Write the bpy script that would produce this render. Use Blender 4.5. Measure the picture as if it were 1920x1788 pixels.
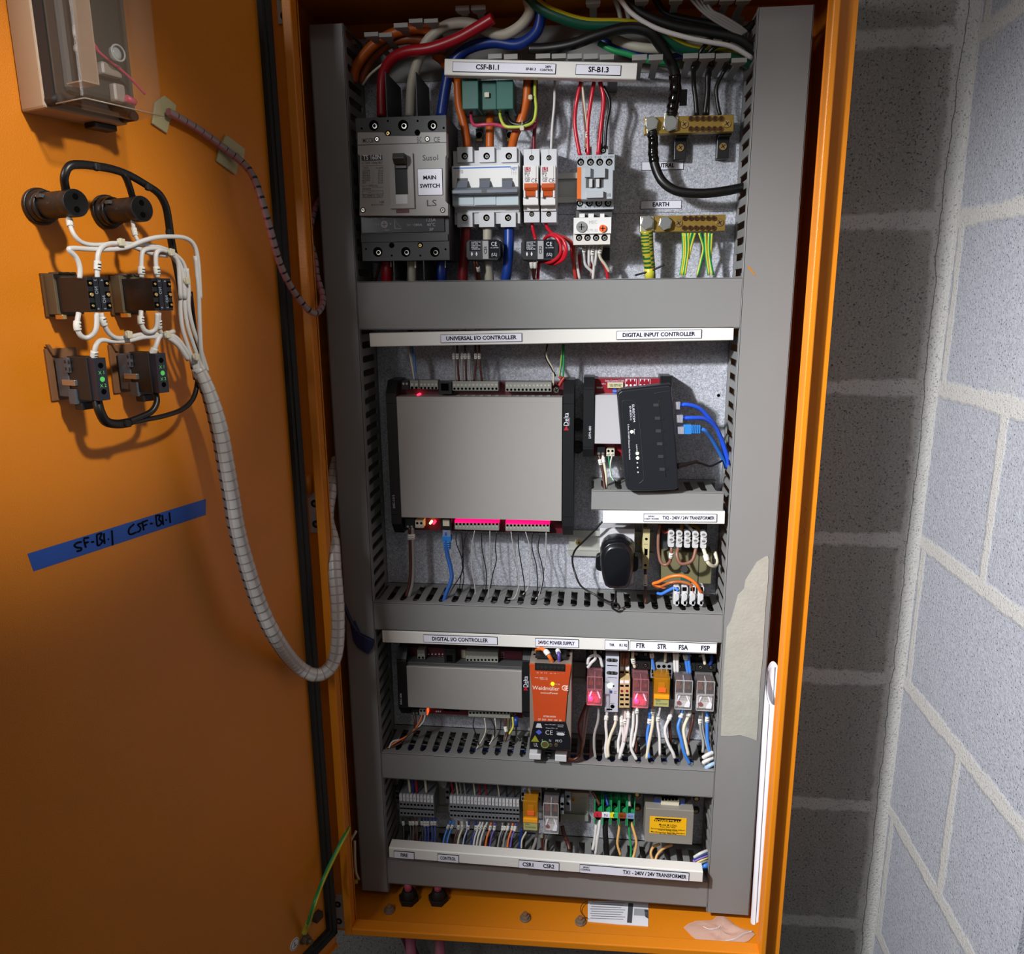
import bpy, bmesh, math, random
from mathutils import Vector, Matrix
random.seed(7)
S = bpy.context.scene
for o in list(bpy.data.objects): bpy.data.objects.remove(o)
COL = S.collection
H = 1.6                                   # camera height above the floor
# ---------------------------------------------------------------- camera
FPX = 1446.7
PITCH, YAW, ROLL = math.radians(13.10), math.radians(-6.38), math.radians(-0.504)
CF = Vector((math.sin(YAW)*math.cos(PITCH), math.cos(YAW)*math.cos(PITCH), -math.sin(PITCH)))
r_ = CF.cross(Vector((0, 0, 1))).normalized(); u_ = r_.cross(CF)
CR = math.cos(ROLL)*r_ + math.sin(ROLL)*u_
CU = -math.sin(ROLL)*r_ + math.cos(ROLL)*u_
CP = Vector((0, -1.067, 0))
cam = bpy.data.cameras.new('camera'); camo = bpy.data.objects.new('camera', cam); COL.objects.link(camo)
cam.sensor_fit = 'HORIZONTAL'; cam.sensor_width = 36; cam.lens = 36*FPX/1920; cam.clip_start = .02
M3 = Matrix((CR, CU, -CF)).transposed()
camo.matrix_world = Matrix.Translation(CP+Vector((0, 0, H))) @ M3.to_4x4()
S.camera = camo
# ---------------------------------------------------------------- colour management, world, lamps
S.view_settings.view_transform = 'Standard'; S.view_settings.look = 'None'
S.view_settings.gamma = 1; S.view_settings.exposure = 0.0; S.view_settings.use_curve_mapping = False
w = bpy.data.worlds.new('world'); S.world = w; w.use_nodes = True
w.node_tree.nodes['Background'].inputs[0].default_value = (1, .97, .93, 1)
w.node_tree.nodes['Background'].inputs[1].default_value = .125
def lamp(name, kind, loc, power, color, size=.05, target=None, spot=None, blend=.5):
    l = bpy.data.lights.new(name, kind); l.energy = power; l.color = color
    if kind == 'AREA': l.shape = 'RECTANGLE'; l.size = size[0]; l.size_y = size[1]
    else: l.shadow_soft_size = size
    if spot: l.spot_size = math.radians(spot); l.spot_blend = blend
    o = bpy.data.objects.new(name, l); COL.objects.link(o); o.location = Vector(loc)+Vector((0, 0, H))
    if target is not None:
        o.rotation_euler = (Vector(target)-Vector(loc)).to_track_quat('-Z', 'Y').to_euler()
    return o
def aim(loc, az, el): 
    az, el = math.radians(az), math.radians(el); return (loc[0]+math.sin(az)*math.cos(el), loc[1]+math.cos(az)*math.cos(el), loc[2]+math.sin(el))
WL = (-.57, -.92, .32)
lamp('work_lamp', 'SPOT', WL, 165, (.965, .98, 1), .03, target=aim(WL, 64, -33), spot=76, blend=1)
lamp('top_row_fill_spot', 'SPOT', (-.57, -.92, .345), 30, (.965, .98, 1), .03, target=(-.02, -.05, .14), spot=22, blend=1)  # added spot that brightens the top row of devices, no real lamp head
lamp('door_lamp', 'SPOT', (.50, -1.05, .66), 66, (1, .95, .88), .04, target=(-.494, -.486, .05), spot=25, blend=1)
lamp('ceiling_light', 'AREA', (.3, -1.7, 1.0), 1.2, (1, .93, .84), (1.0, .25), target=(0, -.1, -.2))
lamp('soft_fill_light', 'AREA', (-.84, -1.36, .42), 6.5, (.97, .98, 1), (.3, .3), target=(.05, 0, -.1))  # added soft fill that lifts the cabinet's shadows, no doorway behind it

# ---------------------------------------------------------------- geometry helpers (mm; a = right, b = towards the room, c = up from camera height)
Z = {'PX': (0, 0, 1), 'TA': (640, 0, 5.0526), 'TB': (1000, 0, 4.5714), 'MC': (640, 200, 5.418), 'GR': (830, 130, 7.68), 'HG': (830, 270, 6.876),
     'CT': (1050, 150, 4.707), 'NB': (1180, 180, 5.108), 'BX': (0, 0, 5.333), 'PL': (40, 280, 5.333), 'SW': (60, 480, 5.2588),
     'SP': (300, 150, 3.803), 'HR': (350, 600, 2.554), 'TP': (30, 900, 4.923), 'EB': (480, 1480, 5.804), 'UC': (670, 600, 4.465),
     'DI': (1060, 600, 5.647), 'UB': (690, 940, 4.923), 'TX': (1050, 880, 5.818), 'DC': (700, 1170, 6.1645), 'PS': (980, 1190, 7.154),
     'RL': (1080, 1180, 6.164), 'FT': (700, 1450, 6.1935), 'CS': (960, 1450, 6.857), 'PT': (1180, 1450, 7.15), 'BM': (620, 1620, 2.1818),
     'RP': (1300, 1000, 2.27), 'TR': (1300, 0, 5.647), 'R4': (1280, 850, 5.96), 'R6': (1280, 1488, 5.96), 'R5': (560, 1488, 5.96), 'R1': (460, 0, 5.96), 'R3': (480, 850, 5.96)}
def px(z, x, y):
    o = Z[z]; return o[0]+x/o[2], o[1]+y/o[2]
def ray(x, y): return CF + CR*((x-960)/FPX) - CU*((y-894)/FPX)
def P(z, x, y, d):                        # point on the plane d mm in front of the backplate -> (a, c)
    v = ray(*px(z, x, y)); t = (-d/1000-CP.y)/v.y; p = CP+v*t
    return p.x*1000, p.z*1000
def P3(z, x, y, d):
    a, c = P(z, x, y, d); return (a, d, c)
def PZ(z, x, y, c):                       # point on the horizontal plane at height c
    v = ray(*px(z, x, y)); t = (c/1000)/v.z; p = CP+v*t
    return p.x*1000, -p.y*1000
def R(z, x0, y0, x1, y1, d):
    xm, ym = (x0+x1)/2, (y0+y1)/2
    return P(z, x0, ym, d)[0], P(z, x1, ym, d)[0], P(z, xm, y1, d)[1], P(z, xm, y0, d)[1]   # a0 a1 c0 c1
F_CAB = lambda a, b, c: (a/1000, -b/1000, c/1000+H)
DA = math.radians(21.5)
DO = Vector((-.366, -.160, 0)); DD = Vector((-math.sin(DA), -math.cos(DA), 0)); DN = Vector((math.cos(DA), -math.sin(DA), 0))
F_DOOR = lambda a, b, c: tuple(DO + DD*(a/1000) + DN*(b/1000) + Vector((0, 0, c/1000+H)))
def DP(z, x, y, h):
    v = ray(*px(z, x, y)); O = DO+DN*(h/1000); t = ((O-CP).dot(DN))/v.dot(DN); p = CP+v*t-O
    return p.dot(DD)*1000, p.z*1000
def DP3(z, x, y, h):
    s, c = DP(z, x, y, h); return (s, h, c)
def smooth_path(pts, k=7):
    pts = [Vector(p) for p in pts]
    if len(pts) < 3: return pts
    P_ = [pts[0]*2-pts[1]]+pts+[pts[-1]*2-pts[-2]]; out = []
    for i in range(1, len(P_)-2):
        p0, p1, p2, p3 = P_[i-1:i+3]
        for j in range(k):
            t = j/k
            out.append(.5*((2*p1)+(p2-p0)*t+(2*p0-5*p1+4*p2-p3)*t*t+(3*p1-p0-3*p2+p3)*t*t*t))
    out.append(pts[-1]); return out
class MB:
    def __init__(s, fr=F_CAB): s.v = []; s.f = []; s.m = []; s.sm = []; s.fr = fr
    def add(s, vs, fs, m=0, smooth=False):
        n = len(s.v); s.v += [s.fr(*p) for p in vs]
        for f in fs: s.f.append([n+i for i in f]); s.m.append(m); s.sm.append(smooth)
        return s
    def box(s, a0, a1, b0, b1, c0, c1, m=0):
        vs = [(a, b, c) for a in (a0, a1) for b in (b0, b1) for c in (c0, c1)]
        return s.add(vs, [(0, 1, 3, 2), (4, 6, 7, 5), (0, 4, 5, 1), (2, 3, 7, 6), (0, 2, 6, 4), (1, 5, 7, 3)], m)
    def rb(s, rc, b0, b1, m=0): return s.box(rc[0], rc[1], b0, b1, rc[2], rc[3], m)
    def prism(s, poly, b0, b1, m=0, ax='b', poly2=None):
        n = len(poly); q = poly2 or poly
        mk = {'b': lambda p, t: (p[0], t, p[1]), 'a': lambda p, t: (t, p[0], p[1]), 'c': lambda p, t: (p[0], p[1], t)}[ax]
        vs = [mk(p, b0) for p in poly]+[mk(p, b1) for p in q]
        fs = [tuple(range(n)), tuple(range(n, 2*n))]+[(i, (i+1) % n, n+(i+1) % n, n+i) for i in range(n)]
        return s.add(vs, fs, m)
    def cyl(s, p, ax, r, l0, l1, m=0, n=16, r2=None, rot=0, sx=1):
        r2 = r if r2 is None else r2; vs = []
        for l, rr in ((l0, r), (l1, r2)):
            for i in range(n):
                t = 2*math.pi*i/n+rot; x, y = rr*math.cos(t)*sx, rr*math.sin(t)
                vs.append({'b': (p[0]+x, l, p[-1]+y), 'a': (l, p[0]+x, p[-1]+y), 'c': (p[0]+x, p[-1]+y, l)}[ax])
        n_ = len(s.v); s.v += [s.fr(*q) for q in vs]
        s.f += [[n_+i for i in range(n)], [n_+n+i for i in range(n)]]; s.m += [m, m]; s.sm += [False, False]
        for i in range(n): s.f.append([n_+i, n_+(i+1) % n, n_+n+(i+1) % n, n_+n+i]); s.m.append(m); s.sm.append(n > 8)
        return s
    def hole(s, a, c, b, r, depth=1.2, m=1, m2=0, n=14):    # a raised collar with a dark bottom
        s.cyl((a, c), 'b', r*1.15, b-.1, b+.25, m2, n); s.cyl((a, c), 'b', r, b+.2, b+.32, m, n); return s
    def screw(s, a, c, b, r, m=0, ms=1, rot=.6, h=1.0, slot='x'):
        s.cyl((a, c), 'b', r, b-.2, b+h, m, 14, r*.86)
        for k in ((0, 1) if slot == 'x' else (0,)):
            t = rot+k*math.pi/2; dx, dy = math.cos(t)*r*.62, math.sin(t)*r*.62; ex, ey = -math.sin(t)*r*.13, math.cos(t)*r*.13
            s.prism([(a-dx-ex, c-dy-ey), (a+dx-ex, c+dy-ey), (a+dx+ex, c+dy+ey), (a-dx+ex, c-dy+ey)], b+h-.05, b+h+.06, ms)
        return s
    def sphere(s, p, r, m=0, n=12, sc=(1, 1, 1)):
        k = n//2; vs = [(p[0], p[1], p[2]+r*sc[2])]
        for i in range(1, k):
            ph = math.pi*i/k
            for j in range(n):
                t = 2*math.pi*j/n
                vs.append((p[0]+r*sc[0]*math.sin(ph)*math.cos(t), p[1]+r*sc[1]*math.sin(ph)*math.sin(t), p[2]+r*sc[2]*math.cos(ph)))
        vs.append((p[0], p[1], p[2]-r*sc[2])); fs = []
        for j in range(n): fs.append((0, 1+j, 1+(j+1) % n)); fs.append((len(vs)-1, 1+(k-2)*n+j, 1+(k-2)*n+(j+1) % n))
        for i in range(k-2):
            for j in range(n): fs.append((1+i*n+j, 1+i*n+(j+1) % n, 1+(i+1)*n+(j+1) % n, 1+(i+1)*n+j))
        return s.add(vs, fs, m, True)
    def tube(s, pts, r, m=0, n=10, k=7, stripe=None, rfun=None, raw=False, mfun=None):
        pl = [Vector(p) for p in pts] if raw else smooth_path(pts, k)
        if len(pl) < 2: return s
        up = None; vs = []; N = len(pl)
        for i, p in enumerate(pl):
            t = (pl[min(i+1, N-1)]-pl[max(i-1, 0)])
            if t.length < 1e-6: t = Vector((0, 0, 1))
            t.normalize()
            if up is None:
                up = Vector((0, 1, 0)) if abs(t.y) < .9 else Vector((1, 0, 0))
            up = (up-t*up.dot(t))
            if up.length < 1e-5: up = Vector((1, 0, 0))
            up.normalize(); sd = t.cross(up)
            rr = r*(rfun(i/(N-1)) if rfun else 1)
            for j in range(n):
                a = 2*math.pi*(j+.5)/n
                vs.append(tuple(p+up*math.cos(a)*rr+sd*math.sin(a)*rr))
        n0 = len(s.v); s.v += [s.fr(*q) for q in vs]
        for i in range(N-1):
            for j in range(n):
                s.f.append([n0+i*n+j, n0+i*n+(j+1) % n, n0+(i+1)*n+(j+1) % n, n0+(i+1)*n+j])
                mm = m
                if stripe is not None and j in stripe[1]: mm = stripe[0]
                if mfun: mm = mfun(i/(N-1), j, mm)
                s.m.append(mm); s.sm.append(True)
        s.f += [[n0+j for j in range(n)], [n0+(N-1)*n+j for j in range(n)]]; s.m += [m, m]; s.sm += [False, False]
        return s
    def torus(s, p, ax, R_, r, m=0, n=20, k=8):
        vs = []; fs = []
        for i in range(n):
            t = 2*math.pi*i/n
            for j in range(k):
                q = 2*math.pi*j/k; x, y, z = (R_+r*math.cos(q))*math.cos(t), (R_+r*math.cos(q))*math.sin(t), r*math.sin(q)
                vs.append({'b': (p[0]+x, p[1]+z, p[2]+y), 'a': (p[0]+z, p[1]+x, p[2]+y), 'c': (p[0]+x, p[1]+y, p[2]+z)}[ax])
        for i in range(n):
            for j in range(k): fs.append((i*k+j, ((i+1) % n)*k+j, ((i+1) % n)*k+(j+1) % k, i*k+(j+1) % k))
        return s.add(vs, fs, m, True)
def rrect(a0, a1, c0, c1, r, n=4):
    out = []
    for cx, cy, t0 in ((a1-r, c1-r, 0), (a0+r, c1-r, 90), (a0+r, c0+r, 180), (a1-r, c0+r, 270)):
        for i in range(n+1):
            t = math.radians(t0+90*i/n); out.append((cx+r*math.cos(t), cy+r*math.sin(t)))
    return out
# ---------------------------------------------------------------- materials
def lin(h):
    h = h.lstrip('#'); o = []
    for i in (0, 2, 4):
        c = int(h[i:i+2], 16)/255; o.append(c/12.92 if c <= .04045 else ((c+.055)/1.055)**2.4)
    return (*o, 1)
MATS = {}
def mat(name, col, rough=.5, metal=0, emit=0, alpha=1, trans=0, noise=0, nscale=60, bump=0, bscale=400, spec=.5, coat=0):
    if name in MATS: return MATS[name]
    m = bpy.data.materials.new(name); m.use_nodes = True; nt = m.node_tree; b = nt.nodes['Principled BSDF']
    c = lin(col); b.inputs['Base Color'].default_value = c; b.inputs['Roughness'].default_value = rough
    b.inputs['Metallic'].default_value = metal; b.inputs['Alpha'].default_value = alpha; b.inputs['Specular IOR Level'].default_value = spec
    b.inputs['Transmission Weight'].default_value = trans; b.inputs['Coat Weight'].default_value = coat
    if emit: b.inputs['Emission Color'].default_value = c; b.inputs['Emission Strength'].default_value = emit
    if noise or bump:
        tc = nt.nodes.new('ShaderNodeNewGeometry')
    if noise:
        n = nt.nodes.new('ShaderNodeTexNoise'); n.inputs['Scale'].default_value = nscale; n.inputs['Detail'].default_value = 4
        nt.links.new(tc.outputs['Position'], n.inputs['Vector'])
        mx = nt.nodes.new('ShaderNodeMix'); mx.data_type = 'RGBA'
        mx.inputs[6].default_value = tuple(x*(1-noise) for x in c[:3])+(1,); mx.inputs[7].default_value = tuple(min(1, x*(1+noise)) for x in c[:3])+(1,)
        nt.links.new(n.outputs['Fac'], mx.inputs[0]); nt.links.new(mx.outputs[2], b.inputs['Base Color'])
    if bump:
        n2 = nt.nodes.new('ShaderNodeTexNoise'); n2.inputs['Scale'].default_value = bscale; n2.inputs['Detail'].default_value = 2
        nt.links.new(tc.outputs['Position'], n2.inputs['Vector'])
        bp = nt.nodes.new('ShaderNodeBump'); bp.inputs['Strength'].default_value = bump; bp.inputs['Distance'].default_value = .001
        nt.links.new(n2.outputs['Fac'], bp.inputs['Height']); nt.links.new(bp.outputs['Normal'], b.inputs['Normal'])
    m.diffuse_color = c; MATS[name] = m; return m
def G(n): return MATS[n]
ORANGE = mat('orange_paint', '#D67E12', .38, noise=.06, nscale=12, bump=.25, bscale=900)
TRUNK = mat('grey_pvc', '#818180', .5, noise=.03, nscale=30)
TRIN = mat('grey_pvc_side', '#7C7C7A', .55)
WHITE = mat('white_plastic', '#E4E4E2', .42)
IVORY = mat('ivory_rail', '#E2E0DA', .4)
LBL = mat('engraved_white', '#E6E6F2', .35)
INK = mat('black_ink', '#0C0C14', .9, spec=.1)
BLACK = mat('black_plastic', '#17181A', .38)
BLACKM = mat('matt_black', '#0E0E0F', .6)
DARK = mat('dark_gap', '#050505', .9, spec=.05)
LGREY = mat('light_grey_plastic', '#C9CACC', .45)
MGREY = mat('mid_grey_plastic', '#8C8E92', .45)
DGREY = mat('dark_grey_plastic', '#4A4B4B', .5)
XGREY = mat('charcoal_plastic', '#36383A', .5)
STEEL = mat('zinc_steel', '#B5B7B4', .32, .85)
NICK = mat('nickel', '#C9C6BC', .22, 1)
BRASS = mat('brass', '#9C803C', .4, .6, noise=.15, nscale=80)
BRASSD = mat('brass_screw', '#6B4A30', .35, .7)
GOLD = mat('yellow_zinc', '#D6B878', .28, .9)
ALU = mat('brushed_aluminium', '#ACA9A5', .48, .25, noise=.03, nscale=90)
PCB = mat('dark_red_board', '#5A1222', .4)
PCBR = mat('red_board', '#8E1526', .4)
GRN = mat('green_plastic', '#1F5A50', .35)
RED = mat('red_cable', '#9E1020', .35)
REDB = mat('bright_red_cable', '#C41A2C', .35)
OCAB = mat('orange_cable', '#C05A10', .42)
WCAB = mat('white_cable', '#B8B2A2', .5)
WIREW = mat('white_wire', '#CECCC9', .4)
CREAM = mat('cream_wire', '#CFC8B0', .42)
BLUEC = mat('blue_cable', '#12307E', .35)
BLUEL = mat('light_blue_wire', '#3A78CC', .38)
BCAB = mat('black_cable', '#101010', .38)
BTAPE = mat('black_tape', '#070707', .15)
GREENW = mat('green_wire', '#1E8C50', .4)
YELW = mat('yellow_wire', '#C9C23A', .4)
BROWNW = mat('brown_wire', '#4A2418', .4)
BRNL = mat('light_brown_wire', '#7A5244', .4)
GREYW = mat('grey_wire', '#8C8A86', .45)
PURP = mat('purple_wire', '#5A4AA0', .4)
ORW = mat('orange_wire', '#E07028', .4)
PINKW = mat('pink_wire', '#B83A58', .4)
TAN = mat('tan_wire', '#D0A060', .42)
TIEW = mat('natural_nylon', '#C6BFA6', .45)
MARK = mat('wire_marker', '#DAD8D0', .5)
SPIRAL = mat('clear_spiral', '#CFCCC8', .3)
PAPER = mat('paper', '#E0E0E6', .6)
LEDR = mat('led_red', '#FF2040', .3, emit=5)
LEDRS = mat('led_red_strip', '#FF0C66', .3, emit=1.6)
LEDG = mat('led_green', '#D8FFC0', .3, emit=6)
LEDY = mat('led_yellow', '#D8F01A', .3, emit=2.5)
# ---------------------------------------------------------------- objects
def build(name, mb, mats, parent=None, bev=0, seg=2, label=None):
    me = bpy.data.meshes.new(name); me.from_pydata(mb.v, [], mb.f)
    mats = mats if isinstance(mats, (list, tuple)) else [mats]
    for m in mats: me.materials.append(m)
    me.polygons.foreach_set('material_index', [min(i, len(mats)-1) for i in mb.m]); me.polygons.foreach_set('use_smooth', mb.sm)
    bm = bmesh.new(); bm.from_mesh(me); bmesh.ops.recalc_face_normals(bm, faces=bm.faces); bm.to_mesh(me); bm.free()
    o = bpy.data.objects.new(name, me); COL.objects.link(o)
    if parent: o.parent = parent
    if bev:
        md = o.modifiers.new('bevel', 'BEVEL'); md.width = bev/1000; md.segments = seg; md.limit_method = 'ANGLE'; md.angle_limit = math.radians(40)
    if label: o['label'] = label
    return o
def tag(o, label, cat, group=None):
    o['label'] = label; o['category'] = cat
    if group: o['group'] = group
    return o
def thing(name, label, cat, group=None):
    o = bpy.data.objects.new(name, None); o.empty_display_size = .02; COL.objects.link(o); return tag(o, label, cat, group)
def struct(o): o['kind'] = 'structure'; return o
def dup(root, delta, label=None, group=None):
    r = root.copy(); COL.objects.link(r); v = Vector(F_CAB(*delta))-Vector(F_CAB(0, 0, 0)); r.location = root.location+v
    if label: r['label'] = label
    if group: r['group'] = group
    for ch in list(root.children):
        c = ch.copy(); COL.objects.link(c); c.parent = r
        for g in ch.children:
            d = g.copy(); COL.objects.link(d); d.parent = c
    return r
def text(name, items, b, m, parent, fr=F_CAB, lift=.25, bold=0):
    # items: (string, a, c, height_mm, [align], [rot_deg], [xscale])
    vs = []; fs = []
    for it in items:
        st, a, c, h = it[:4]; al = it[4] if len(it) > 4 else 'L'; rot = math.radians(it[5]) if len(it) > 5 else 0; xs = it[6] if len(it) > 6 else 1
        cu = bpy.data.curves.new('t', 'FONT'); cu.body = st; cu.size = 1; cu.offset = bold
        cu.align_x = {'L': 'LEFT', 'C': 'CENTER', 'R': 'RIGHT'}[al]; cu.align_y = 'CENTER'; cu.resolution_u = 2
        to = bpy.data.objects.new('t', cu); me = bpy.data.meshes.new_from_object(to)
        n = len(vs); k = h/.72
        for v in me.vertices:
            x, y = v.co.x*k*xs, v.co.y*k
            vs.append((a+x*math.cos(rot)-y*math.sin(rot), b+lift, c+x*math.sin(rot)+y*math.cos(rot)))
        fs += [[n+i for i in p.vertices] for p in me.polygons]
        bpy.data.objects.remove(to); bpy.data.curves.remove(cu); bpy.data.meshes.remove(me)
    mb = MB(fr); mb.add(vs, fs)
    me = bpy.data.meshes.new(name); me.from_pydata(mb.v, [], mb.f); me.materials.append(m)
    o = bpy.data.objects.new(name, me); COL.objects.link(o); o.parent = parent; return o
def textw(st, h):                        # width of a string in mm at height h
    cu = bpy.data.curves.new('t', 'FONT'); cu.body = st; to = bpy.data.objects.new('t', cu); me = bpy.data.meshes.new_from_object(to)
    xs = [v.co.x for v in me.vertices]; bpy.data.objects.remove(to); bpy.data.curves.remove(cu); bpy.data.meshes.remove(me)
    return (max(xs)-min(xs))*h/.72
def fit(st, a0, a1, c, h, rot=0):         # text item stretched to span a0..a1
    return (st, (a0+a1)/2, c, h, 'C', rot, (a1-a0)/max(textw(st, h), .01))
def wire(label, pts, r, m, name='wire', cat='wire', group=None, parent=None, marks=(), fr=F_CAB, n=8, stripe=None, mats=None, k=6, caps=None):
    mb = MB(fr); mb.tube(pts, r, 0, n, k, stripe=stripe)
    o = build(name, mb, mats or m, parent)
    if parent is None: tag(o, label, cat, group)
    elif label: o['label'] = label
    sp = smooth_path(pts, 10)
    for t in marks:
        i = int(t*(len(sp)-1)); j = i; L = 0
        while j < len(sp)-1 and L < 6.5: L += (sp[j+1]-sp[j]).length; j += 1
        if j-i < 2: continue
        seg = sp[i:j+1]; s2 = MB(fr); s2.tube(seg, r*1.3+.25, 0, 10, raw=True)
        d = (seg[-1]-seg[0]).normalized(); mid = (seg[0]+seg[-1])/2; f_ = Vector((0, 1, 0)); sd = d.cross(f_)
        if sd.length > .1:
            sd.normalize(); w_ = (r*1.3)*.55
            for q in (-.28, .08):
                cc = mid+d*(q*(seg[-1]-seg[0]).length)+f_*(r*1.3+.3); e = d*.8
                vs = [cc-sd*w_, cc+sd*w_, cc+sd*w_+e, cc-sd*w_+e]; s2.add([tuple(v) for v in vs], [(0, 1, 2, 3)], 1)
        build('wire_marker', s2, [MARK, INK], o)
    return o
# ================================================================ the room
def wall_mat(name, side):
    m = bpy.data.materials.new(name); m.use_nodes = True; nt = m.node_tree; N = nt.nodes; L = nt.links; b = N['Principled BSDF']
    g = N.new('ShaderNodeNewGeometry'); sx = N.new('ShaderNodeSeparateXYZ'); L.new(g.outputs['Position'], sx.inputs[0])
    def mth(op, a, b_=None, c=None, clamp=False):
        n = N.new('ShaderNodeMath'); n.operation = op; n.use_clamp = clamp
        for i, v in enumerate((a, b_, c)):
            if v is None: continue
            if isinstance(v, (int, float)): n.inputs[i].default_value = v
            else: L.new(v, n.inputs[i])
        return n.outputs[0]
    def noise(sc, det=3, off=0):
        n = N.new('ShaderNodeTexNoise'); n.inputs['Scale'].default_value = sc; n.inputs['Detail'].default_value = det
        if off:
            va = N.new('ShaderNodeVectorMath'); va.operation = 'ADD'; va.inputs[1].default_value = (off, off, off); L.new(g.outputs['Position'], va.inputs[0]); L.new(va.outputs[0], n.inputs['Vector'])
        else: L.new(g.outputs['Position'], n.inputs['Vector'])
        return n.outputs['Fac']
    hc = .2155; z0 = H+.092+hc*20
    u = sx.outputs['Y'] if side == 'right' else sx.outputs['X']
    zz = mth('DIVIDE', mth('SUBTRACT', z0, sx.outputs['Z']), hc)
    fr = mth('FRACT', mth('ADD', zz, .5)); dz = mth('MULTIPLY', mth('ABSOLUTE', mth('SUBTRACT', fr, .5)), hc)
    row = mth('FLOOR', zz); par = mth('MODULO', row, 2)
    if side == 'right': uu = mth('DIVIDE', mth('ADD', mth('SUBTRACT', -.0275+.7, u), mth('MULTIPLY', par, -.165)), .33)
    else: uu = mth('DIVIDE', mth('ADD', mth('SUBTRACT', .43+4, u), mth('MULTIPLY', par, .2)), .40)
    du = mth('MULTIPLY', mth('ABSOLUTE', mth('SUBTRACT', mth('FRACT', mth('ADD', uu, .5)), .5)), .33 if side == 'right' else .4)
    if side == 'right':      # stretcher joints every 0.33 m, starting next to the corner on odd courses
        pass
    n1 = noise(75, 8); n2 = noise(9, 3, 5)
    wob = mth('MULTIPLY', mth('SUBTRACT', n1, .5), .012 if side == 'back' else .009); wob2 = mth('MULTIPLY', mth('SUBTRACT', n2, .5), .012)
    def band(d, wd, soft):
        return mth('SUBTRACT', 1, mth('DIVIDE', mth('SUBTRACT', mth('ADD', mth('ADD', d, wob), wob2 if side != 'x' else 0), wd), soft), clamp=True)
    jz = band(dz, .0085, .0045); ju = band(du, .006, .004)
    mask = mth('MAXIMUM', jz, ju)
    if side == 'back':
        cx = band(mth('SUBTRACT', .447, sx.outputs['X']), .016, .006); mask = mth('MAXIMUM', jz, cx)
    else:
        cx = band(mth('SUBTRACT', .03, sx.outputs['Y']), .004, .003); mask = mth('MAXIMUM', mask, cx)
    smear = mth('MULTIPLY', mth('SUBTRACT', noise(14, 6, 9), .57), 5, clamp=True)
    smear = mth('MULTIPLY', smear, mth('SUBTRACT', 1, mth('DIVIDE', dz, .06), clamp=True))
    grain = noise(300, 4); pit = mth('MULTIPLY', mth('SUBTRACT', noise(420, 2, 3), .63), 9, clamp=True)
    mix = N.new('ShaderNodeMix'); mix.data_type = 'RGBA'; mix.inputs[6].default_value = lin('#74777D' if side == 'right' else '#66645F'); mix.inputs[7].default_value = lin('#ABAEB8' if side == 'right' else '#9A9893'); L.new(grain, mix.inputs[0])  # back wall: same blocks, its shade deepened by a darker grey
    mixp = N.new('ShaderNodeMix'); mixp.data_type = 'RGBA'; mixp.inputs[7].default_value = lin('#3E3F44'); L.new(mix.outputs[2], mixp.inputs[6]); L.new(pit, mixp.inputs[0])
    mixs = N.new('ShaderNodeMix'); mixs.data_type = 'RGBA'; mixs.inputs[7].default_value = lin('#A8A8A4'); L.new(mixp.outputs[2], mixs.inputs[6]); L.new(mth('MULTIPLY', smear, .7), mixs.inputs[0])
    mixm = N.new('ShaderNodeMix'); mixm.data_type = 'RGBA'; mixm.inputs[7].default_value = lin('#A9A8A5'); L.new(mixs.outputs[2], mixm.inputs[6]); L.new(mask, mixm.inputs[0])
    out = mixm.outputs[2]
    # hairline crack in the corner mortar
    cn = noise(38, 4, 2); cn2 = noise(6, 2, 8)
    if side == 'back':
        pos = mth('ADD', mth('ADD', .439, mth('MULTIPLY', mth('SUBTRACT', cn, .5), .008)), mth('MULTIPLY', mth('SUBTRACT', cn2, .5), .016))
        ck = mth('SUBTRACT', 1, mth('DIVIDE', mth('ABSOLUTE', mth('SUBTRACT', sx.outputs['X'], pos)), .0009), clamp=True)
        mc = N.new('ShaderNodeMix'); mc.data_type = 'RGBA'; mc.inputs[7].default_value = lin('#3A3833'); L.new(out, mc.inputs[6]); L.new(ck, mc.inputs[0]); out = mc.outputs[2]
    L.new(out, b.inputs['Base Color']); b.inputs['Roughness'].default_value = .85
    hgt = mth('ADD', mth('MULTIPLY', mask, .45), mth('SUBTRACT', mth('MULTIPLY', grain, .5), mth('MULTIPLY', pit, .7)))
    bp = N.new('ShaderNodeBump'); bp.inputs['Strength'].default_value = .9; bp.inputs['Distance'].default_value = .003; L.new(hgt, bp.inputs['Height']); L.new(bp.outputs['Normal'], b.inputs['Normal'])
    return m
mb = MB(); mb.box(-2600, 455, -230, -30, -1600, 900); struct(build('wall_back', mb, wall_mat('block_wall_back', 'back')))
mb = MB(); mb.box(455, 655, -30, 326, -1600, 900); struct(build('wall_right', mb, wall_mat('block_wall_right', 'right')))
mb = MB(); mb.box(-2600, 3200, -230, 3200, -1700, -1600); struct(build('floor', mb, mat('concrete_floor', '#5A5854', .8, noise=.2, nscale=5)))
mb = MB(); mb.box(2000, 2100, -230, 3200, -1600, 900); struct(build('wall_far', mb, mat('far_paint', '#3A3E4E', .8, noise=.1, nscale=5)))
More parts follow.
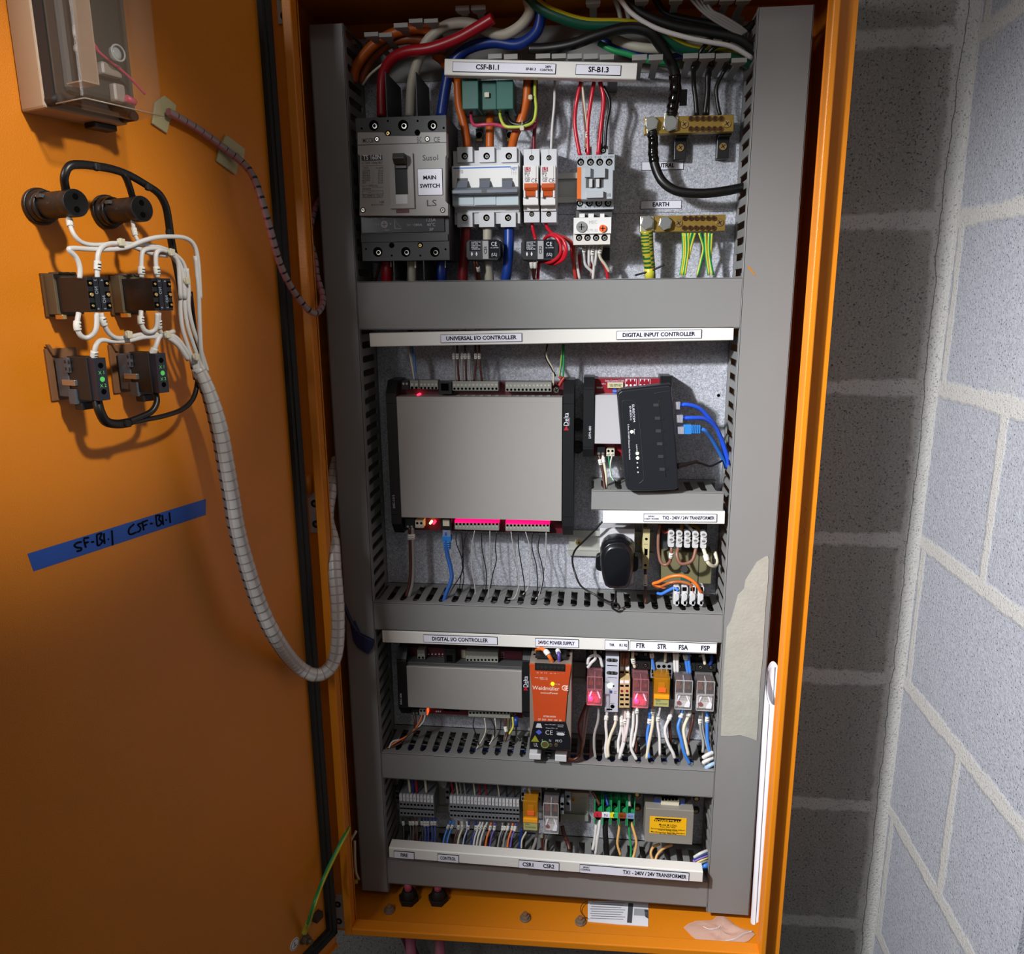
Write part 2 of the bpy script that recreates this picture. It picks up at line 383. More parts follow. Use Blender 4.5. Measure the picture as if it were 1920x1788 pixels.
# ================================================================ the cabinet
X0, X1, D0, DF = -372, 263.5, -28, 139          # outer faces, back, flange front
ZT = 352
def zfl(a): return -912+(a-X0)/(X1-X0)*15      # top of the cabinet floor
def slab(mb, a0, a1, b0, b1, lo, hi, m=0):      # strip following the floor line
    mb.prism([(a0, zfl(a0)+lo), (a1, zfl(a1)+lo), (a1, zfl(a1)+hi), (a0, zfl(a0)+hi)], b0, b1, m)
cab = thing('electrical_cabinet', 'large orange steel electrical cabinet standing open against the grey block wall', 'cabinet')
mb = MB()
mb.prism([(X0, zfl(X0)), (X1, zfl(X1)), (X1, ZT), (X0, ZT)], D0, D0+2)
mb.prism([(X0, zfl(X0)), (X0+2, zfl(X0)), (X0+2, ZT-2), (X0, ZT-2)], D0+2, DF-2); mb.prism([(X1-2, zfl(X1)), (X1, zfl(X1)), (X1, ZT-2), (X1-2, ZT-2)], D0+2, DF-2)
slab(mb, X0, X1, D0, DF-2, -2, 0)
mb.box(X0, X1, D0, DF-2, ZT-2, ZT)
mb.box(X1-4, X1-2, 55, 58, zfl(X1), ZT, 0)
build('cabinet_body', mb, ORANGE, cab)
mb = MB()
LI = 19                                        # flange width outside the lip
mb.box(X0, X0+LI+11, DF-2, DF, zfl(X0), ZT); mb.box(233, X1, DF-2, DF, zfl(X1), ZT); mb.box(X0+LI+11, 233, DF-2, DF, ZT-24, ZT)
slab(mb, X0+LI+11, 233, DF-2, DF, -2, 16)
build('front_flange', mb, ORANGE, cab)
mb = MB()
mb.prism([(X0+LI, zfl(X0)+9), (X0+LI+11, zfl(X0)+9), (X0+LI+11, ZT-LI), (X0+LI, ZT-LI)], DF-8, 156)
mb.prism([(234, zfl(X1)+9), (241.5, zfl(X1)+9), (241.5, ZT-LI), (234, ZT-LI)], DF-8, 156)
slab(mb, X0+LI+10.5, 234.5, DF-3, 156.1, 9, 20)
build('rain_lip', mb, ORANGE, cab, bev=1.5)
mb = MB()
for zz, x, y in (('R4', 1345, 625), ('R4', 1328, 862)):
    a, c = P(zz, x, y, DF); mb.torus((a, DF, c), 'b', 4.5, .5)
build('hinge_dimple', mb, ORANGE, cab)
# galvanised backplate
m = bpy.data.materials.new('galvanised_sheet'); m.use_nodes = True; nt = m.node_tree; b = nt.nodes['Principled BSDF']
g = nt.nodes.new('ShaderNodeNewGeometry')
vo = nt.nodes.new('ShaderNodeTexNoise'); vo.inputs['Scale'].default_value = 340; vo.inputs['Detail'].default_value = 2.5; vo.inputs['Distortion'].default_value = 1.6
nt.links.new(g.outputs['Position'], vo.inputs['Vector'])
cr = nt.nodes.new('ShaderNodeValToRGB'); cr.color_ramp.elements[0].position = .36; cr.color_ramp.elements[0].color = lin('#9DA0A9'); cr.color_ramp.elements[1].position = .64; cr.color_ramp.elements[1].color = lin('#DCDEE8')
nt.links.new(vo.outputs['Fac'], cr.inputs[0])
n3 = nt.nodes.new('ShaderNodeTexNoise'); n3.inputs['Scale'].default_value = 22; n3.inputs['Detail'].default_value = 3; nt.links.new(g.outputs['Position'], n3.inputs['Vector'])
mx = nt.nodes.new('ShaderNodeMix'); mx.data_type = 'RGBA'; mx.blend_type = 'MULTIPLY'; mx.inputs[0].default_value = .25; nt.links.new(cr.outputs[0], mx.inputs[6]); nt.links.new(n3.outputs['Fac'], mx.inputs[7])
nt.links.new(mx.outputs[2], b.inputs['Base Color']); b.inputs['Metallic'].default_value = .15; b.inputs['Roughness'].default_value = .5
bp = nt.nodes.new('ShaderNodeBump'); bp.inputs['Strength'].default_value = .35; bp.inputs['Distance'].default_value = .0006; nt.links.new(vo.outputs['Fac'], bp.inputs['Height']); nt.links.new(bp.outputs['Normal'], b.inputs['Normal'])
GALV = m
mb = MB(); mb.box(-344, 236, -4, 0, -895, 325)
a, c = P('DI', 1622, 797, 0)
mb.cyl((a, c), 'b', 2.2, -.5, .15, 1)
mb.box(-300, 170, 0, .12, 105, 105.4, 1)
build('backplate', mb, [GALV, DARK], cab)
# cabinet hinges (plate with two screws, orange knuckle)
def hinge(zx, x, y0, y1, pin=True):
    a0 = P(zx, x, (y0+y1)/2, 142)[0]; c0 = P(zx, x, y1, 142)[1]; c1 = P(zx, x, y0, 142)[1]
    mb = MB(); mb.box(a0, -350, DF, 142, c0, c1); o = build('hinge_plate', mb, mat('hinge_zinc', '#B4B0AE', .4, .2), cab, bev=.6)
    mb = MB()
    for k in (.27, .78): mb.cyl((a0+8.5, c1-(c1-c0)*k), 'b', 5.2, 141.8, 142.3, 0, 20); mb.cyl((a0+8.5, c1-(c1-c0)*k), 'b', 2, 142.2, 142.6, 1)
    build('screw_recess', mb, [BLACKM, STEEL], o)
    if pin:
        mb = MB(); mb.cyl((a0+3, 147), 'c', 5.5, c1, c1+24); build('hinge_knuckle', mb, ORANGE, o)
hinge('R3', 592, 435, 885); hinge('R5', 378, 1130, 1495); hinge('R1', 352, -140, 268)
# the door
mb = MB(F_DOOR); mb.box(-1, 430, -3, 0, -918, 400); mb.box(-1, 1, -22, 0, -918, 400); mb.box(428, 430, -22, 8, -918, 400)
mb.box(-1, 430, -22, 0, -918, -916); mb.box(-1, 430, 0, 4, -918, -915)
dr = build('door', mb, ORANGE, cab)
mb = MB(F_DOOR); mb.box(2, 17, 0, 7, -892, 400); mb.box(2, 430, 0, 7, -892, -875); mb.box(6, 12, 6.5, 8.5, -888, 400); mb.box(6, 430, 6.5, 8.5, -888, -881)
build('door_gasket', mb, mat('gasket_foam', '#1A1E1D', .75), dr)
mb = MB(F_DOOR); s, c = DP('EB', 640, 1368, 0); mb.box(s-7, s+6, 0, 9, c-5, c+5); build('rubber_stop', mb, mat('rubber_brown', '#33261A', .7), dr)
s, c = DP('EB', 419, 1680, 0)
mb = MB(F_DOOR); mb.cyl((s, c), 'b', 8.5, 0, .5, 0, 24); st = tag(build('earth_sticker', mb, WHITE), 'round white earth symbol sticker low on the orange door', 'sticker')
mb = MB(F_DOOR); mb.torus((s, .6, c), 'b', 7, .35, 0, 24, 6); mb.box(s-.6, s+.6, .5, .8, c-3, c+3); mb.box(s-3, s+3, .5, .8, c-3.4, c-2.6); build('printed_mark', mb, DGREY, st)
# ================================================================ trunking
def slotted(mb, kind, t0, t1, e, dirn, d=78, pitch=18.6, off=0, m=0):
    # kind 'v': side wall at a = e, running along c; 'h': side wall at c = e running along a
    th = 2*dirn
    def put(p, q):                          # p: list of (t, depth) polygon
        if kind == 'v': mb.prism([(dd, t) for t, dd in p], min(e, e+th), max(e, e+th), m, 'a')
        else: mb.prism([(t, dd) for t, dd in p], min(e, e+th), max(e, e+th), m, 'c')
    put([(t0, 0), (t1, 0), (t1, 12), (t0, 12)], 0)
    put([(t0, d-7), (t1, d-7), (t1, d), (t0, d)], 0)
    t = t0+off
    while t < t1:
        e0, e1 = max(t, t0), min(t+9.6, t1)
        if e1 > e0: put([(e0, 12), (e1, 12), (e1, d-14), (min(e1+3.2, t1), d-7), (max(e0-3.2, t0), d-7), (e0, d-14)], 0)
        t += pitch
def vtrunk(a0, a1, c0, c1, label, off=0):
    t = thing('cable_trunking', label, 'trunking', 'grey slotted trunking')
    mb = MB(); mb.box(a0, a1, 0, 2, c0, c1); slotted(mb, 'v', c0, c1, a0, 1, off=off); slotted(mb, 'v', c0, c1, a1-2, 1, off=off)
    build('slotted_body', mb, TRIN, t)
    mb = MB(); mb.box(a0-.6, a1+.6, 78, 80, c0, c1); mb.box(a0-.8, a0+1, 70, 80, c0, c1); mb.box(a1-1, a1+.8, 70, 80, c0, c1)
    return t, build('trunking_cover', mb, TRUNK, t, bev=.5)
def htrunk(a0, a1, c0, c1, label, cover=True, off=0, d=78):
    t = thing('cable_trunking', label, 'trunking', 'grey slotted trunking')
    mb = MB(); mb.box(a0, a1, 0, 2, c0, c1); slotted(mb, 'h', a0, a1, c1-2, 1, d, off=off); slotted(mb, 'h', a0, a1, c0, 1, d, off=off)
    build('slotted_body', mb, TRIN, t)
    mb = MB(); mb.box(a0, a1, d, d+2, c0-.6, c1+.6); mb.box(a0, a1, d-7, d+2, c0-.8, c0+1); mb.box(a0, a1, d-7, d+2, c1-1, c1+.8)
    build('trunking_cover', mb, TRUNK, t, bev=.5)
    return t
LT = (-349.5, -308.4); RTk = (173.0, 232.5)
vtrunk(LT[0], LT[1], -892.5, 319, 'narrow grey trunking running full height beside the hinge side of the cabinet')
vt, vcov = vtrunk(RTk[0], RTk[1], -885, 314.5, 'wide grey trunking running full height on the right, torn paper stuck on it', off=6)
T1 = (20.5, -38.5); T2 = (-415, -455.5); T3 = (-651.5, -692.5)
htrunk(LT[1]+1, RTk[0]-1, T1[1], T1[0], 'tall blank grey trunking crossing below the main switch and breakers', off=4)
htrunk(LT[1]+1, RTk[0]-1, T2[1], T2[0], 'grey trunking crossing directly above the digital I/O controller rail', off=5)
htrunk(LT[1]+1, RTk[0]-1, T3[1], T3[0], 'grey trunking crossing under the orange power supply', off=7)
q0 = P('CT', 0, 0, 80)
a0, a1, c0, c1 = R('TX', 342, 250, 1795, 455, 80)
htrunk(a0, a1-1, c0, c1, 'short grey trunking just below the black network switch', off=3, d=76)
c1 = P('PX', 1020, 1633, 80)[1]; c0 = P('PX', 1020, 1677, 80)[1]
htrunk(LT[1]+1, RTk[0]-1, c0, c1+2, 'lowest grey trunking, under the FIRE and CONTROL rail', off=2)
# ================================================================ top row devices
CERT = '\u0411'
def plate(name, zn, x0, y0, x1, y1, d, items, label=None, cat=None, parent=None, group=None, th=1.2, border=True, rot=0, m=None):
    """engraved label: dark core, white face, lettering"""
    a0, a1, c0, c1 = R(zn, x0, y0, x1, y1, d+th)
    mb = MB(); mb.box(a0, a1, d, d+th*.7, c0, c1, 1); mb.box(a0+.5, a1-.5, d+th*.7, d+th, c0+.5, c1-.5, 0)
    o = build(name, mb, [m or LBL, INK], parent)
    if parent is None: tag(o, label, cat, group)
    its = []
    for it in items:       # (string, fx0, fx1, fy, fh)  fractions of the plate
        st, fx0, fx1, fy, fh = it[:5]
        its.append(fit(st, a0+(a1-a0)*fx0, a0+(a1-a0)*fx1, c1-(c1-c0)*fy, (c1-c0)*fh))
    text('lettering', its, d+th, INK, o, bold=.028)
    return o
# --- main switch
ms = thing('main_switch', 'large dark three-pole circuit breaker marked MAIN SWITCH at top left', 'circuit breaker')
a0, a1, c0, c1 = R('MC', 180, 100, 1082, 1562, 80)
mb = MB(); mb.box(a0, a1, 0, 80, c0, c1)
for x, y, r in ((330, 190, 6), (628, 190, 6.3), (925, 190, 6), (370, 1475, 6), (655, 1475, 6), (950, 1475, 6)):
    a, c = P('MC', x, y, 80); mb.cyl((a, c), 'b', r, 79, 80.25, 1, 20); mb.cyl((a+1.2, c-.8), "b", r*.5, 79, 80.4, 2, 12)
    mb.cyl((a+.8, c-.5), 'b', r*.36, 80.3, 80.5, 1, 6)
for x, y, g_ in ((475, 268, 1), (772, 262, 0), (512, 1407, 0), (802, 1405, 1)):
    a, c = P('MC', x, y, 80); mb.cyl((a, c), 'b', 3.4, 79, 80.3, 1, 14)
    if g_: mb.screw(a, c-.4, 80.2, 2.3, 3, 1, .4)
for x, y in ((207, 222), (1040, 215), (250, 1445), (1058, 1448), (472, 145), (775, 145), (512, 1512), (802, 1512)):
    a, c = P('MC', x, y, 80); mb.cyl((a, c), 'b', 1.3, 79.5, 80.2, 1, 10)
rc = R('MC', 205, 1300, 1085, 1370, 80); mb.rb(rc, 80, 82, 0)
build('base', mb, [XGREY, DARK, NICK, GOLD], ms, bev=.6)
pts = [(165, 260), (428, 260), (447, 297), (790, 297), (806, 260), (1064, 258), (1068, 490), (1058, 510), (1058, 960), (1082, 985), (1082, 1105), (185, 1105), (187, 975), (190, 500), (168, 480)]
mb = MB(); mb.prism([P('MC', x, y, 93) for x, y in pts], 80, 93); rc = R('MC', 160, 372, 1066, 380, 93); mb.rb(rc, 92.8, 93.3, 1)
ao, _ = P('MC', 613, 740, 93)
rc = R('MC', 492, 475, 737, 1035, 94); mb.box(rc[0], rc[1], 93, 96, rc[2], rc[3], 0)
rc = R('MC', 545, 520, 672, 890, 96); mb.rb(rc, 96, 96.2, 2)
rc = R('MC', 553, 893, 672, 985, 96); mb.rb(rc, 96, 96.2, 3)
rc = R('MC', 558, 1042, 690, 1080, 93); mb.rb(rc, 93, 93.2, 4)
for x, y in ((362, 330), (874, 328), (220, 1050), (1030, 1050)):
    a, c = P('MC', x, y, 93); mb.cyl((a, c), 'b', 3.4, 92.9, 93.15, 2, 18); mb.screw(a, c, 93.1, 2.5, 5, 2, .5, .4)
build('front_cover', mb, [mat('switch_grey', '#A09E9A', .5), DGREY, BLACKM, LGREY, mat('maroon', '#5A1424', .5), NICK], ms, bev=.35)
mb = MB(); rc = R('MC', 520, 470, 638, 540, 108); mb.prism([(96, rc[2]-4), (96, rc[3]), (108, rc[3]), (110, rc[3]-6), (104, rc[2]-4)], rc[0], rc[1], 0, 'a')
rc = R('MC', 548, 540, 665, 630, 97); mb.rb(rc, 96, 99, 0); build('toggle_handle', mb, mat('toggle_brown', '#2E2C26', .45), ms, bev=.5)
rc = R('MC', 205, 1115, 1046, 1275, 82)
mb = MB(); mb.rb(rc, 80, 82, 0); sl = build('rating_label', mb, mat('label_film', '#3D3D42', .18), ms)
L = []
def pf(zn, st, x0, x1, y, h, d): a0_, c_ = P(zn, x0, y, d); a1_, _ = P(zn, x1, y, d); return fit(st, a0_, a1_, c_, h)
SILV = mat('silver_ink', '#A8A8A8', .5)
text('lettering', [pf('MC', 'FMU', 308, 370, 1135, 2.4, 82), pf('MC', '0.9', 420, 455, 1132, 2), pf('MC', '0.8', 350, 390, 1194, 2), pf('MC', '1', 495, 505, 1192, 2), pf('MC', '125A', 862, 955, 1150, 4.2, 82),
    pf('MC', '40\u00b0C', 870, 955, 1200, 3.6, 82), pf('MC', '3P', 892, 935, 1248, 3.6, 82), pf('MC', 'Ir= 1280A', 670, 820, 1203, 2.8, 82), pf('MC', '\u00d7 000', 415, 490, 1255, 2.2, 82)] if False else
    [pf('MC', 'FMU', 308, 370, 1135, 2.4, 82), pf('MC', '0.9', 420, 455, 1132, 2, 82), pf('MC', '0.8', 350, 390, 1194, 2, 82), pf('MC', '1', 495, 505, 1192, 2, 82), pf('MC', '125A', 862, 955, 1150, 4.2, 82),
     pf('MC', '40\u00b0C', 870, 955, 1200, 3.6, 82), pf('MC', '3P', 892, 935, 1248, 3.6, 82), pf('MC', 'Ii= 1280A', 670, 820, 1203, 2.8, 82), pf('MC', '\u00d7 000A', 415, 490, 1255, 2.2, 82)], 82, SILV, sl)
mb = MB(); a, c = P('MC', 437, 1195, 82); mb.cyl((a, c), 'b', 4.4, 82, 82.3, 0, 22); mb.box(a-3, a+3, 82.2, 82.5, c-.4, c+.4, 1); mb.box(a-.4, a+.4, 82.2, 82.5, c-3, c+3, 1)
for x0, y0, x1, y1 in ((540, 1140, 545, 1240), (540, 1236, 612, 1241)): mb.rb(R('MC', x0, y0, x1, y1, 82), 82, 82.25, 0)
mb.tube([P3('MC', x, y, 82.2) for x, y in ((552, 1145), (556, 1180), (580, 1195), (592, 1215), (608, 1218))], .25, 0, 5)
build('adjust_dial', mb, [SILV, DGREY], sl)
mb = MB(); mb.rb(R('MC', 205, 492, 416, 547, 93), 93, 93.15, 0)
for x0, y0, x1, y1 in ((207, 597, 425, 600), (312, 818, 425, 821), (215, 853, 425, 856), (215, 887, 425, 890), (215, 853, 218, 890), (423, 853, 426, 890), (215, 922, 425, 925)): mb.rb(R('MC', x0, y0, x1, y1, 93), 93, 93.15, 0)
build('printed_panel', mb, mat('print_dark', '#26262B', .5), ms)
INKD = G('print_dark')
items = [pf('MC', 'MCCB', 218, 325, 347, 5, 93), pf('MC', 'EAC', 770, 813, 340, 6.5, 93), pf('MC', 'CE', 938, 1000, 338, 6, 93), pf('MC', 'Susol', 828, 983, 523, 6.5, 93), pf('MC', 'LS', 868, 965, 983, 7.5, 93),
    pf('MC', 'Ui 750V  Uimp 8kV', 207, 418, 573, 3, 93), pf('MC', 'Ue(V)', 220, 275, 622, 2.4, 93), pf('MC', 'Icu(kA)', 355, 425, 622, 2.4, 93)]
for i, (s1, s2) in enumerate((('220/240', '100 kA'), ('380/415', '50 kA'), ('440/460', '50 kA'), ('480/500', '42 kA'), ('660/690', '10 kA'), ('250', '50 kA'))):
    y = 652+i*24.3; items += [pf('MC', s1, 212, 292 if i < 5 else 248, y, 2.5, 93), pf('MC', '~' if i < 5 else '=', 315, 330, y, 1.2, 93), pf('MC', s2, 372, 424, y, 2.5, 93)]
items += [pf('MC', 'Ics = 100% Icu', 214, 368, 805, 2.4, 93), pf('MC', '50/60Hz', 216, 300, 837, 2.4, 93), pf('MC', 'IEC 60947-2   Cat. A', 218, 424, 908, 2.6, 93), pf('MC', '16B', 385, 430, 970, 2.8, 93), pf('MC', 'MADE IN KOREA', 305, 428, 998, 1.8, 93), pf('MC', '\u2013\u2215 \u2013', 260, 380, 870, 1.5, 93)]
text('lettering', items, 93, INKD, ms, lift=.12, bold=.01)
text('lettering', [pf('MC', 'TS 160N', 222, 405, 520, 5.5, 93)], 93.1, LBL, ms, bold=.01)
lb = plate('switch_label', 'MC', 775, 628, 1028, 900, 93, [('MAIN', .24, .74, .34, .145), ('SWITCH', .10, .88, .65, .15)], parent=ms, th=.8)
for i, x in enumerate((465, 770)):          # phase barriers
    mb = MB(); a, c = P('MC', x, 100, 78); cT = P('TA', (425 if i == 0 else 715), 680, 78)[1]
    mb.box(a-.5, a+.5, 5, 78, c-2, cT); build('phase_barrier', mb, XGREY, ms)
    a, c = P('MC', x+65, 1560, 78); mb = MB(); mb.box(a-.5, a+.5, 5, 78, T1[0]+2, c+3); build('phase_barrier', mb, XGREY, ms)
# lugs
for x, y in ((470, 1590), (725, 1595), (1020, 1590)):
    pass
# --- three pole breaker
hb = thing('circuit_breaker', 'wide white three-pole breaker with blue stripe and linked grey toggles', 'circuit breaker')
mb = MB()
rc = R('HG', 145, 80, 995, 1030, 48); mb.rb(rc, 4, 48, 0)
for x0, x1 in ((187, 384), (468, 668), (752, 956)):
    rc = R('HG', x0, 38, x1, 232, 52); mb.rb(rc, 8, 52, 1)
    a, c = P('HG', (x0+x1)/2, 155, 52); mb.cyl((a-.2, c), 'b', 4.1, 51.8, 52.2, 2, 18); mb.screw(a+.3, c-.4, 52.1, 2.6, 3, 2, .8, .3)
for x0, x1 in ((187, 384), (468, 664), (748, 942)):
    rc = R('HG', x0, 880, x1, 1068, 52); mb.rb(rc, 8, 52, 1)
    a, c = P('HG', (x0+x1)/2, 950, 52); mb.cyl((a-.2, c), 'b', 4.1, 51.8, 52.2, 2, 18); mb.screw(a+.3, c-.4, 52.1, 2.6, 3, 2, .8, .3)
build('breaker_body', mb, [LGREY, mat('pale_grey', '#D4D6DA', .4), DARK, NICK], hb, bev=.3)
mb = MB(); rc = R('HG', 122, 272, 976, 792, 66); mb.rb(rc, 45, 66, 0)
rc = R('HG', 150, 790, 985, 880, 52); mb.rb(rc, 40, 50, 1)
build('front_cover', mb, [WHITE, LGREY], hb, bev=.6)
mb = MB()
for x0, x1 in ((188, 326), (474, 614), (764, 902)): mb.rb(R('HG', x0, 440, x1, 560, 66), 65.8, 66.2, 1)
ts = R('HG', 118, 565, 965, 640, 80); mb.prism([(66, ts[2]), (66, ts[3]+1), (74, ts[3]+1.5), (80, ts[3]-2), (80, ts[2]+1), (77, ts[2])], ts[0], ts[1], 0, 'a')
for x0, x1 in ((192, 322), (478, 610), (768, 898)):
    rc = R('HG', x0, 470, x1, 570, 70); mb.prism([(66, rc[2]-2), (66, rc[3]), (68, rc[3]), (76, rc[2])], rc[0], rc[1], 0, 'a')
mb.rb(R('HG', 500, 580, 566, 622, 80), 79.8, 80.3, 1)
build('linked_toggle', mb, [mat('toggle_grey', '#6D7480', .4), DGREY], hb, bev=.4)
mb = MB()
for x0, x1 in ((128, 400), (414, 684), (698, 975)): mb.rb(R('HG', x0, 645, x1, 785, 67), 66, 67.5)
build('label_window', mb, mat('window_film', '#C2D2D8', .2), hb)
mb = MB(); mb.rb(R('HG', 138, 295, 870, 312, 66), 66, 66.15); build('blue_stripe', mb, mat('stripe_blue', '#2E6CC0', .4), hb)
text('lettering', [pf('HG', 'hager', 872, 965, 306, 3.8, 66)], 66, G('stripe_blue'), hb)
mb = MB()
for k in range(3):
    for y in (345, 380): a, c = P('HG', 890+k*26, y, 66); mb.box(a-.15, a+.15, 66, 66.15, c-1.5, c+1.5); mb.box(a-.15, a+1.2, 66, 66.15, c+1.2, c+1.5)
build('circuit_symbol', mb, SILV, hb)
text('lettering', [pf('HG', 'HLF399S', 205, 262, 345, 2.2, 66), pf('HG', 'C100', 215, 262, 368, 2.2, 66)], 66, SILV, hb)
# --- two single pole breakers
ORT = mat('orange_toggle', '#C8551C', .4)
def mcb(x0, x1, tx, label):
    t = thing('circuit_breaker', label, 'circuit breaker', 'single-pole breakers with orange toggles')
    mb = MB(); rc = R('HG', x0+8, 65, x1+8, 270, 46); lo = R('HG', x0+10, 790, x1+6, 1010, 46)
    mb.box(rc[0], rc[1], 3, 46, lo[2], rc[3], 0)
    for y in (180, 905):
        a = (rc[0]+rc[1])/2; c = P('HG', x0, y, 46)[1]; mb.cyl((a, c), 'b', 3.2, 45.9, 46.15, 1, 16); mb.screw(a+.3, c-.3, 46.1, 2.2, 2, 1, .5, .3)
    mb.box(a-.15, a+.15, 46, 46.1, rc[3]-9, rc[3], 1)
    build('breaker_body', mb, [mat('pale_grey', '#D4D6DA'), DARK, NICK], t, bev=.3)
    f = R('HG', x0, 272, x1-8, 785, 64); mb = MB(); mb.box(f[0], f[1], 44, 64, f[2], f[3], 0); lo2 = R('HG', x0+5, 790, x1, 860, 50); mb.rb(lo2, 44, 50, 0)
    s_ = R('HG', x0+22, 580, x1-22, 695, 64)
    mb.box(s_[0]-1, s_[0]+1.4, 64, 70, s_[2], s_[3]+1, 0); mb.box(s_[1]-1.4, s_[1]+1, 64, 70, s_[2], s_[3]+1, 0)
    build('front_cover', mb, [WHITE], t, bev=.4)
    mb = MB(); h_ = R('HG', x0+12, 503, x1-18, 570, 74); mb.prism([(64, h_[2]-1), (64, h_[3]+1), (73, h_[3]), (74, h_[2]+1), (71, h_[2]-2)], h_[0], h_[1], 0, 'a')
    mb.prism([(64, s_[2]+.5), (68, s_[2]+2), (70, s_[3]), (66, s_[3]+3), (64, s_[3]+3)], s_[0]+1.8, s_[1]-1.8, 0, 'a'); build('toggle', mb, ORT, t, bev=.4)
    mb = MB(); mb.rb(R('HG', x0+20, 296, x0+95, 355, 64), 64, 64.15); lg = build('logo_patch', mb, mat('logo_red', '#A81830', .4), t)
    text('lettering', [pf('HG', 'LS', x0+30, x0+85, 326, 4.2, 64)], 64.1, LBL, lg)
    text('lettering', [pf('HG', 'BKN', x0+20, x0+82, 378, 3, 64), pf('HG', tx, x0+22, x0+72, 410, 3, 64), pf('HG', 'CE', x0+105, x0+178, 475, 5, 64), pf('HG', '230/400V~', x0+22, x0+100, 440, 1.7, 64), pf('HG', 'IEC 60898', x0+22, x0+85, 462, 1.6, 64), pf('HG', '6000', x0+30, x0+80, 482, 1.8, 64)], 64, INKD, t)
    mb = MB(); a, c = P('HG', x0+168, 395, 64); mb.box(a-.2, a+.2, 64, 64.12, c-6, c+10); mb.torus((a, 64.1, c-8), 'b', 1, .2, 0, 12, 4); build('circuit_symbol', mb, INKD, t)
mcb(1037, 1240, 'C 10', 'left of two narrow white breakers with an orange toggle')
mcb(1262, 1462, 'C 4', 'right of two narrow white breakers with an orange toggle')
# --- DIN rails
def din(zn, x0, y0, x1, y1, label, holes=()):
    a0, a1, c0, c1 = R(zn, x0, y0, x1, y1, 7)
    mb = MB(); h = c1-c0; f = h*.2
    mb.box(a0, a1, 0, 1.2, c0+f, c1-f, 0); mb.box(a0, a1, 0, 7, c0+f-1, c0+f, 0); mb.box(a0, a1, 0, 7, c1-f, c1-f+1, 0)
    mb.box(a0, a1, 6, 7.2, c0, c0+f, 0); mb.box(a0, a1, 6, 7.2, c1-f, c1, 0)
    for zz, x, y in holes:
        a, c = P(zz, x, y, 2); mb.cyl((a, c), 'b', 4.6, 1.2, 2, 1, 16); mb.screw(a, c, 2, 3.2, 1, 2, .5, 1)
    o = build('mounting_rail', mb, [mat('rail_zinc', '#B4B4AC', .45, .35), GOLD, DARK], bev=.25); tag(o, label, 'rail', 'zinc mounting rails')
din('HG', 200, 385, 1800, 770, 'zinc mounting rail seen between the orange-toggle breakers and the contactor')
din('TX', 90, 672, 1020, 950, 'zinc mounting rail behind the black plug-in adaptor', (('TX', 205, 797), ('TX', 885, 797)))
din('RL', -120, 410, 1640, 640, 'zinc mounting rail behind the row of plug-in relays')
din('FT', 250, 130, 2500, 480, 'zinc mounting rail behind the numbered grey terminals on the bottom row', (('CS', 785, 335),))
# --- contactor + overload
ct = thing('contactor', 'grey contactor with orange stripe and four red supply leads on top', 'contactor')
mb = MB(); rc = R('CT', 150, 660, 478, 1140, 60); mb.box(rc[0], rc[1], 5, 60, rc[2], rc[3], 0)
rc2 = R('CT', 210, 585, 425, 660, 45); mb.rb(rc2, 5, 45, 0)
for x in (182, 268, 350, 433): a, c = P('CT', x, 724, 60); mb.cyl((a, c), 'b', 4.2, 59.9, 60.3, 1, 16); mb.screw(a+.4, c-.6, 60.2, 2.8, 2, 1, .6, .3)
for x in (175, 259, 342, 423): a, c = P('CT', x, 1086, 60); mb.cyl((a, c), 'b', 4.2, 59.9, 60.3, 1, 16); mb.screw(a+.4, c-.2, 60.2, 2.8, 2, 1, .6, .3)
for x in (245, 382): a, c = P('CT', x, 622, 45); mb.cyl((a, c), 'b', 3.6, 44.9, 45.3, 1, 14); mb.screw(a, c, 45.2, 2.4, 2, 1, .6, .3)
build('contactor_body', mb, [mat('contactor_grey', '#B2B8BE', .45), DARK, STEEL], ct, bev=.5)
mb = MB(); mb.rb(R('CT', 150, 770, 188, 1047, 84), 60, 84, 0); build('orange_stripe', mb, mat('stripe_orange', '#E0701E', .4), ct)
mb = MB(); mb.rb(R('CT', 188, 768, 465, 1050, 84), 60, 84, 0); mb.rb(R('CT', 218, 772, 270, 855, 90), 84, 90, 0); mb.rb(R('CT', 300, 772, 398, 860, 90), 84, 90, 0)
mb.rb(R('CT', 232, 978, 382, 1038, 90), 84, 90, 0); mb.rb(R('CT', 228, 865, 384, 950, 85), 84, 84.3, 1); mb.rb(R('CT', 257, 872, 286, 945, 88), 84, 88, 2); mb.rb(R('CT', 318, 872, 348, 945, 88), 84, 88, 2)
build('front_cover', mb, [G('contactor_grey'), DGREY, LGREY], ct, bev=.5)
text('lettering', [pf('CT', '10', 418, 445, 1017, 4, 84), pf('CT', '1L1', 185, 218, 687, 2, 60)], 84, INKD, ct)
text('lettering', [pf('CT', '1  L1   3  L2   5  L3   13  NO', 150, 468, 686, 1.8, 60), pf('CT', '2  T1   4  T2   6  T3   14  NO', 140, 458, 1123, 1.8, 60)], 60, INKD, ct)
ov = thing('overload_relay', 'white overload relay with orange dial hanging under the contactor', 'overload relay')
mb = MB(); mb.rb(R('CT', 120, 1212, 452, 1355, 74), 20, 74, 0); mb.rb(R('CT', 118, 1358, 442, 1452, 70), 15, 70, 1); mb.rb(R('CT', 140, 1150, 460, 1215, 50), 10, 50, 2)
for x in (168, 242, 318, 392): a, c = P('CT', x, 1391, 70); mb.cyl((a, c), 'b', 4, 69.9, 70.3, 3, 16); mb.screw(a+.3, c-.4, 70.2, 2.7, 4, 3, .6, .3)
for x0, x1 in ((170, 218), (250, 298), (354, 392)): mb.rb(R('CT', x0, 1178, x1, 1212, 60), 50, 60, 0)
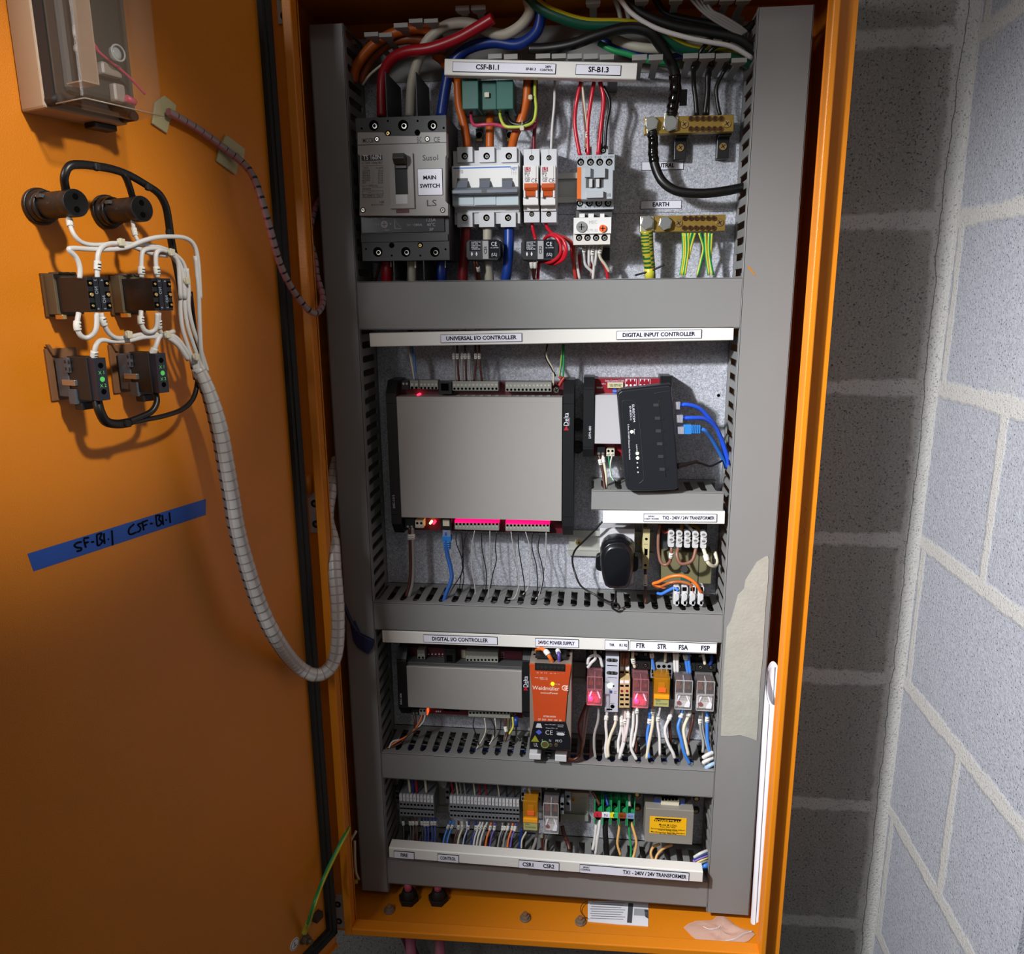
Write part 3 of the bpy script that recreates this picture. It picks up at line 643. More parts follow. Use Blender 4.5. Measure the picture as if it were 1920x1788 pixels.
build('overload_body', mb, [WHITE, mat('warm_white', '#D8D4CC', .45), DGREY, DARK, STEEL], ov, bev=.5)
mb = MB(); a, c = P('CT', 190, 1296, 75); mb.cyl((a, c), 'b', 6.6, 74, 75.5, 0, 24); mb.box(a-3.6, a+3.6, 75.4, 75.7, c-.5, c+.5, 1); mb.box(a-.5, a+.5, 75.4, 75.7, c-3.6, c+3.6, 1)
build('setting_dial', mb, [STEEL, DARK], ov)
mb = MB(); a, c = P('CT', 377, 1310, 75); mb.cyl((a, c), 'b', 4.4, 74, 76.5, 0, 20); mb.box(a-3, a+3, 76.4, 76.7, c-.7, c+.7, 1); mb.box(a-.7, a+.7, 76.4, 76.7, c-3, c+3, 1)
build('reset_dial', mb, [mat('dial_orange', '#F06A28', .4), mat('dial_cross', '#7A1C14', .4)], ov)
text('lettering', [pf('CT', 'MEC', 256, 326, 1256, 4, 74), pf('CT', 'GTK-22', 238, 332, 1328, 3, 74)], 74, mat('embossed_grey', '#B4B4B6', .5), ov)
mb = MB(); mb.rb(R('CT', 375, 1478, 440, 1590, 30), 0, 30); tag(build('interference_suppressor', mb, [BLACK], bev=.6), 'small black square module half hidden below the overload relay', 'module')
# --- current sensors
def csens(x0, x1, nm, label, tabs):
    t = thing('current_sensor', label, 'current sensor', 'black current sensors'); d = 62
    mb = MB(); y0, y1 = 1232, 1505
    pts = [P('HG', x, y, d) for x, y in ((x0+30, y0), (x1-45, y0-5), (x1, y0+50), (x1, y1-60), (x1-40, y1), (x0+25, y1-5), (x0, y1-50), (x0, y0+40))]
    mb.prism(pts, 30, d, 0); build('sensor_body', mb, BLACK, t, bev=1.2)
    mb = MB(); mb.rb(R('HG', x0+45, y0+20, x0+185, y0+145, d), d, d+.3, 0); mb.rb(R('HG', x0+290, y0+5, x0+430, y1-35, d), d, d+.2, 0); pl = build('printed_film', mb, mat('glossy_black', '#202329', .08), t)
    text('lettering', [pf('HG', s_, x0+70, x0+185-(k % 2)*30, y0+35+k*22, 1.7, d+.3) for k, s_ in enumerate(('HAWKEYE 708', 'SPLIT CORE', 'CURRENT SWITCH', 'RANGE 0.5-200A', 'VERIS'))] +
         [pf('HG', 'CE', x0+325, x0+400, y0+58, 5, d+.3), pf('HG', 'UL LISTED', x0+315, x0+420, y0+105, 1.6, d+.3), pf('HG', '\u2666  \u2666', x0+65, x0+150, y1-85, 4, d+.1), pf('HG', '(UL)', x0+330, x0+400, y1-80, 4, d+.3)], d+.3, LBL, pl)
    a0, a1, c0, c1 = R('HG', x0+215, y0+15, x0+290, y1-25, d+1); mb = MB(); mb.box(a0, a1, d, d+1, c0, c1); nl = build('name_strip', mb, mat('strip_silver', '#A7A7A9', .4), t)
    text('lettering', [(nm, (a0+a1)/2, (c0+c1)/2, 3.6, 'C', 90, 1.15)], d+1, INK, nl, bold=.02)
csens(300, 750, 'CS1', 'black current sensor marked CS1 around the white phase cable', 0)
csens(1010, 1500, 'CS2', 'black current sensor marked CS2 with red wire looped through it', 0)
# --- busbars
def busbar(zn, bx, holes, rows, plates, label, brk):
    d = 42; t = thing('busbar', label, 'busbar', 'brass link bars')
    a0, a1, c0, c1 = R(zn, *bx, d); mb = MB(); mb.box(a0, a1, 30, d, c0, c1); build('brass_bar', mb, BRASS, t, bev=.4)
    mb = MB()
    for xs, y in rows:
        for x in xs: a, c = P(zn, x, y, d); mb.cyl((a, c), 'b', 2.9, d, d+2.6, 0, 14); mb.cyl((a, c), 'b', 1.9, d+2.5, d+2.8, 1, 12); mb.box(a-1.5, a+1.5, d+2.7, d+3, c-.3, c+.3, 0)
    build('clamp_screws', mb, [BRASSD, mat('screw_dark', '#2A1810', .4, .5)], t)
    for x, y in holes: mb = MB(); a, c = P(zn, x, y, d); mb.screw(a, c, d, 5, 0, 1, .6, 1.6); build('mounting_screw', mb, [GOLD, BRASSD], t)
    for x in brk:
        mb = MB(); a, _ = P(zn, x, bx[3], 15); 
        mb.box(a-7.5, a+7.5, 0, 14, c0-26, c0+4, 0); mb.box(a-7.5, a+7.5, 12, 30, c0-2, c1+1, 0); o = build('insulating_bracket', mb, BLACK, t, bev=.8)
        mb = MB(); mb.screw(a, c0-12, 14, 5, 0, 1, .6, 1.8); build('bracket_screw', mb, [GOLD, BRASSD], o)
    for x, y, r in plates:
        mb = MB(); a, c = P(zn, x, y, d+6); mb.cyl((a, c), 'b', r*.62, d, d+7, 0, 6, rot=.2); mb.cyl((a, c), 'b', r, d+2, d+7.5, 0, 6, rot=.3); mb.cyl((a, c), 'b', r*.8, d+7.4, d+8, 0, 24)
        build('hex_bolt', mb, [STEEL], t, bev=.4)
    return t, (a0, a1, c0, c1)
nx = [588, 645, 703, 760, 818, 877]
bb, br = busbar('NB', (145, 190, 1000, 352), ((527, 272), (935, 266)), ((nx, 217), ([586, 642, 700, 758, 813, 870], 315)), ((212, 262, 8.6), (392, 262, 9.4)), 'upper brass bar holding black neutral wires', (495, 905))
eb, er = busbar('NB', (105, 1142, 920, 1297), ((472, 1218), (865, 1212)), (([527, 583, 637, 692, 752, 805], 1170), ([523, 580, 636, 692, 748, 802], 1262)), ((170, 1212, 8.6), (345, 1218, 8.6)), 'lower brass bar holding green and yellow earth wires', ())
plate('label_plate', 'NB', 118, 625, 520, 708, 0, [('NEUTRAL', .25, .77, .5, .5)], 'white NEUTRAL label stuck below the upper brass bar', 'label', group='engraved labels')
plate('label_plate', 'NB', 108, 1000, 500, 1080, 0, [('EARTH', .30, .69, .48, .5)], 'white EARTH label stuck above the lower brass bar', 'label', group='engraved labels')
# cable lugs on the bars
def lug(pts, d0, d1, label):
    mb = MB(); mb.prism([P('NB', x, y, d1) for x, y in pts], d0, d1); o = tag(build('cable_lug', mb, mat('tinned', '#C8C4B0', .3, .7), bev=.5), label, 'cable lug', 'tinned cable lugs')
lug(((340, 158), (475, 158), (462, 330), (325, 320)), 42, 44, 'tinned lug of the thick black cable on the upper brass bar')
lug(((155, 215), (268, 215), (265, 355), (170, 358)), 42, 44, 'tinned lug of the curved black cable at the left end of the upper bar')
lug(((105, 1150), (235, 1150), (235, 1300), (105, 1300)), 42, 44, 'tinned lug of the striped earth cable on the lower brass bar')
# --- green sealed unit above the three pole breaker
gd = thing('time_delay_unit', 'dark green three-part block on a cream base under the CSF-B1.1 rail', 'relay')
mb = MB(); mb.rb(R('TA', 1145, 770, 1630, 1110, 28), 0, 28); build('cream_base', mb, mat('cream_base', '#8E8668', .5), gd, bev=.8)
mb = MB(); mb.rb(R('TA', 1142, 760, 1300, 1035, 66), 28, 66); mb.rb(R('TA', 1300, 760, 1470, 1040, 58), 28, 58); mb.rb(R('TA', 1470, 755, 1630, 1035, 66), 28, 66); build('green_cover', mb, GRN, gd, bev=1)
mb = MB(); mb.rb(R('TA', 1355, 872, 1400, 920, 62), 56, 62); build('white_button', mb, CREAM, gd, bev=.5)
# --- label rails
def rail(label, bl, br_, h, d0, d1, thick, plates, top=8):
    """cover strip from left-bottom-front pixel bl to right-bottom-front pixel br_, h px tall"""
    A = Vector((*P('PX', *bl, d1), 0)); B_ = Vector((*P('PX', *br_, d1), 0)); A2 = Vector((*P('PX', bl[0], bl[1]-h, d1), 0))
    ex = (B_-A); Lg = ex.length; ex.normalize(); ey = Vector((-ex.y, ex.x, 0)); hh = (A2-A).dot(ey)
    fr = lambda a, b, c: F_CAB(A.x+ex.x*a+ey.x*c, b, A.y+ex.y*a+ey.y*c)
    t = thing('label_rail', label, 'label rail', 'pale plastic label rails')
    mb = MB(fr); mb.prism([(d1, 0), (d1, hh), (d1-1.5, hh+1), (d0, hh+1.5), (d0, hh-1), (d1-2, hh-1), (d1-2, 1), (d0, 1), (d0, -.5), (d1-1, -.8)], 0, Lg, 0, 'a')
    for k in (.12, .88): mb.box(Lg*k-6, Lg*k+6, 0 if d0 < 78 and d1 < 100 else 80, d0+2, hh*.25, hh*.75, 1)
    build('cover_strip', mb, [IVORY, DGREY], t, bev=.3)
    for (x0, x1, f0, f1, its) in plates:
        p0, p1 = P('PX', x0, bl[1], d1)[0]-A.x, P('PX', x1, br_[1], d1)[0]-A.x
        mb = MB(fr); mb.box(p0, p1, d1, d1+1.1, hh*f0, hh*f1, 1); mb.box(p0+.5, p1-.5, d1+1, d1+1.3, hh*f0+.5, hh*f1-.5, 0); o = build('label_plate', mb, [LBL, INK], t)
        w_ = p1-p0; ph = hh*(f1-f0)
        text('lettering', [fit(st, p0+w_*u0, p0+w_*u1, hh*f0+ph*v, ph*fh) for st, u0, u1, v, fh in its], d1+1.3, INK, o, fr=fr, bold=.028)
    return t
rail('short label rail marked CSF-B1.1 and SF-B1.3 at the top of the cabinet', (833, 139), (1193, 147.5), 28, 70, 84, 0,
     [(848.5, 1041.5, .16, .84, (('CSF-B1.1', .235, .455, .5, .5), ('SF-B1.3', .715, .81, .42, .24), ('240V', .90, .955, .68, .22), ('CONTROL', .85, .975, .36, .22))), (1079, 1163.5, .16, .84, (('SF-B1.3', .29, .73, .5, .52),))])
rail('long label rail marked UNIVERSAL I/O CONTROLLER and DIGITAL INPUT CONTROLLER', (694, 649), (1375, 636.5), 23, 64, 80, 0,
     [(827, 979, .16, .84, (('UNIVERSAL I/O CONTROLLER', .07, .93, .5, .46),)), (1156, 1315, .16, .84, (('DIGITAL INPUT CONTROLLER', .07, .92, .5, .46),))])
rail('short bright label rail marked TX2 transformer', (1130.5, 980), (1358.5, 981.5), 21, 64, 80, 0,
     [(1206.5, 1343.5, .15, .85, (('TX2 - 240V / 24V TRANSFORMER', .26, .965, .5, .42), ('24VAC', .06, .155, .68, .2), ('CONT. POWER', .01, .21, .36, .2)))])
rail('label rail marked DIGITAL I/O CONTROLLER, 24VDC POWER SUPPLY, FTR, STR, FSA and FSP', (717.5, 1203.5), (1344, 1225.5), 20.5, 64, 80, 0,
     [(794.5, 933, .16, .84, (('DIGITAL I/O CONTROLLER', .12, .87, .5, .5),)), (1003.5, 1085, .14, .86, (('24VDC POWER SUPPLY', .07, .90, .5, .42),)), (1134, 1177.5, .08, .92, (('THR', .2, .4, .5, .28), ('R1', .64, .76, .5, .28), ('R2', .83, .95, .5, .28))),
      (1181, 1343.5, .08, .92, (('FTR', .075, .17, .52, .5), ('STR', .32, .42, .5, .5), ('FSA', .565, .665, .48, .5), ('FSP', .82, .915, .48, .5)))])
rail('tilted lowest label rail marked FIRE, CONTROL, CSR1, CSR2 and TX1', (730, 1606.5), (1317, 1653), 17, 82, 100, 0,
     [(739, 779, .02, .78, (('FIRE', .34, .68, .5, .5),)), (820.5, 861.5, .02, .82, (('CONTROL', .13, .86, .5, .45),)), (972.5, 1048, .02, .86, (('CSR1', .11, .37, .5, .5), ('CSR2', .61, .88, .5, .5))),
      (1087, 1291, .02, .88, (('24VAC', .03, .09, .72, .22), ('CONTROL', .01, .1, .42, .22), ('TX1 - 240V / 24V TRANSFORMER', .4, .975, .5, .46)))])
# ================================================================ controllers
def screwrow(mb, zn, x0, x1, n, y1, y2, d, r=1.5, m1=1, m2=2):
    for i in range(n):
        x = x0+(x1-x0)*i/(n-1) if n > 1 else x0
        a, c = P(zn, x, y1, d); mb.cyl((a, c), 'b', r, d-.1, d+.25, m1, 10)
        a, c = P(zn, x, y2, d); mb.cyl((a, c), 'b', r*.95, d-.1, d+.25, m2, 10)
def terminal(parent, zn, x0, y0, x1, y1, d0, d1, n, yscrew, yhole, label=None, m=None, name='terminal_strip'):
    mb = MB(); rc = R(zn, x0, y0, x1, y1, d1); mb.rb(rc, d0, d1, 0)
    w_ = (x1-x0)/n; screwrow(mb, zn, x0+w_/2, x1-w_/2, n, yscrew, yhole, d1, max(.9, (rc[1]-rc[0])/n*.34), 1, 2)
    return build(name, mb, [m or mat('terminal_grey', '#8F9087', .5), mat('terminal_screw', '#D8D8D0', .25, .6), DARK], parent, bev=.15, label=label)
dl = thing('controller', 'largest controller with wide plain grey metal cover and black end caps', 'controller', 'building controllers with red boards')
mb = MB(); rc = R('PX', 741, 716, 1056, 996, 30); mb.rb(rc, 8, 30, 0); build('circuit_board', mb, PCB, dl)
tl, bl_ = P('PX', 739.5, 743, 56), P('PX', 747.5, 969.5, 56); tr, br2 = P('PX', 1055.5, 745.5, 56), P('PX', 1051.5, 976, 56)
mb = MB(); ca0, ca1, cc0, cc1 = (tl[0]+bl_[0])/2, (tr[0]+br2[0])/2, (bl_[1]+br2[1])/2, (tl[1]+tr[1])/2
mb.box(ca0, ca1, 28, 56, cc0, cc1); mb.box(ca0, ca1, 55.8, 56.3, cc1-6.2, cc1-5.8, 0); build('metal_cover', mb, ALU, dl, bev=.8)
def endcap(parent, zn, xl, xr, ytop, ybot, d, ch=(14, 14), name='end_cap', yc=None):
    a0, c1 = P(zn, xl, ytop, d); a1, _ = P(zn, xr, ytop, d); _, c0 = P(zn, xl, ybot, d)
    mb = MB(); mb.prism([(6, c0), (d-ch[1], c0), (d, c0+ch[1]*1.2), (d, c1-ch[0]*1.2), (d-ch[0], c1), (6, c1)], a0, a1, 0, 'a')
    for k in (.14, .86): mb.box(a0-.05, a1+.05, d-4, d+.12, c0+(c1-c0)*k-.25, c0+(c1-c0)*k+.25, 1)
    return build(name, mb, [BLACK, DARK], parent, bev=.8), (a0, a1, c0, c1)
_, e1 = endcap(dl, 'PX', 722, 741.5, 714, 1003, 57); o2, e2 = endcap(dl, 'PX', 1056, 1077, 714, 1008, 57)
def ptz(zn, st, x, y, h, d, rot, xs=1): a, c = P(zn, x, y, d); return (st, a, c, h, 'C', rot, xs)
text('lettering', [ptz('PX', 'DSC-1212', 738.5, 940, 3.0, 57, 90, 1.1)], 57, LBL, dl)
text('lettering', [ptz('PX', 'Delta', 1062, 786, 6.5, 57, 90, .9), ptz('PX', 'CONTROLS', 1067, 790, 1.4, 57, 90)], 57, LBL, dl)
mb = MB(); a, c = P('PX', 1062, 803, 57); mb.prism([(a-3.5, c-2.5), (a+3, c-2.5), (a, c+4)], 57, 57.3); build('logo_triangle', mb, mat('logo_tri', '#B02030', .4), dl)
# top connectors
mb = MB(); mb.rb(R('UC', 375, 510, 430, 580, 46), 30, 46, 0)
for x in (386, 414): a, c = P('UC', x, 532, 46); mb.cyl((a, c), 'b', 1.6, 46, 46.3, 1, 10)
build('power_terminal', mb, [BLACK, STEEL], dl)
terminal(dl, 'UC', 440, 505, 512, 575, 30, 45, 2, 540, 566); terminal(dl, 'UC', 520, 503, 675, 578, 30, 45, 5, 540, 568)
mb = MB(); mb.rb(R('UC', 680, 515, 790, 620, 46), 30, 46, 0); mb.rb(R('UC', 700, 530, 765, 590, 46), 45.8, 46.3, 1); build('network_jack', mb, [BLACK, DARK], dl, bev=.5)
terminal(dl, 'UC', 797, 512, 1180, 590, 30, 45, 12, 545, 574); terminal(dl, 'UC', 1240, 520, 1625, 598, 30, 45, 12, 552, 582)
mb = MB(); a, c = P('UC', 510, 627, 40); mb.cyl((a, c), 'b', 1.9, 30, 40.5); build('indicator_led', mb, LEDR, dl, label='glowing pink-red indicator light')
mb = MB(); a, c = P('UC', 1665, 585, 44); mb.screw(a, c, 40, 4.2, 0, 1, .4, 5); build('earth_screw', mb, [NICK, DARK], dl)
mb = MB()
for i in range(6): mb.rb(R('UC', 830+i*65, 630, 858+i*65, 642, 42), 30, 42); mb.rb(R('UC', 1262+i*65, 632, 1290+i*65, 644, 42), 30, 42)
build('jumper_row', mb, G('terminal_grey'), dl)
# bottom connectors
mb = MB(); mb.rb(R('UB', 340, 158, 428, 245, 46), 30, 46, 0)
for x in (368, 404): a, c = P('UB', x, 230, 46); mb.cyl((a, c), 'b', 1.7, 46, 46.3, 1, 10)
build('power_terminal', mb, [BLACK, STEEL], dl)
terminal(dl, 'UB', 436, 172, 510, 243, 30, 45, 2, 232, 200, m=CREAM)
mb = MB()
a, c = P('UB', 575, 200, 40); mb.cyl((a, c), 'b', 1.6, 30, 40.5); build('indicator_led', mb, mat('led_amber', '#FFC070', .3, emit=7), dl, label='warm white indicator light')
mb = MB(); a, c = P('UB', 607, 200, 40); mb.cyl((a, c), 'b', 1.8, 30, 40.5); build('indicator_led', mb, LEDR, dl, label='pink indicator light')
mb = MB(); mb.rb(R('UB', 668, 160, 770, 262, 46), 30, 46, 0); mb.rb(R('UB', 690, 168, 752, 226, 46), 45.8, 46.3, 1); build('network_jack', mb, [BLACK, CREAM], dl, bev=.4)
for x0, x1, y in ((800, 1208, 0), (1270, 1676, 12)):
    terminal(dl, 'UB', x0, 205+y, x1, 262+y, 30, 45, 12, 236+y, 208+y)
    mb = MB(); mb.rb(R('UB', x0, 178+y*.6, x1, 205+y, 41), 30, 41); build('led_row', mb, LEDRS, dl, label='strip of glowing pink-red output lights')
# --- small controller
df = thing('controller', 'small upright controller with red board partly covered by the black network switch', 'controller', 'building controllers with red boards')
mb = MB(); mb.rb(R('DI', 300, 620, 1030, 1440, 30), 8, 30); build('circuit_board', mb, PCBR, df)
mb = MB(); mb.rb(R('DI', 312, 795, 1000, 1310, 50), 28, 50); mb.rb(R('DI', 312, 812, 1000, 815, 50), 49.9, 50.2); build('metal_cover', mb, mat('pale_alu', '#C0BEC2', .45, .1), df, bev=.6)
endcap(df, 'DI', 195, 312, 612, 1460, 52, (10, 10)); endcap(df, 'DI', 1012, 1132, 602, 1455, 52, (10, 10))
text('lettering', [ptz('DI', 'DFM-400', 262, 1188, 3.2, 52, 90, 1.0)], 52, LBL, df)
mb = MB(); mb.rb(R('DI', 446, 660, 612, 718, 34), 30, 34, 0); mb.rb(R('DI', 446, 660, 612, 664, 34), 33.9, 34.2, 1); mb.rb(R('DI', 330, 705, 392, 722, 32), 30, 32, 2)
lp = build('paper_label', mb, [mat('aged_label', '#C9C39A', .5), LBL, LGREY], df)
text('lettering', [pf('DI', 'S/N 400123', 468, 592, 682, 1.6, 34), pf('DI', 'DELTA CTRL', 475, 590, 697, 1.6, 34)], 34.1, INKD, lp)
mb = MB()
for x0, x1 in ((632, 755), (778, 900)):
    for q in ((x0, 622, x1, 625), (x0, 712, x1, 715), (x0, 622, x0+4, 715), (x1-4, 622, x1, 715)): mb.rb(R('DI', *q, 30), 30, 30.3, 0)
    for k in range(3): a, c = P('DI', x0+18+k*42, 690, 30); mb.cyl((a, c), 'b', 1.5, 30, 30.6, 0, 10); a, c = P('DI', x0+18+k*42, 636, 30); mb.box(a-.5, a+.5, 30, 30.4, c-1.4, c+1.4, 0)
build('board_print', mb, LBL, df)
text('lettering', [pf('DI', 'Delta Controls', 422, 556, 642, 2.4, 30), pf('DI', 'C\u20ac 2000', 562, 620, 642, 2.6, 30), pf('DI', 'REV B', 385, 425, 675, 1.8, 30)], 30, LBL, df)
mb = MB(); a, c = P('DI', 523, 751, 33); mb.cyl((a, c), 'b', 3.2, 30, 33, 0, 20); build('round_sticker', mb, mat('sticker_blue', '#1E50B0', .4), df)
text('lettering', [pf('DI', 'PASS', 505, 541, 751, 1.6, 33)], 33, LBL, df)
mb = MB(); mb.rb(R('DI', 332, 1345, 420, 1430, 44), 30, 44, 0)
for x in (355, 397): a, c = P('DI', x, 1412, 44); mb.cyl((a, c), 'b', 1.8, 44, 44.3, 1, 10)
build('power_terminal', mb, [BLACK, STEEL], df)
terminal(df, 'DI', 435, 1365, 520, 1440, 30, 44, 2, 1420, 1385, m=CREAM)
# --- controller in the third row
dc = thing('controller', 'wide low controller with grey metal cover left of the orange power supply', 'controller', 'building controllers with red boards')
mb = MB(); mb.rb(R('DC', 380, 285, 1725, 1050, 30), 8, 30); build('circuit_board', mb, PCB, dc)
mb = MB(); rc = R('DC', 367, 512, 1718, 990, 56); mb.rb(rc, 28, 56, 0); rc = R('DC', 375, 462, 1720, 505, 52); mb.rb(rc, 28, 52, 1)
build('metal_cover', mb, [ALU, DGREY], dc, bev=.8)
endcap(dc, 'DC', 262, 372, 300, 1080, 57); endcap(dc, 'DC', 1722, 1822, 300, 1130, 57)
text('lettering', [ptz('DC', 'DAC-606', 320, 862, 3.0, 57, 90, 1.1)], 57, LBL, dc)
text('lettering', [ptz('DC', 'Delta', 1762, 665, 6.5, 57, 90, .9), ptz('DC', 'CONTROLS', 1792, 690, 1.4, 57, 90)], 57, LBL, dc)
mb = MB(); a, c = P('DC', 1762, 745, 57); mb.prism([(a-3.5, c-2.5), (a+3, c-2.5), (a, c+4)], 57, 57.3); build('logo_triangle', mb, G('logo_tri'), dc)
terminal(dc, 'DC', 508, 300, 595, 402, 30, 44, 2, 352, 385)
mb = MB(); mb.rb(R('DC', 820, 290, 945, 465, 50), 30, 50, 0); mb.rb(R('DC', 845, 355, 915, 430, 50), 49.8, 50.3, 1); build('network_jack', mb, [BLACK, DARK], dc, bev=.5)
terminal(dc, 'DC', 1068, 318, 1440, 435, 30, 44, 9, 375, 412)
mb = MB(); mb.rb(R('DC', 1015, 300, 1065, 440, 32), 30, 32, 0)
for k in range(5):
    a, c = P('DC', 640+k*40, 347, 31); mb.cyl((a, c), 'b', 1.1, 30, 31, 1, 10); mb.rb(R('DC', 632+k*40, 372, 650+k*40, 398, 31), 30, 31, 0)
build('board_parts', mb, [CREAM, LBL], dc)
mb = MB(); mb.box(*[(lambda r: (r[0], r[1], 30, 30.3, r[2], r[3]))(R('DC', 1468, 382, 1518, 386, 30))][0]); mb.rb(R('DC', 1476, 322, 1512, 326, 30), 30, 30.3); mb.rb(R('DC', 1480, 330, 1484, 366, 30), 30, 30.3); mb.rb(R('DC', 1504, 330, 1508, 366, 30), 30, 30.3)
build('board_print', mb, SILV, dc)
mb = MB(); a, c = P('DC', 550, 415, 38); mb.cyl((a, c), 'b', 1.4, 30, 38); build('indicator_led', mb, LEDY, dc, label='yellow-green indicator light')
mb = MB(); a, c = P('DC', 590, 415, 38); mb.cyl((a, c), 'b', 1.6, 30, 38); build('indicator_led', mb, LEDR, dc, label='pink indicator light')
mb = MB(); mb.rb(R('DC', 440, 985, 530, 1045, 44), 30, 44, 0)
for x in (465, 503): a, c = P('DC', x, 1028, 44); mb.cyl((a, c), 'b', 1.8, 44, 44.3, 1, 10)
build('power_terminal', mb, [BLACK, STEEL], dc)
terminal(dc, 'DC', 532, 985, 610, 1050, 30, 44, 2, 1033, 1000)
mb = MB(); mb.rb(R('DC', 600, 980, 628, 1048, 40), 30, 40); build('led_row', mb, mat('led_orange_strip', '#FF5A28', .3, emit=1.2), dc, label='short strip glowing orange-red')
mb = MB(); mb.rb(R('DC', 810, 988, 990, 1004, 36), 30, 36, 0)
for x in (720, 742, 766): mb.rb(R('DC', x, 1005, x+14, 1016, 32), 30, 32, 1)
build('board_parts', mb, [DARK, LBL], dc)
terminal(dc, 'DC', 1100, 1005, 1580, 1078, 30, 44, 12, 1056, 1024)
mb = MB(); a, c = P('DC', 1620, 1035, 44); mb.screw(a, c, 38, 4, 0, 1, .4, 6); build('earth_screw', mb, [NICK, DARK], dc)
mb = MB()
for x, y in ((130, 1110), (130, 1350)): a, c = P('DI', x, y, 10); mb.cyl((a, c), 'b', 8.5, 0, 10, 0, 20); mb.torus((a, 10, c), 'b', 4, .5, 1, 16, 6)
o = build('fixing_boss', mb, [BLACK, BRASSD], dl, label='round black fixing lug with brass ring')
# ================================================================ network switch on the small controller
ns = thing('network_switch', 'black five-port network switch lying tilted over the small controller', 'network switch')
poly = [P('DI', x, y, 92) for x, y in ((548, 800), (556, 762), (590, 738), (760, 718), (1000, 690), (1108, 682), (1128, 700), (1148, 1000), (1200, 1660), (1200, 1780), (1170, 1798), (960, 1812), (700, 1816), (660, 1800), (640, 1760), (620, 1640), (585, 1250))]
cx_ = sum(p[0] for p in poly)/len(poly); cy_ = sum(p[1] for p in poly)/len(poly)
mb = MB(); mb.prism([(cx_+(a-cx_)*1.0, cy_+(c-cy_)*1.0) for a, c in poly], 66, 88, 0); mb.prism(poly, 88, 92, 0, poly2=[(cx_+(a-cx_)*.965, cy_+(c-cy_)*.975) for a, c in poly])
build('switch_case', mb, mat('switch_black', '#1B1D22', .33), ns, bev=.8)
mb = MB()
for i, (x, y) in enumerate(((960, 898), (975, 1038), (985, 1172), (1000, 1308), (1010, 1442), (1025, 1578))): mb.rb(R('DI', x-28, y-16, x+28, y+16, 92), 91.9, 92.8, 0)
for i, (x, y) in enumerate(((1010, 898), (1022, 1038), (1028, 1172), (1045, 1308), (1052, 1442), (1068, 1578))): mb.rb(R('DI', x-20, y-14, x+22, y+14, 92), 91.9, 92.3, 1)
mb.tube([P3('DI', x, y, 92.1) for x, y in ((988, 830), (1030, 1200), (1066, 1660))], .25, 1, 5); mb.tube([P3('DI', x, y, 92.1) for x, y in ((940, 775), (1010, 762), (1118, 748))], .3, 2, 5)
mb.tube([P3('DI', x, y, 92.15) for x, y in ((602, 855), (690, 850), (735, 875), (768, 940), (800, 1250), (828, 1640), (815, 1700), (780, 1730))], .3, 2, 5); mb.tube([P3('DI', x, y, 92.15) for x, y in ((602, 855), (610, 1050), (665, 1700))], .2, 2, 5)
build('moulded_ribs', mb, [mat('rib_grey', '#34353A', .4), mat('rib_dark', '#08080A', .5), G('rib_grey')], ns)
text('lettering', [ptz('DI', 'SURECOM', 722, 985, 2.9, 92, -85, 1.25), ptz('DI', 'EP-805SX-C', 690, 985, 2.2, 92, -85, 1.2), ptz('DI', '5-Port 10/100M Ethernet Mini Switch', 674, 1290, 1.9, 92, -86, 1.15), ptz('DI', 'Power', 730, 1180, 1.8, 92, -85), ptz('DI', 'Link/Act', 757, 1350, 1.8, 92, -85)], 92, LBL, ns)
for x, y, r in ((703, 1182, 1.9), (762, 1410, 1.9), (765, 1460, 1.9)): mb = MB(); a, c = P('DI', x, y, 92.6); mb.cyl((a, c), 'b', r, 91.5, 92.8, 0, 14); build('indicator_led', mb, LEDG, ns)
mb = MB()
for x, y in ((762, 1510), (765, 1560), (770, 1610)): a, c = P('DI', x, y, 92.2); mb.cyl((a, c), 'b', 1.0, 91.8, 92.3, 0, 10)
build('unlit_led', mb, LGREY, ns)
# network leads
def netlead(label, plug, path, m, boot=None, r=2.6):
    t = thing('network_cable', label, 'network cable', 'blue network cables')
    (x0, y0), (x1, y1) = plug; mb = MB(); rc = R('DI', x0, y0, x1, y1, 84); mb.rb(rc, 72, 84, 0)
    w_ = (rc[1]-rc[0])
    for k in range(4): mb.box(rc[0]+w_*(.2+.2*k), rc[0]+w_*(.25+.2*k), 84, 84.2, rc[2]+1, rc[3]-1, 1)
    build('plug', mb, [mat('clear_plug', '#B8BCD0', .15, alpha=.45), mat('plug_pins', '#E0D8C8', .3, .5)], t, bev=.4)
    if boot:
        mb = MB(); rb_ = R('DI', *boot, 83)
        mb.box(rb_[0], rb_[0]+(rb_[1]-rb_[0])*.45, 73, 83, rb_[2], rb_[3], 0)
        for k in range(5): f0 = .45+k*.11; mb.box(rb_[0]+(rb_[1]-rb_[0])*f0, rb_[0]+(rb_[1]-rb_[0])*(f0+.075), 74, 82.5, rb_[2]+.8, rb_[3]-.8, 0); mb.box(rb_[0]+(rb_[1]-rb_[0])*f0, rb_[0]+(rb_[1]-rb_[0])*(f0+.11), 75.5, 81, rb_[2]+2, rb_[3]-2, 0)
        build('cable_boot', mb, mat('boot_blue', '#2A7AC4', .4), t, bev=.5)
    mb = MB(); mb.tube([P3('DI', x, y, d) for x, y, d in path], r, 0, 10); build('cable_sheath', mb, m, t)
netlead('uppermost of the blue network cables plugged into the black switch', ((1143, 865), (1215, 945)), ((1210, 900, 78), (1300, 895, 78), (1430, 940, 74), (1560, 1080, 66), (1640, 1220, 58), (1710, 1420, 48), (1730, 1560, 40)), mat('net_blue', '#2352D0', .35))
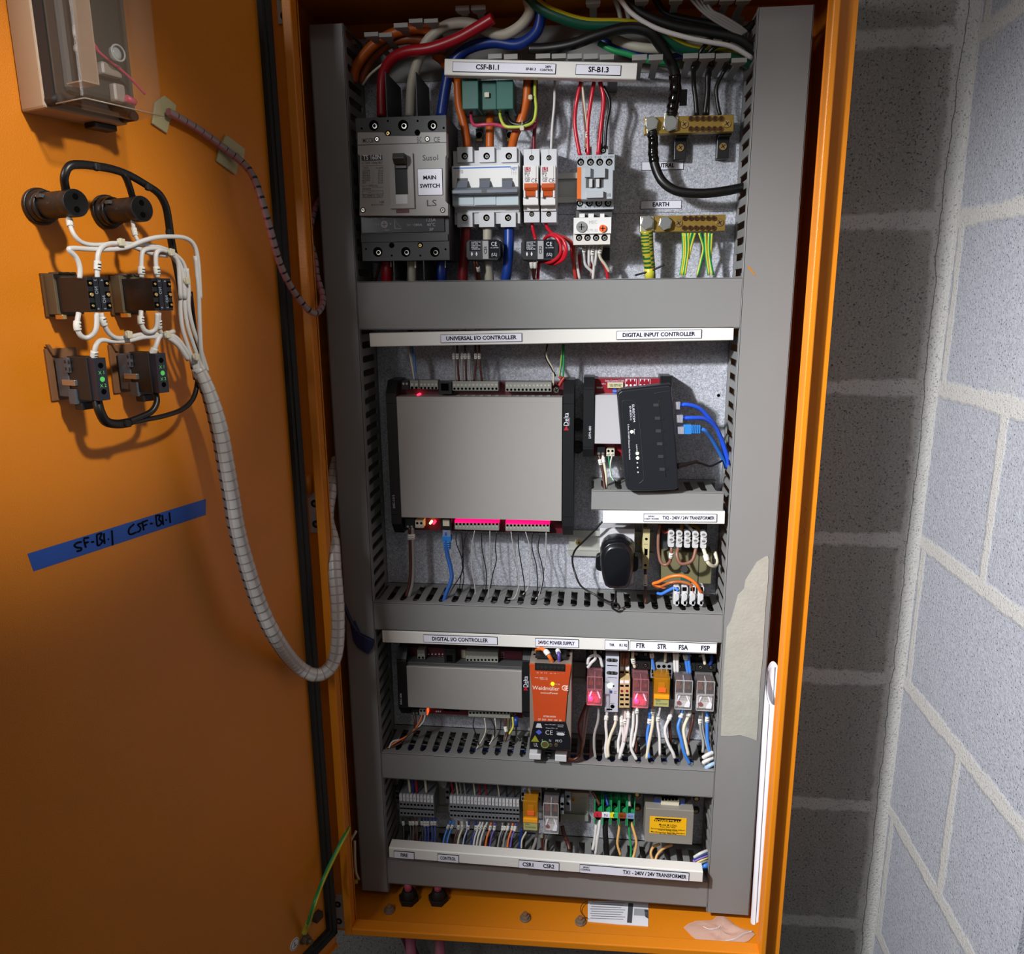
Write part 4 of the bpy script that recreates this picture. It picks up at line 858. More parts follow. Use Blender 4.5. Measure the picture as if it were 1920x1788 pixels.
netlead('middle blue network cable plugged into the black switch', ((1168, 1005), (1245, 1085)), ((1240, 1035, 78), (1340, 1035, 78), (1480, 1045, 72), (1590, 1130, 64), (1650, 1260, 56), (1690, 1420, 46), (1715, 1560, 38)), G('net_blue'))
netlead('lighter blue network cable with ribbed boot, lowest on the black switch', ((1185, 1130), (1258, 1205)), ((1430, 1155, 78), (1480, 1170, 77), (1540, 1240, 68), (1610, 1360, 56), (1680, 1490, 44), (1700, 1560, 36)), mat('net_light', '#2A70CC', .38), boot=(1255, 1110, 1438, 1208))
# DC lead of the switch
mb = MB(); mb.tube([P3('DI', x, y, d) for x, y, d in ((1180, 1548, 84), (1260, 1530, 82), (1400, 1495, 78))], 3.4, 0, 10, rfun=lambda t: 1.3-.75*t); mb.tube([P3('DI', x, y, d) for x, y, d in ((1370, 1502, 76), (1450, 1520, 72), (1530, 1545, 66), (1600, 1520, 56), (1680, 1475, 44))], 1.5, 0, 8)
tag(build('power_lead', mb, BCAB), 'thin black power lead leaving the right side of the network switch', 'power lead')
# ================================================================ outlet, adaptor, transformer TX2
so = thing('socket_outlet', 'white rail-mounted socket outlet behind the black adaptor', 'socket outlet')
mb = MB(); rc = R('TX', 432, 645, 808, 1240, 45); mb.rb(rc, 8, 45, 0); mb.box(rc[0]-.3, rc[1]+.3, 45, 48, rc[3]-26, rc[3]-20, 0); mb.box(rc[0], rc[1], 45, 50, rc[3]-42, rc[3]-22, 1)
build('outlet_body', mb, [mat('outlet_white', '#C4C4C8', .4), LGREY], so, bev=.8)
ad = thing('plug_in_adaptor', 'black rounded plug-in power adaptor in the socket outlet', 'power adaptor')
pts = [(455, 900), (480, 850), (530, 810), (620, 795), (700, 805), (760, 840), (795, 885), (808, 960), (808, 1080), (795, 1180), (770, 1270), (735, 1318), (640, 1325), (540, 1320), (490, 1290), (465, 1220), (440, 1080), (437, 960)]
pp = [P('TX', x, y, 92) for x, y in pts]; cx_ = sum(p[0] for p in pp)/len(pp); cy_ = sum(p[1] for p in pp)/len(pp)
sc_ = lambda k: [(cx_+(a-cx_)*k, cy_+(c-cy_)*k) for a, c in pp]
mb = MB(); mb.prism(sc_(1.0), 50, 78, 0); mb.prism(sc_(1.0), 78, 88, 0, poly2=sc_(.95)); mb.prism(sc_(.95), 88, 93, 0, poly2=sc_(.78))
o = build('adaptor_case', mb, mat('gloss_black', '#101115', .28), ad, bev=1.5, seg=3)
for p in o.data.polygons: p.use_smooth = True
mb = MB(); rc = R('TX', 388, 930, 470, 1110, 62); rc2 = R('TX', 780, 935, 855, 1120, 62)
mb.prism(rrect(rc[0], rc[1]+6, rc[2], rc[3], 7), 50, 62); build('grip_wing', mb, G('gloss_black'), ad, bev=1)
mb = MB(); mb.prism(rrect(rc2[0]-6, rc2[1], rc2[2], rc2[3], 7), 50, 62); build('grip_wing', mb, G('gloss_black'), ad, bev=1)
wire('thin black adaptor lead looping left of the plug-in adaptor', [P3('TX', x, y, d) for x, y, d in ((610, 1325, 70), (600, 1420, 84), (570, 1500, 86), (610, 1530, 86), (650, 1505, 86), (620, 1460, 86), (540, 1445, 86), (380, 1365, 84), (230, 1270, 70), (165, 1130, 55), (135, 990, 50), (165, 880, 50), (260, 780, 55), (370, 670, 60), (460, 570, 62))], 1.4, BCAB, cat='power lead', name='adaptor_lead')
ft = thing('fuse_terminal', 'slim beige fuse terminal right of the plug-in adaptor', 'fuse terminal')
mb = MB(); mb.rb(R('TX', 903, 650, 975, 1085, 48), 5, 48, 0); mb.rb(R('TX', 910, 640, 970, 720, 44), 5, 44, 0); mb.rb(R('TX', 922, 865, 955, 935, 48), 47.9, 48.3, 1); mb.rb(R('TX', 912, 860, 920, 945, 52), 48, 52, 0)
for x, y in ((942, 757), (932, 1043)): a, c = P('TX', x, y, 48); mb.cyl((a, c), 'b', 1.9, 47.9, 48.3, 1, 12)
mb.rb(R('TX', 912, 812, 957, 816, 48), 48, 48.2, 1)
build('terminal_body', mb, [mat('beige_plastic', '#B9B083', .5), DARK], ft, bev=.4)
t2 = thing('transformer', 'olive drab transformer with white terminal strips at right of the adaptor', 'transformer', 'control transformers')
mb = MB(); mb.rb(R('TX', 1105, 900, 1655, 1240, 32), 4, 32, 0); mb.rb(R('TX', 1105, 590, 1600, 905, 20), 0, 20, 1); mb.rb(R('TX', 1505, 900, 1515, 1240, 33), 30, 33, 1)
build('transformer_case', mb, [mat('olive', '#6A6648', .55), XGREY], t2, bev=1)
mb = MB(); a, c = P('TX', 1355, 1085, 36); mb.cyl((a, c), 'b', 5.5, 32, 37, 0, 6); build('fixing_bolt', mb, XGREY, t2)
mb = MB(); mb.rb(R('TX', 1315, 1180, 1420, 1240, 34), 32, 34); build('green_tag', mb, GRN, t2)
def choc(zn, x0, y0, x1, y1, n, d, label, tilt=0, style=0):
    t = thing('terminal_strip', label, 'terminal strip', 'white connector strips'); w_ = (x1-x0)/n
    mb = MB()
    for i in range(n):
        xa = x0+w_*i; yo = tilt*i; xm = xa+w_*.4
        rc = R(zn, xa+4, y0+yo, xa+w_*.78, y1+yo, d); mb.prism(rrect(*rc, 2), d-14, d-2, 0); 
        for yy in ((y0+(y1-y0)*.12, y0+(y1-y0)*.52) if style == 0 else ()):
            a, c = P(zn, xm, yy+yo, d); mb.cyl((a, c), 'b', 4.2, d-3, d, 0, 16); mb.cyl((a, c), 'b', 2.5, d, d+.2, 1, 12); mb.box(a-2, a+2, d+.1, d+.35, c-.35, c+.35, 2)
        if style:
            a, c = P(zn, xm, y0+yo+30, d); mb.box(a-3, a+3, d-2.2, d-1.8, c-3, c+2.5, 2); rc = R(zn, xa+18, y0+yo+75, xa+w_*.7, y0+yo+150, d+2); mb.prism(rrect(*rc, 2.4), d-4, d+2, 0); rc = R(zn, xa+24, y1+yo-45, xa+w_*.62, y1+yo+5, d-2); mb.rb(rc, d-9, d-2, 0)
        if i < n-1: rc = R(zn, xa+w_*.7, y0+(y1-y0)*(.34 if not style else .42)+yo, xa+w_+6, y0+(y1-y0)*(.62 if not style else .62)+yo, d-5); mb.rb(rc, d-12, d-5, 0); a, c = P(zn, xa+w_*.9, y0+(y1-y0)*.42+yo, d-5); mb.cyl((a, c), 'b', 1.8, d-5.1, d-4.8, 2, 10) if not style else None
    build('strip_body', mb, [mat('nylon_white', '#BEBEC0', .35), G('terminal_screw'), DARK], t, bev=.5)
    return t
choc('TX', 1178, 672, 1620, 850, 5, 62, 'white five-way connector strip on top of the olive transformer', tilt=4)
choc('TX', 1236, 1278, 1590, 1480, 4, 66, 'white four-way connector strip below the olive transformer', style=1)
# ================================================================ power supply
ps = thing('power_supply', 'orange-fronted 24 volt power supply standing in the relay row', 'power supply')
fr_ = [P('PS', x, y, 108) for x, y in ((90, 390), (655, 398), (645, 640), (575, 1165), (640, 1400), (640, 1545), (100, 1520), (100, 1420), (155, 1160), (110, 700))]
mb = MB(); rc = R('PS', 95, 385, 650, 1535, 104); mb.rb(rc, 8, 104, 0)
for i in range(9):
    for j in range(4): a = rc[0]+5+i*((rc[1]-rc[0])-10)/8; mb.cyl((a, 30+j*16), 'c', 2.6, rc[3]-.1, rc[3]+.2, 1, 8)
build('metal_case', mb, [mat('case_grey', '#9A9084', .4, .4), DARK], ps, bev=.5)
q_ = lambda x, y: P('PS', x, y, 106)
mb = MB(); mb.prism([q_(88, 390), q_(655, 400), q_(600, 800), q_(572, 1165), q_(152, 1158), q_(130, 800)], 103, 106, 0); build('orange_front', mb, mat('psu_orange', '#B8441C', .45), ps, bev=.4)
mb = MB(); mb.prism([q_(152, 1160), q_(572, 1168), q_(640, 1400), q_(638, 1545), q_(98, 1518), q_(98, 1400)], 103, 106, 0); build('black_front', mb, mat('psu_black', '#15161B', .4), ps, bev=.4)
mb = MB(); rc = R('PS', 163, 392, 568, 480, 107); mb.rb(rc, 105, 107, 0)
for k, x in enumerate((208, 260, 312, 382, 435, 488, 540)): a, c = P('PS', x, 438+k*2, 107); mb.cyl((a, c), 'b', 2.1, 106.9, 107.5, 1, 12); mb.box(a-1.5, a+1.5, 107.4, 107.7, c-.25, c+.25, 0)
rc = R('PS', 165, 318, 580, 372, 100); mb.box(rc[0], rc[1], 70, 96, rc[3]-2, rc[3]+1, 0)
build('output_terminals', mb, [BLACKM, NICK], ps)
mb = MB(); a, c = P('PS', 402, 655, 106); mb.cyl((a, c), 'b', 2.5, 106, 106.8, 0, 16); build('indicator_led', mb, LEDY, ps, label='yellow-green DC OK light')
text('lettering', [pf('PS', 'Weidm\u00fcller', 132, 492, 708, 6, 106), pf('PS', 'connectPower', 240, 475, 773, 3, 106), pf('PS', '8708660000', 280, 445, 1090, 2.6, 106), pf('PS', 'CP  SNT  70W  24V  3A', 205, 522, 1132, 3, 106), pf('PS', 'DC OK', 440, 500, 660, 1.6, 106),
    pf('PS', '13   14', 188, 262, 505, 2, 106), pf('PS', '11', 295, 325, 508, 2, 106), pf('PS', '++', 365, 395, 515, 2, 106), pf('PS', '++', 415, 447, 515, 2, 106), pf('PS', '\u2013', 475, 500, 515, 1, 106), pf('PS', '\u2013', 528, 552, 515, 1, 106), pf('PS', 'max. 250V~ 1A', 165, 335, 570, 1.8, 106), pf('PS', '30V= 1A', 235, 335, 592, 1.8, 106)], 106, mat('pale_print', '#E8C8B8', .5), ps, bold=.01)
text('lettering', [pf('PS', 'CE', 303, 402, 1308, 7, 106), pf('PS', 'L', 258, 278, 1415, 4, 106), pf('PS', 'N', 355, 380, 1417, 4, 106), pf('PS', 'PE', 440, 482, 1420, 4, 106), pf('PS', 'UL', 150, 205, 1472, 6, 106), pf('PS', 'Input 100-240V~ 1.9A/0.9A', 300, 552, 1198, 1.8, 106), pf('PS', '50/60Hz', 470, 545, 1228, 1.8, 106), pf('PS', 'Output 24V= 3A', 310, 468, 1246, 1.8, 106), pf('PS', 'Overvolt. II', 452, 562, 1300, 1.8, 106)], 106, mat('pale_print2', '#B8B8BE', .5), ps)
mb = MB(); a, c = P('PS', 167, 1395, 106); mb.prism([(a-5.6, c-4), (a+5.6, c-4), (a, c+6)], 106, 106.3, 0); build('warning_triangle', mb, mat('print_olive', '#8A8A20', .5), ps)
mb = MB(); a, c = P('PS', 218, 1303, 106); mb.prism([(a-4.4, c), (a, c+4), (a+4.4, c), (a, c-4)], 106, 106.3, 0); build('blue_diamond', mb, mat('print_blue', '#4A5AB8', .5), ps)
mb = MB(); a, c = P('PS', 218, 1225, 106); mb.prism([(a-4.5, c-2), (a+4.5, c-2), (a+2.5, c+4.5), (a-2.5, c+4.5)], 106, 106.3, 2)
build('certification_mark', mb, [G('psu_black'), G('psu_black'), G('pale_print2')], ps)
mb = MB(); a, c = P('PS', 510, 1330, 106); mb.prism([(a-6, c), (a-4, c+1.8), (a+4, c+1.8), (a+6, c), (a+4, c-1.8), (a-4, c-1.8)], 106, 106.3, 2)
build('rating_mark', mb, [G('psu_black'), G('psu_black'), G('pale_print2')], ps)
mb = MB(); a, c = P('PS', 562, 712, 106); mb.torus((a, 106, c), 'b', 3.2, .7, 3, 18, 5); mb.box(a, a+5, 106, 106.3, c+2.6, c+3.8, 3); mb.box(a, a+5, 106, 106.3, c-3.8, c-2.6, 3); mb.box(a-1, a+5, 106, 106.3, c-.7, c+.7, 3)
build('maker_logo', mb, [G('psu_black'), G('psu_black'), G('psu_black'), G('pale_print')], ps)
mb = MB(); a, c = P('PS', 510, 1422, 106); mb.torus((a, 106, c), 'b', 1.8, .35, 2, 14, 5)
build('earth_mark', mb, [mat('print_olive', '#8A8A20', .5), mat('print_blue', '#4A5AB8', .5), G('pale_print2'), G('pale_print')], ps)
mb = MB(); a, c = P('PS', 298, 1470, 106); mb.torus((a, 106, c), 'b', 5, .8, 0, 20, 6); mb.cyl((a, c), 'b', 4.3, 105, 106.4, 1, 16)
for x in (375, 448): a2, c2 = P('PS', x, 1475, 106); mb.cyl((a2, c2), 'b', 2.5, 105, 106.4, 1, 12); mb.box(a2-1.6, a2+1.6, 106.3, 106.7, c2-.3, c2+.3, 2)
build('input_terminals', mb, [mat('ring_green', '#6A8A50', .5), GOLD, DARK], ps)
mb = MB(); a2, c2 = 0, 0
for x0, x1, y0, y1 in ((88, 242, 1600, 1672), (434, 588, 1615, 1700)):
    rc = R('PS', x0, y0, x1, y1, 92); mb.box(rc[0], rc[1], 20, 92, rc[2], rc[3], 0); mb.box(rc[0]-1, rc[1]+1, 60, 80, rc[3]-1, rc[3]+9, 1)
build('foot_clip', mb, [LGREY, BLACK], ps, bev=.8)
# ================================================================ relay row
CLR = mat('clear_cover', '#E8E4E4', .08, alpha=.10); CLRE = mat('clear_cover_edge', '#C8C4C4', .2, alpha=.6); AMB = mat('amber_cover', '#D09018', .1, alpha=.45); RCOV = mat('glow_tinted_cover', '#F0A0A8', .08, alpha=.14); RCE = mat('glow_tinted_edge', '#C07880', .2, alpha=.6)  # lit relays: covers and edges tinted with the lamp's pink glow
COPPER = mat('copper', '#A05A34', .35, .8)
def relay(zn, x0, y0, x1, y1, label, kind, sock=None, d=78, group='plug-in relays'):
    t = thing('relay', label, 'relay', group)
    rc = R(zn, x0, y0, x1, y1, d); a0, a1, c0, c1 = rc; w_, h = a1-a0, c1-c0
    if sock:
        s_ = R(zn, *sock, 42); mb = MB(); mb.box(s_[0], s_[1], 5, 42, s_[2], s_[3], 0); mb.box(a0-1.5, a1+1.5, 5, 45, c0-3, c1+2, 0)
        mb.box(s_[0], s_[1], 42, 52, s_[3]-(s_[3]-s_[2])*.35 if 0 else c1+2, c1+13, 0)
        n = 2
        for i in range(n):
            a = s_[0]+(s_[1]-s_[0])*(.24+.52*i); mb.cyl((a, c1+8), 'b', 3.3, 51.9, 52.3, 1, 14); mb.screw(a, c1+8, 52.2, 2.5, 2, 1, .6+i, .5)
            mb.cyl((a, c1+20), 'b', 3.2, 41.9, 42.3, 1, 14); mb.screw(a, c1+20, 42.2, 2.4, 2, 1, .3+i, .5)
        build('socket', mb, [BLACKM, DARK, NICK], t, bev=.5)
    if kind == 'amber':
        mb = MB(); mb.box(a0, a1, 46, d-2, c0, c1, 0); build('amber_cover', mb, AMB, t, bev=1)
        mb = MB(); mb.box(a0+2.5, a1-2.5, 48, d-8, c0+h*.4, c1-4, 0); mb.box(a0+w_*.3, a1-w_*.3, d-8, d-5, c0+h*.45, c1-h*.2, 1); build('coil', mb, [mat('coil_orange', '#8A4410', .5), mat('coil_core', '#C86820', .4)], t, bev=.6)
        mb = MB(); mb.box(a0+w_*.28, a1-w_*.25, d-3, d-1, c0+h*.53, c0+h*.66, 0); build('orange_flag', mb, mat('flag_orange', '#E8642C', .4), t)
        mb = MB(); mb.box(a0+.5, a1-.5, d-5, d+1, c0+h*.31, c0+h*.43, 0); build('test_lever', mb, mat('lever_amber', '#F0A020', .35), t, bev=.4)
        mb = MB(); mb.box(a0+1, a1-1, d-3, d-1.2, c0+1, c0+h*.3, 0); lb_ = build('rating_label', mb, mat('label_olive', '#A9A468', .5), t)
        text('lettering', [fit('24VDC', a0+w_*.15, a0+w_*.45, c0+h*.22, h*.05), fit('55.34.9.024', a0+w_*.15, a0+w_*.85, c0+h*.12, h*.06)], d-1.2, GRN, lb_)
    else:
        lit = kind == 'lit'
        mb = MB(); mb.box(a0, a1, 46, d, c0, c1, 0); build('clear_cover', mb, RCOV if lit else CLR, t, bev=1)
        mb = MB()
        for q in ((a0, a0+.7, c0, c1), (a1-.7, a1, c0, c1), (a0, a1, c1-.8, c1), (a0, a1, c0, c0+.8)): mb.box(q[0], q[1], d-.8, d+.1, q[2], q[3], 0)
        mb.box(a0+1, a1-1, d-1.5, d, c0+h*.52, c0+h*.56, 0); mb.box((a0+a1)/2-.5, (a0+a1)/2+.5, 60, d-.5, c0+h*.56, c1-1, 0)
        build('cover_edges', mb, RCE if lit else CLRE, t)
        mb = MB()
        for s_ in (-1, 1):
            am = (a0+a1)/2+s_*w_*.24
            mb.box(am-w_*.07, am+w_*.07, 52, d-10, c0+h*.6, c1-h*.12, 1); mb.box(am-w_*.14, am+w_*.14, 50, d-8, c0+h*.62, c0+h*.74, 1)
            mb.prism([(am-s_*w_*.06-1, c0+h*.46), (am-s_*w_*.06+1, c0+h*.46), (am+s_*w_*.12+1, c0+h*.2), (am+s_*w_*.12-1, c0+h*.2)], d-6, d-4, 0)
        mb.box(a0+2, a1-2, 50, d-14, c0+3, c1-4, 2)
        build('contacts', mb, [LBL, COPPER, mat('relay_inner', '#3A3533' if not lit else '#3A2428', .5)], t)
        mb = MB(); mb.box(a0+1.8, a1-1.8, d-9, d-5, c0+1.5, c0+h*.42, 0); mb.prism([(a0+w_*.6, c0+2), (a1-3, c0+2), (a1-2, c0+h*.2), (a0+w_*.75, c0+h*.22)], d-5, d-3.5, 1); inn = build('inner_label', mb, [mat('label_offwhite', '#BDB8B4', .5) if not lit else mat('label_glow_tinted', '#A04458', .5), LBL if not lit else G('label_glow_tinted')], t)  # lit relays: lamp glow painted into the label colour
        text('lettering', [fit('24VDC', a0+w_*.25, a0+w_*.75, c0+h*.34, h*.04), fit('MY2N 5A', a0+w_*.25, a0+w_*.75, c0+h*.28, h*.035), fit('250VAC', a0+w_*.25, a0+w_*.7, c0+h*.38, h*.03)], d-5, INKD, inn)
        mb = MB(); mb.cyl((a0+w_*.26, c0+h*.18), 'b', w_*(.17 if lit else .12), d-5, d-3, 0, 16)
        build('indicator_led', mb, LEDR if lit else mat('led_off', '#7A1828', .3), t, label='glowing pink-red lamp' if lit else None)
        if lit:
            l = bpy.data.lights.new('relay_glow', 'POINT'); l.energy = .02; l.color = (1, .02, .14); l.shadow_soft_size = .002
            lo = bpy.data.objects.new('relay_glow', l); COL.objects.link(lo); lo.location = F_CAB(a0+w_*.24, d-1, c0+h*.2)
    return t
relay('RL', 125, 545, 305, 875, 'leftmost clear relay in the relay row, glowing pink, right of the power supply', 'lit', (112, 265, 335, 600))
relay('RL', 655, 572, 840, 905, 'clear relay under FTR glowing pink', 'lit', (640, 280, 850, 620))
relay('RL', 1145, 588, 1345, 925, 'unlit clear relay under FSA', 'clear', (1125, 300, 1365, 640))
relay('RL', 1392, 598, 1600, 942, 'unlit clear relay under FSP, rightmost in its row', 'clear', (1370, 310, 1600, 650))
ra = relay('RL', 900, 572, 1085, 902, 'amber relay with orange lever under STR', 'amber')
mb = MB(); mb.rb(R('RL', 865, 385, 1115, 565, 50), 5, 50, 0)
for j, y in enumerate((425, 482, 527)):
    for i in range(4): a, c = P('RL', 897+i*60, y, 50); (mb.cyl((a, c), 'b', 2.6, 49.9, 50.2, 1, 12) if j != 1 else mb.box(a-3, a+3, 49.9, 50.3, c-3, c+3, 1))
build('grey_socket', mb, [mat('socket_grey', '#85898C', .5), DARK], ra, bev=.4)
tm = thing('timer_relay', 'slim pale timer relay with bright green light under THR', 'timer relay')
mb = MB(); rc = R('RL', 338, 310, 490, 950, 62); mb.rb(rc, 5, 62, 0); rc = R('RL', 342, 290, 488, 330, 50); mb.rb(rc, 5, 50, 0)
for y in (352, 500):
    mb.prism(rrect(*R('RL', 352, y-18, 482, y+20, 62), 2.6), 61.9, 62.3, 1)
    for k in range(3): a, c = P('RL', 374+k*43, y, 62.3); mb.cyl((a, c), 'b', 2, 62.2, 62.6, 2, 12); mb.box(a-1.3, a+1.3, 62.5, 62.8, c-.3, c+.3, 1)
mb.rb(R('RL', 358, 412, 476, 420, 62), 62, 62.2, 1); mb.rb(R('RL', 352, 913, 418, 930, 62), 62, 62.2, 1)
a, c = P('RL', 421, 888, 62); mb.cyl((a, c), 'b', 3, 62, 62.3, 1, 16); mb.rb(R('RL', 392, 703, 418, 735, 62), 62, 62.3, 3); a, c = P('RL', 434, 651, 62); mb.cyl((a, c), 'b', 1.3, 62, 62.3, 1, 10)
build('timer_body', mb, [mat('timer_body', '#B9BECA', .45), DARK, STEEL, mat('print_navy', '#22408A', .5)], tm, bev=.4)
mb = MB(); a, c = P('RL', 394, 650, 63); mb.cyl((a, c), 'b', 3.4, 62, 63.2, 0, 18); build('indicator_led', mb, LEDG, tm, label='bright greenish-white power light')
text('lettering', [pf('RL', 'POWER', 362, 400, 624, 1.4, 62), pf('RL', 'RESET', 398, 445, 853, 1.6, 62), pf('RL', 'THERMISTOR', 362, 470, 552, 1.8, 62), pf('RL', 'AUTO', 440, 470, 715, 1.4, 62), pf('RL', 'MAN', 440, 465, 735, 1.4, 62)], 62, INKD, tm)
def slim(x0, x1, label):
    t = thing('slim_relay', label, 'slim relay', 'slim beige relays'); d = 60
    mb = MB(); mb.rb(R('RL', x0, 575, x1, 903, d), 5, d, 0); mb.rb(R('RL', x0+4, 280, x1-4, 580, 46), 5, 46, 0)
    for y in (492, 648, 755, 803, 862): xm = (x0+x1)/2; a, c = P('RL', xm, y, d if y > 575 else 46); dd_ = d if y > 575 else 46; mb.box(a-2.5, a+2.5, dd_, dd_+.3, c-1.6, c+1.6, 1)
    a, c = P('RL', (x0+x1)/2, 708, d); mb.cyl((a, c), 'b', 1.9, d, d+.6, 2, 12)
    mb.rb(R('RL', x0+6, 588, x1-6, 618, d), d, d+.8, 3); mb.rb(R('RL', x0+8, 425, x1-6, 462, 46), 46, 47, 3)
    build('relay_body', mb, [mat('slim_beige', '#C0A878', .5), DARK, G('led_off'), LBL], t, bev=.3)
slim(503, 556, 'left of two slim beige relays beside the pale timer relay'); slim(557, 622, 'right of two slim beige relays beside the pale timer relay')
# ================================================================ bottom row
def tblock(zn, xl, xr, y, k, label, group):
    """one numbered feed-through terminal; y(x) list of rows"""
    d = 46; t = thing('terminal_block', label, 'terminal block', group)
    g_ = .4
    a0, a1 = P(zn, xl+1, y[0], d)[0], P(zn, xr-1, y[0], d)[0]; am = (a0+a1)/2
    C_ = [P(zn, (xl+xr)/2, yy, d)[1] for yy in y]     # marker top, marker bottom, step, hole1, groove, hole2, bottom
    mb = MB(); mb.box(a0, a1, 8, d, C_[6], C_[1], 0); mb.box(a0+.2, a1-.2, d-4, d+.15, C_[4]-1.2, C_[4]+1.2, 1); mb.box(a0, a1, 8, d-3, C_[1], C_[0], 0)
    mb.cyl((am, C_[3]), 'b', (a1-a0)*.36, d, d+.2, 1, 10); mb.cyl((am, C_[5]), 'b', (a1-a0)*.36, d, d+.2, 1, 10)
    mb.prism([(d, C_[6]), (d-5, C_[6]-3.5), (8, C_[6]-3.5), (8, C_[6])], a0, a1, 0, 'a')
    build('terminal_body', mb, [mat('block_grey', '#76797E', .5), DARK], t)
    mb = MB(); mb.box(a0+.5, a1-.5, d-3, d+.8, C_[1], C_[0], 0); mk = build('number_tag', mb, mat('tag_white', '#CFCFD2', .5), t)
    s_ = str(k); text('lettering', [(s_, am, (C_[0]+C_[1])/2, 2.2 if len(s_) == 1 else 1.8, 'C', 0, 1 if len(s_) == 1 else .75)], d+.8, INK, mk)
    return t
WORDS = ['first', 'second', 'third', 'fourth', 'fifth', 'sixth', 'seventh', 'eighth', 'ninth', 'tenth', 'eleventh', 'twelfth', 'thirteenth', 'fourteenth', 'fifteenth', 'sixteenth', 'seventeenth', 'eighteenth', 'nineteenth', 'twentieth']
for k in range(10):
    x = 297+k*40.2; s = k*2.3
    tblock('FT', x, x+40.2, [240+s, 312+s, 312+s, 352+s, 400+s, 455+s, 485+s], k+1, f'grey terminal tagged {k+1}, {WORDS[k]} in the left FIRE block', 'numbered FIRE terminals')
for k in range(20):
    x = 882+k*40.7; s = k*2.25
    tblock('FT', x, x+40.7, [268+s, 338+s, 338+s, 382+s, 428+s, 482+s, 515+s], k+1, f'grey terminal tagged {k+1}, {WORDS[k]} in the longer CONTROL block', 'numbered CONTROL terminals')
def endstop(zn, x0, y0, x1, y1, d, label, m=None):
    mb = MB(); rc = R(zn, x0, y0, x1, y1, d); mb.rb(rc, 5, d, 0); am = (rc[0]+rc[1])/2
    for k in (.25, .62): mb.cyl((am, rc[3]-(rc[3]-rc[2])*k), 'b', 2.6, d-.1, d+.2, 1, 12)
    tag(build('end_clamp', mb, [m or G('block_grey'), DARK], bev=.4), label, 'end clamp', 'end clamps on the bottom rail')
endstop('FT', 255, 195, 300, 330, 40, 'dark end clamp left of FIRE terminal 1', DGREY); endstop('FT', 838, 170, 885, 345, 40, 'dark end clamp left of CONTROL terminal 1', DGREY)
endstop('CS', 680, 230, 758, 480, 42, 'bluish grey end clamp right of the unlit clear relay on the bottom row'); endstop('CS', 622, 345, 668, 520, 56, 'narrow grey clamp touching the clear relay on the bottom row')
r1 = relay('CS', 140, 365, 332, 740, 'amber relay above the CSR1 label on the bottom row', 'amber', d=76)
mb = MB(); mb.rb(R('CS', 120, 170, 380, 360, 46), 5, 46, 0)
for j, y in enumerate((265, 322)):
    for i in range(4): a, c = P('CS', 150+i*63, y, 46); (mb.cyl((a, c), 'b', 2.7, 45.9, 46.2, 1, 12) if j else mb.box(a-3, a+3, 45.9, 46.3, c-3, c+3, 1))
build('grey_socket', mb, [G('socket_grey'), DARK], r1, bev=.4)
relay('CS', 403, 382, 598, 770, 'unlit clear relay above the CSR2 label on the bottom row', 'clear', (385, 170, 625, 420), d=76)
GT = mat('terminal_green', '#22945A', .4)
cols = [mat('tag_red', '#C42A3C', .45), LBL, mat('tag_yellow', '#E4DC2A', .45), mat('tag_brown', '#8A4218', .45), mat('tag_blue', '#7E93B8', .45)]
for k, (st, nm) in enumerate((('L', 'red tag L'), ('N', 'white tag N'), ('E', 'yellow and green tag E'), ('24V-2', 'brown tag 24V-2'), ('0V-2', 'pale blue tag 0V-2'))):
    t = thing('earth_style_terminal', f'green open terminal with {nm}', 'terminal block', 'green open terminals'); x = 1058+k*105; s = k*5; d = 50
    rc = R('CS', x, 318+s, x+100, 640+s, d); mb = MB()
    mb.box(rc[0], rc[0]+1.6, 8, d+2, rc[2], rc[3], 0); mb.box(rc[1]-1.2, rc[1], 8, d+2, rc[2], rc[3], 0); mb.box(rc[0], rc[1], 5, 36, rc[2]+8, rc[3]-6, 0)
    mb.box(rc[0], rc[1], 30, 46, P('CS', x, 500+s, d)[1], P('CS', x, 465+s, d)[1], 0)
    a, c = P('CS', x+48, 430+s, 42); mb.cyl((a, c), 'b', 4.4, 34, 40, 1, 14); mb.screw(a, c, 40, 3.4, 2, 1, .8, 1)
    a, c = P('CS', x+48, 575+s, 42); mb.cyl((a, c), 'b', 4.4, 34, 40, 1, 14)
    build('terminal_body', mb, [GT, DARK, NICK], t, bev=.2)
    rc = R('CS', x-8, 500+s, x+97, 562+s, 53); mb = MB(); mb.box(rc[0], (rc[0]+rc[1])/2 if st == 'E' else rc[1], 50, 53, rc[2], rc[3], 0)
    if st == 'E': mb.box((rc[0]+rc[1])/2, rc[1], 50, 53, rc[2], rc[3], 1)
    tg = build('colour_tag', mb, [cols[k], mat('tag_green', '#30B878', .45)], t, bev=.3)
    text('lettering', [(st, (rc[0]+rc[1])/2, (rc[2]+rc[3])/2, 5 if k < 3 else 2.6, 'C', 0, 1 if k < 3 else .95)], 53, INK, tg)
t1 = thing('transformer', 'grey transformer with yellow rating label at the right end of the bottom row', 'transformer', 'control transformers')
mb = MB(); mb.rb(R('PT', 212, 480, 858, 935, 68), 4, 68, 0); build('transformer_case', mb, mat('trans_grey', '#8F8A80', .5, .2), t1, bev=1)
mb = MB(); mb.rb(R('PT', 335, 325, 745, 430, 54), 30, 54, 1); mb.rb(R('PT', 345, 320, 740, 355, 56), 20, 56, 2); mb.rb(R('PT', 425, 345, 668, 430, 58), 40, 58, 0)
for k in range(5): a, c = P('PT', 450+k*45, 335, 58); mb.box(a-2, a+2, 56, 58.3, c-3, c+2.5, 3)
build('terminal_top', mb, [CREAM, mat('bobbin_blue', '#2446A0', .4), DGREY, DARK], t1, bev=.3)
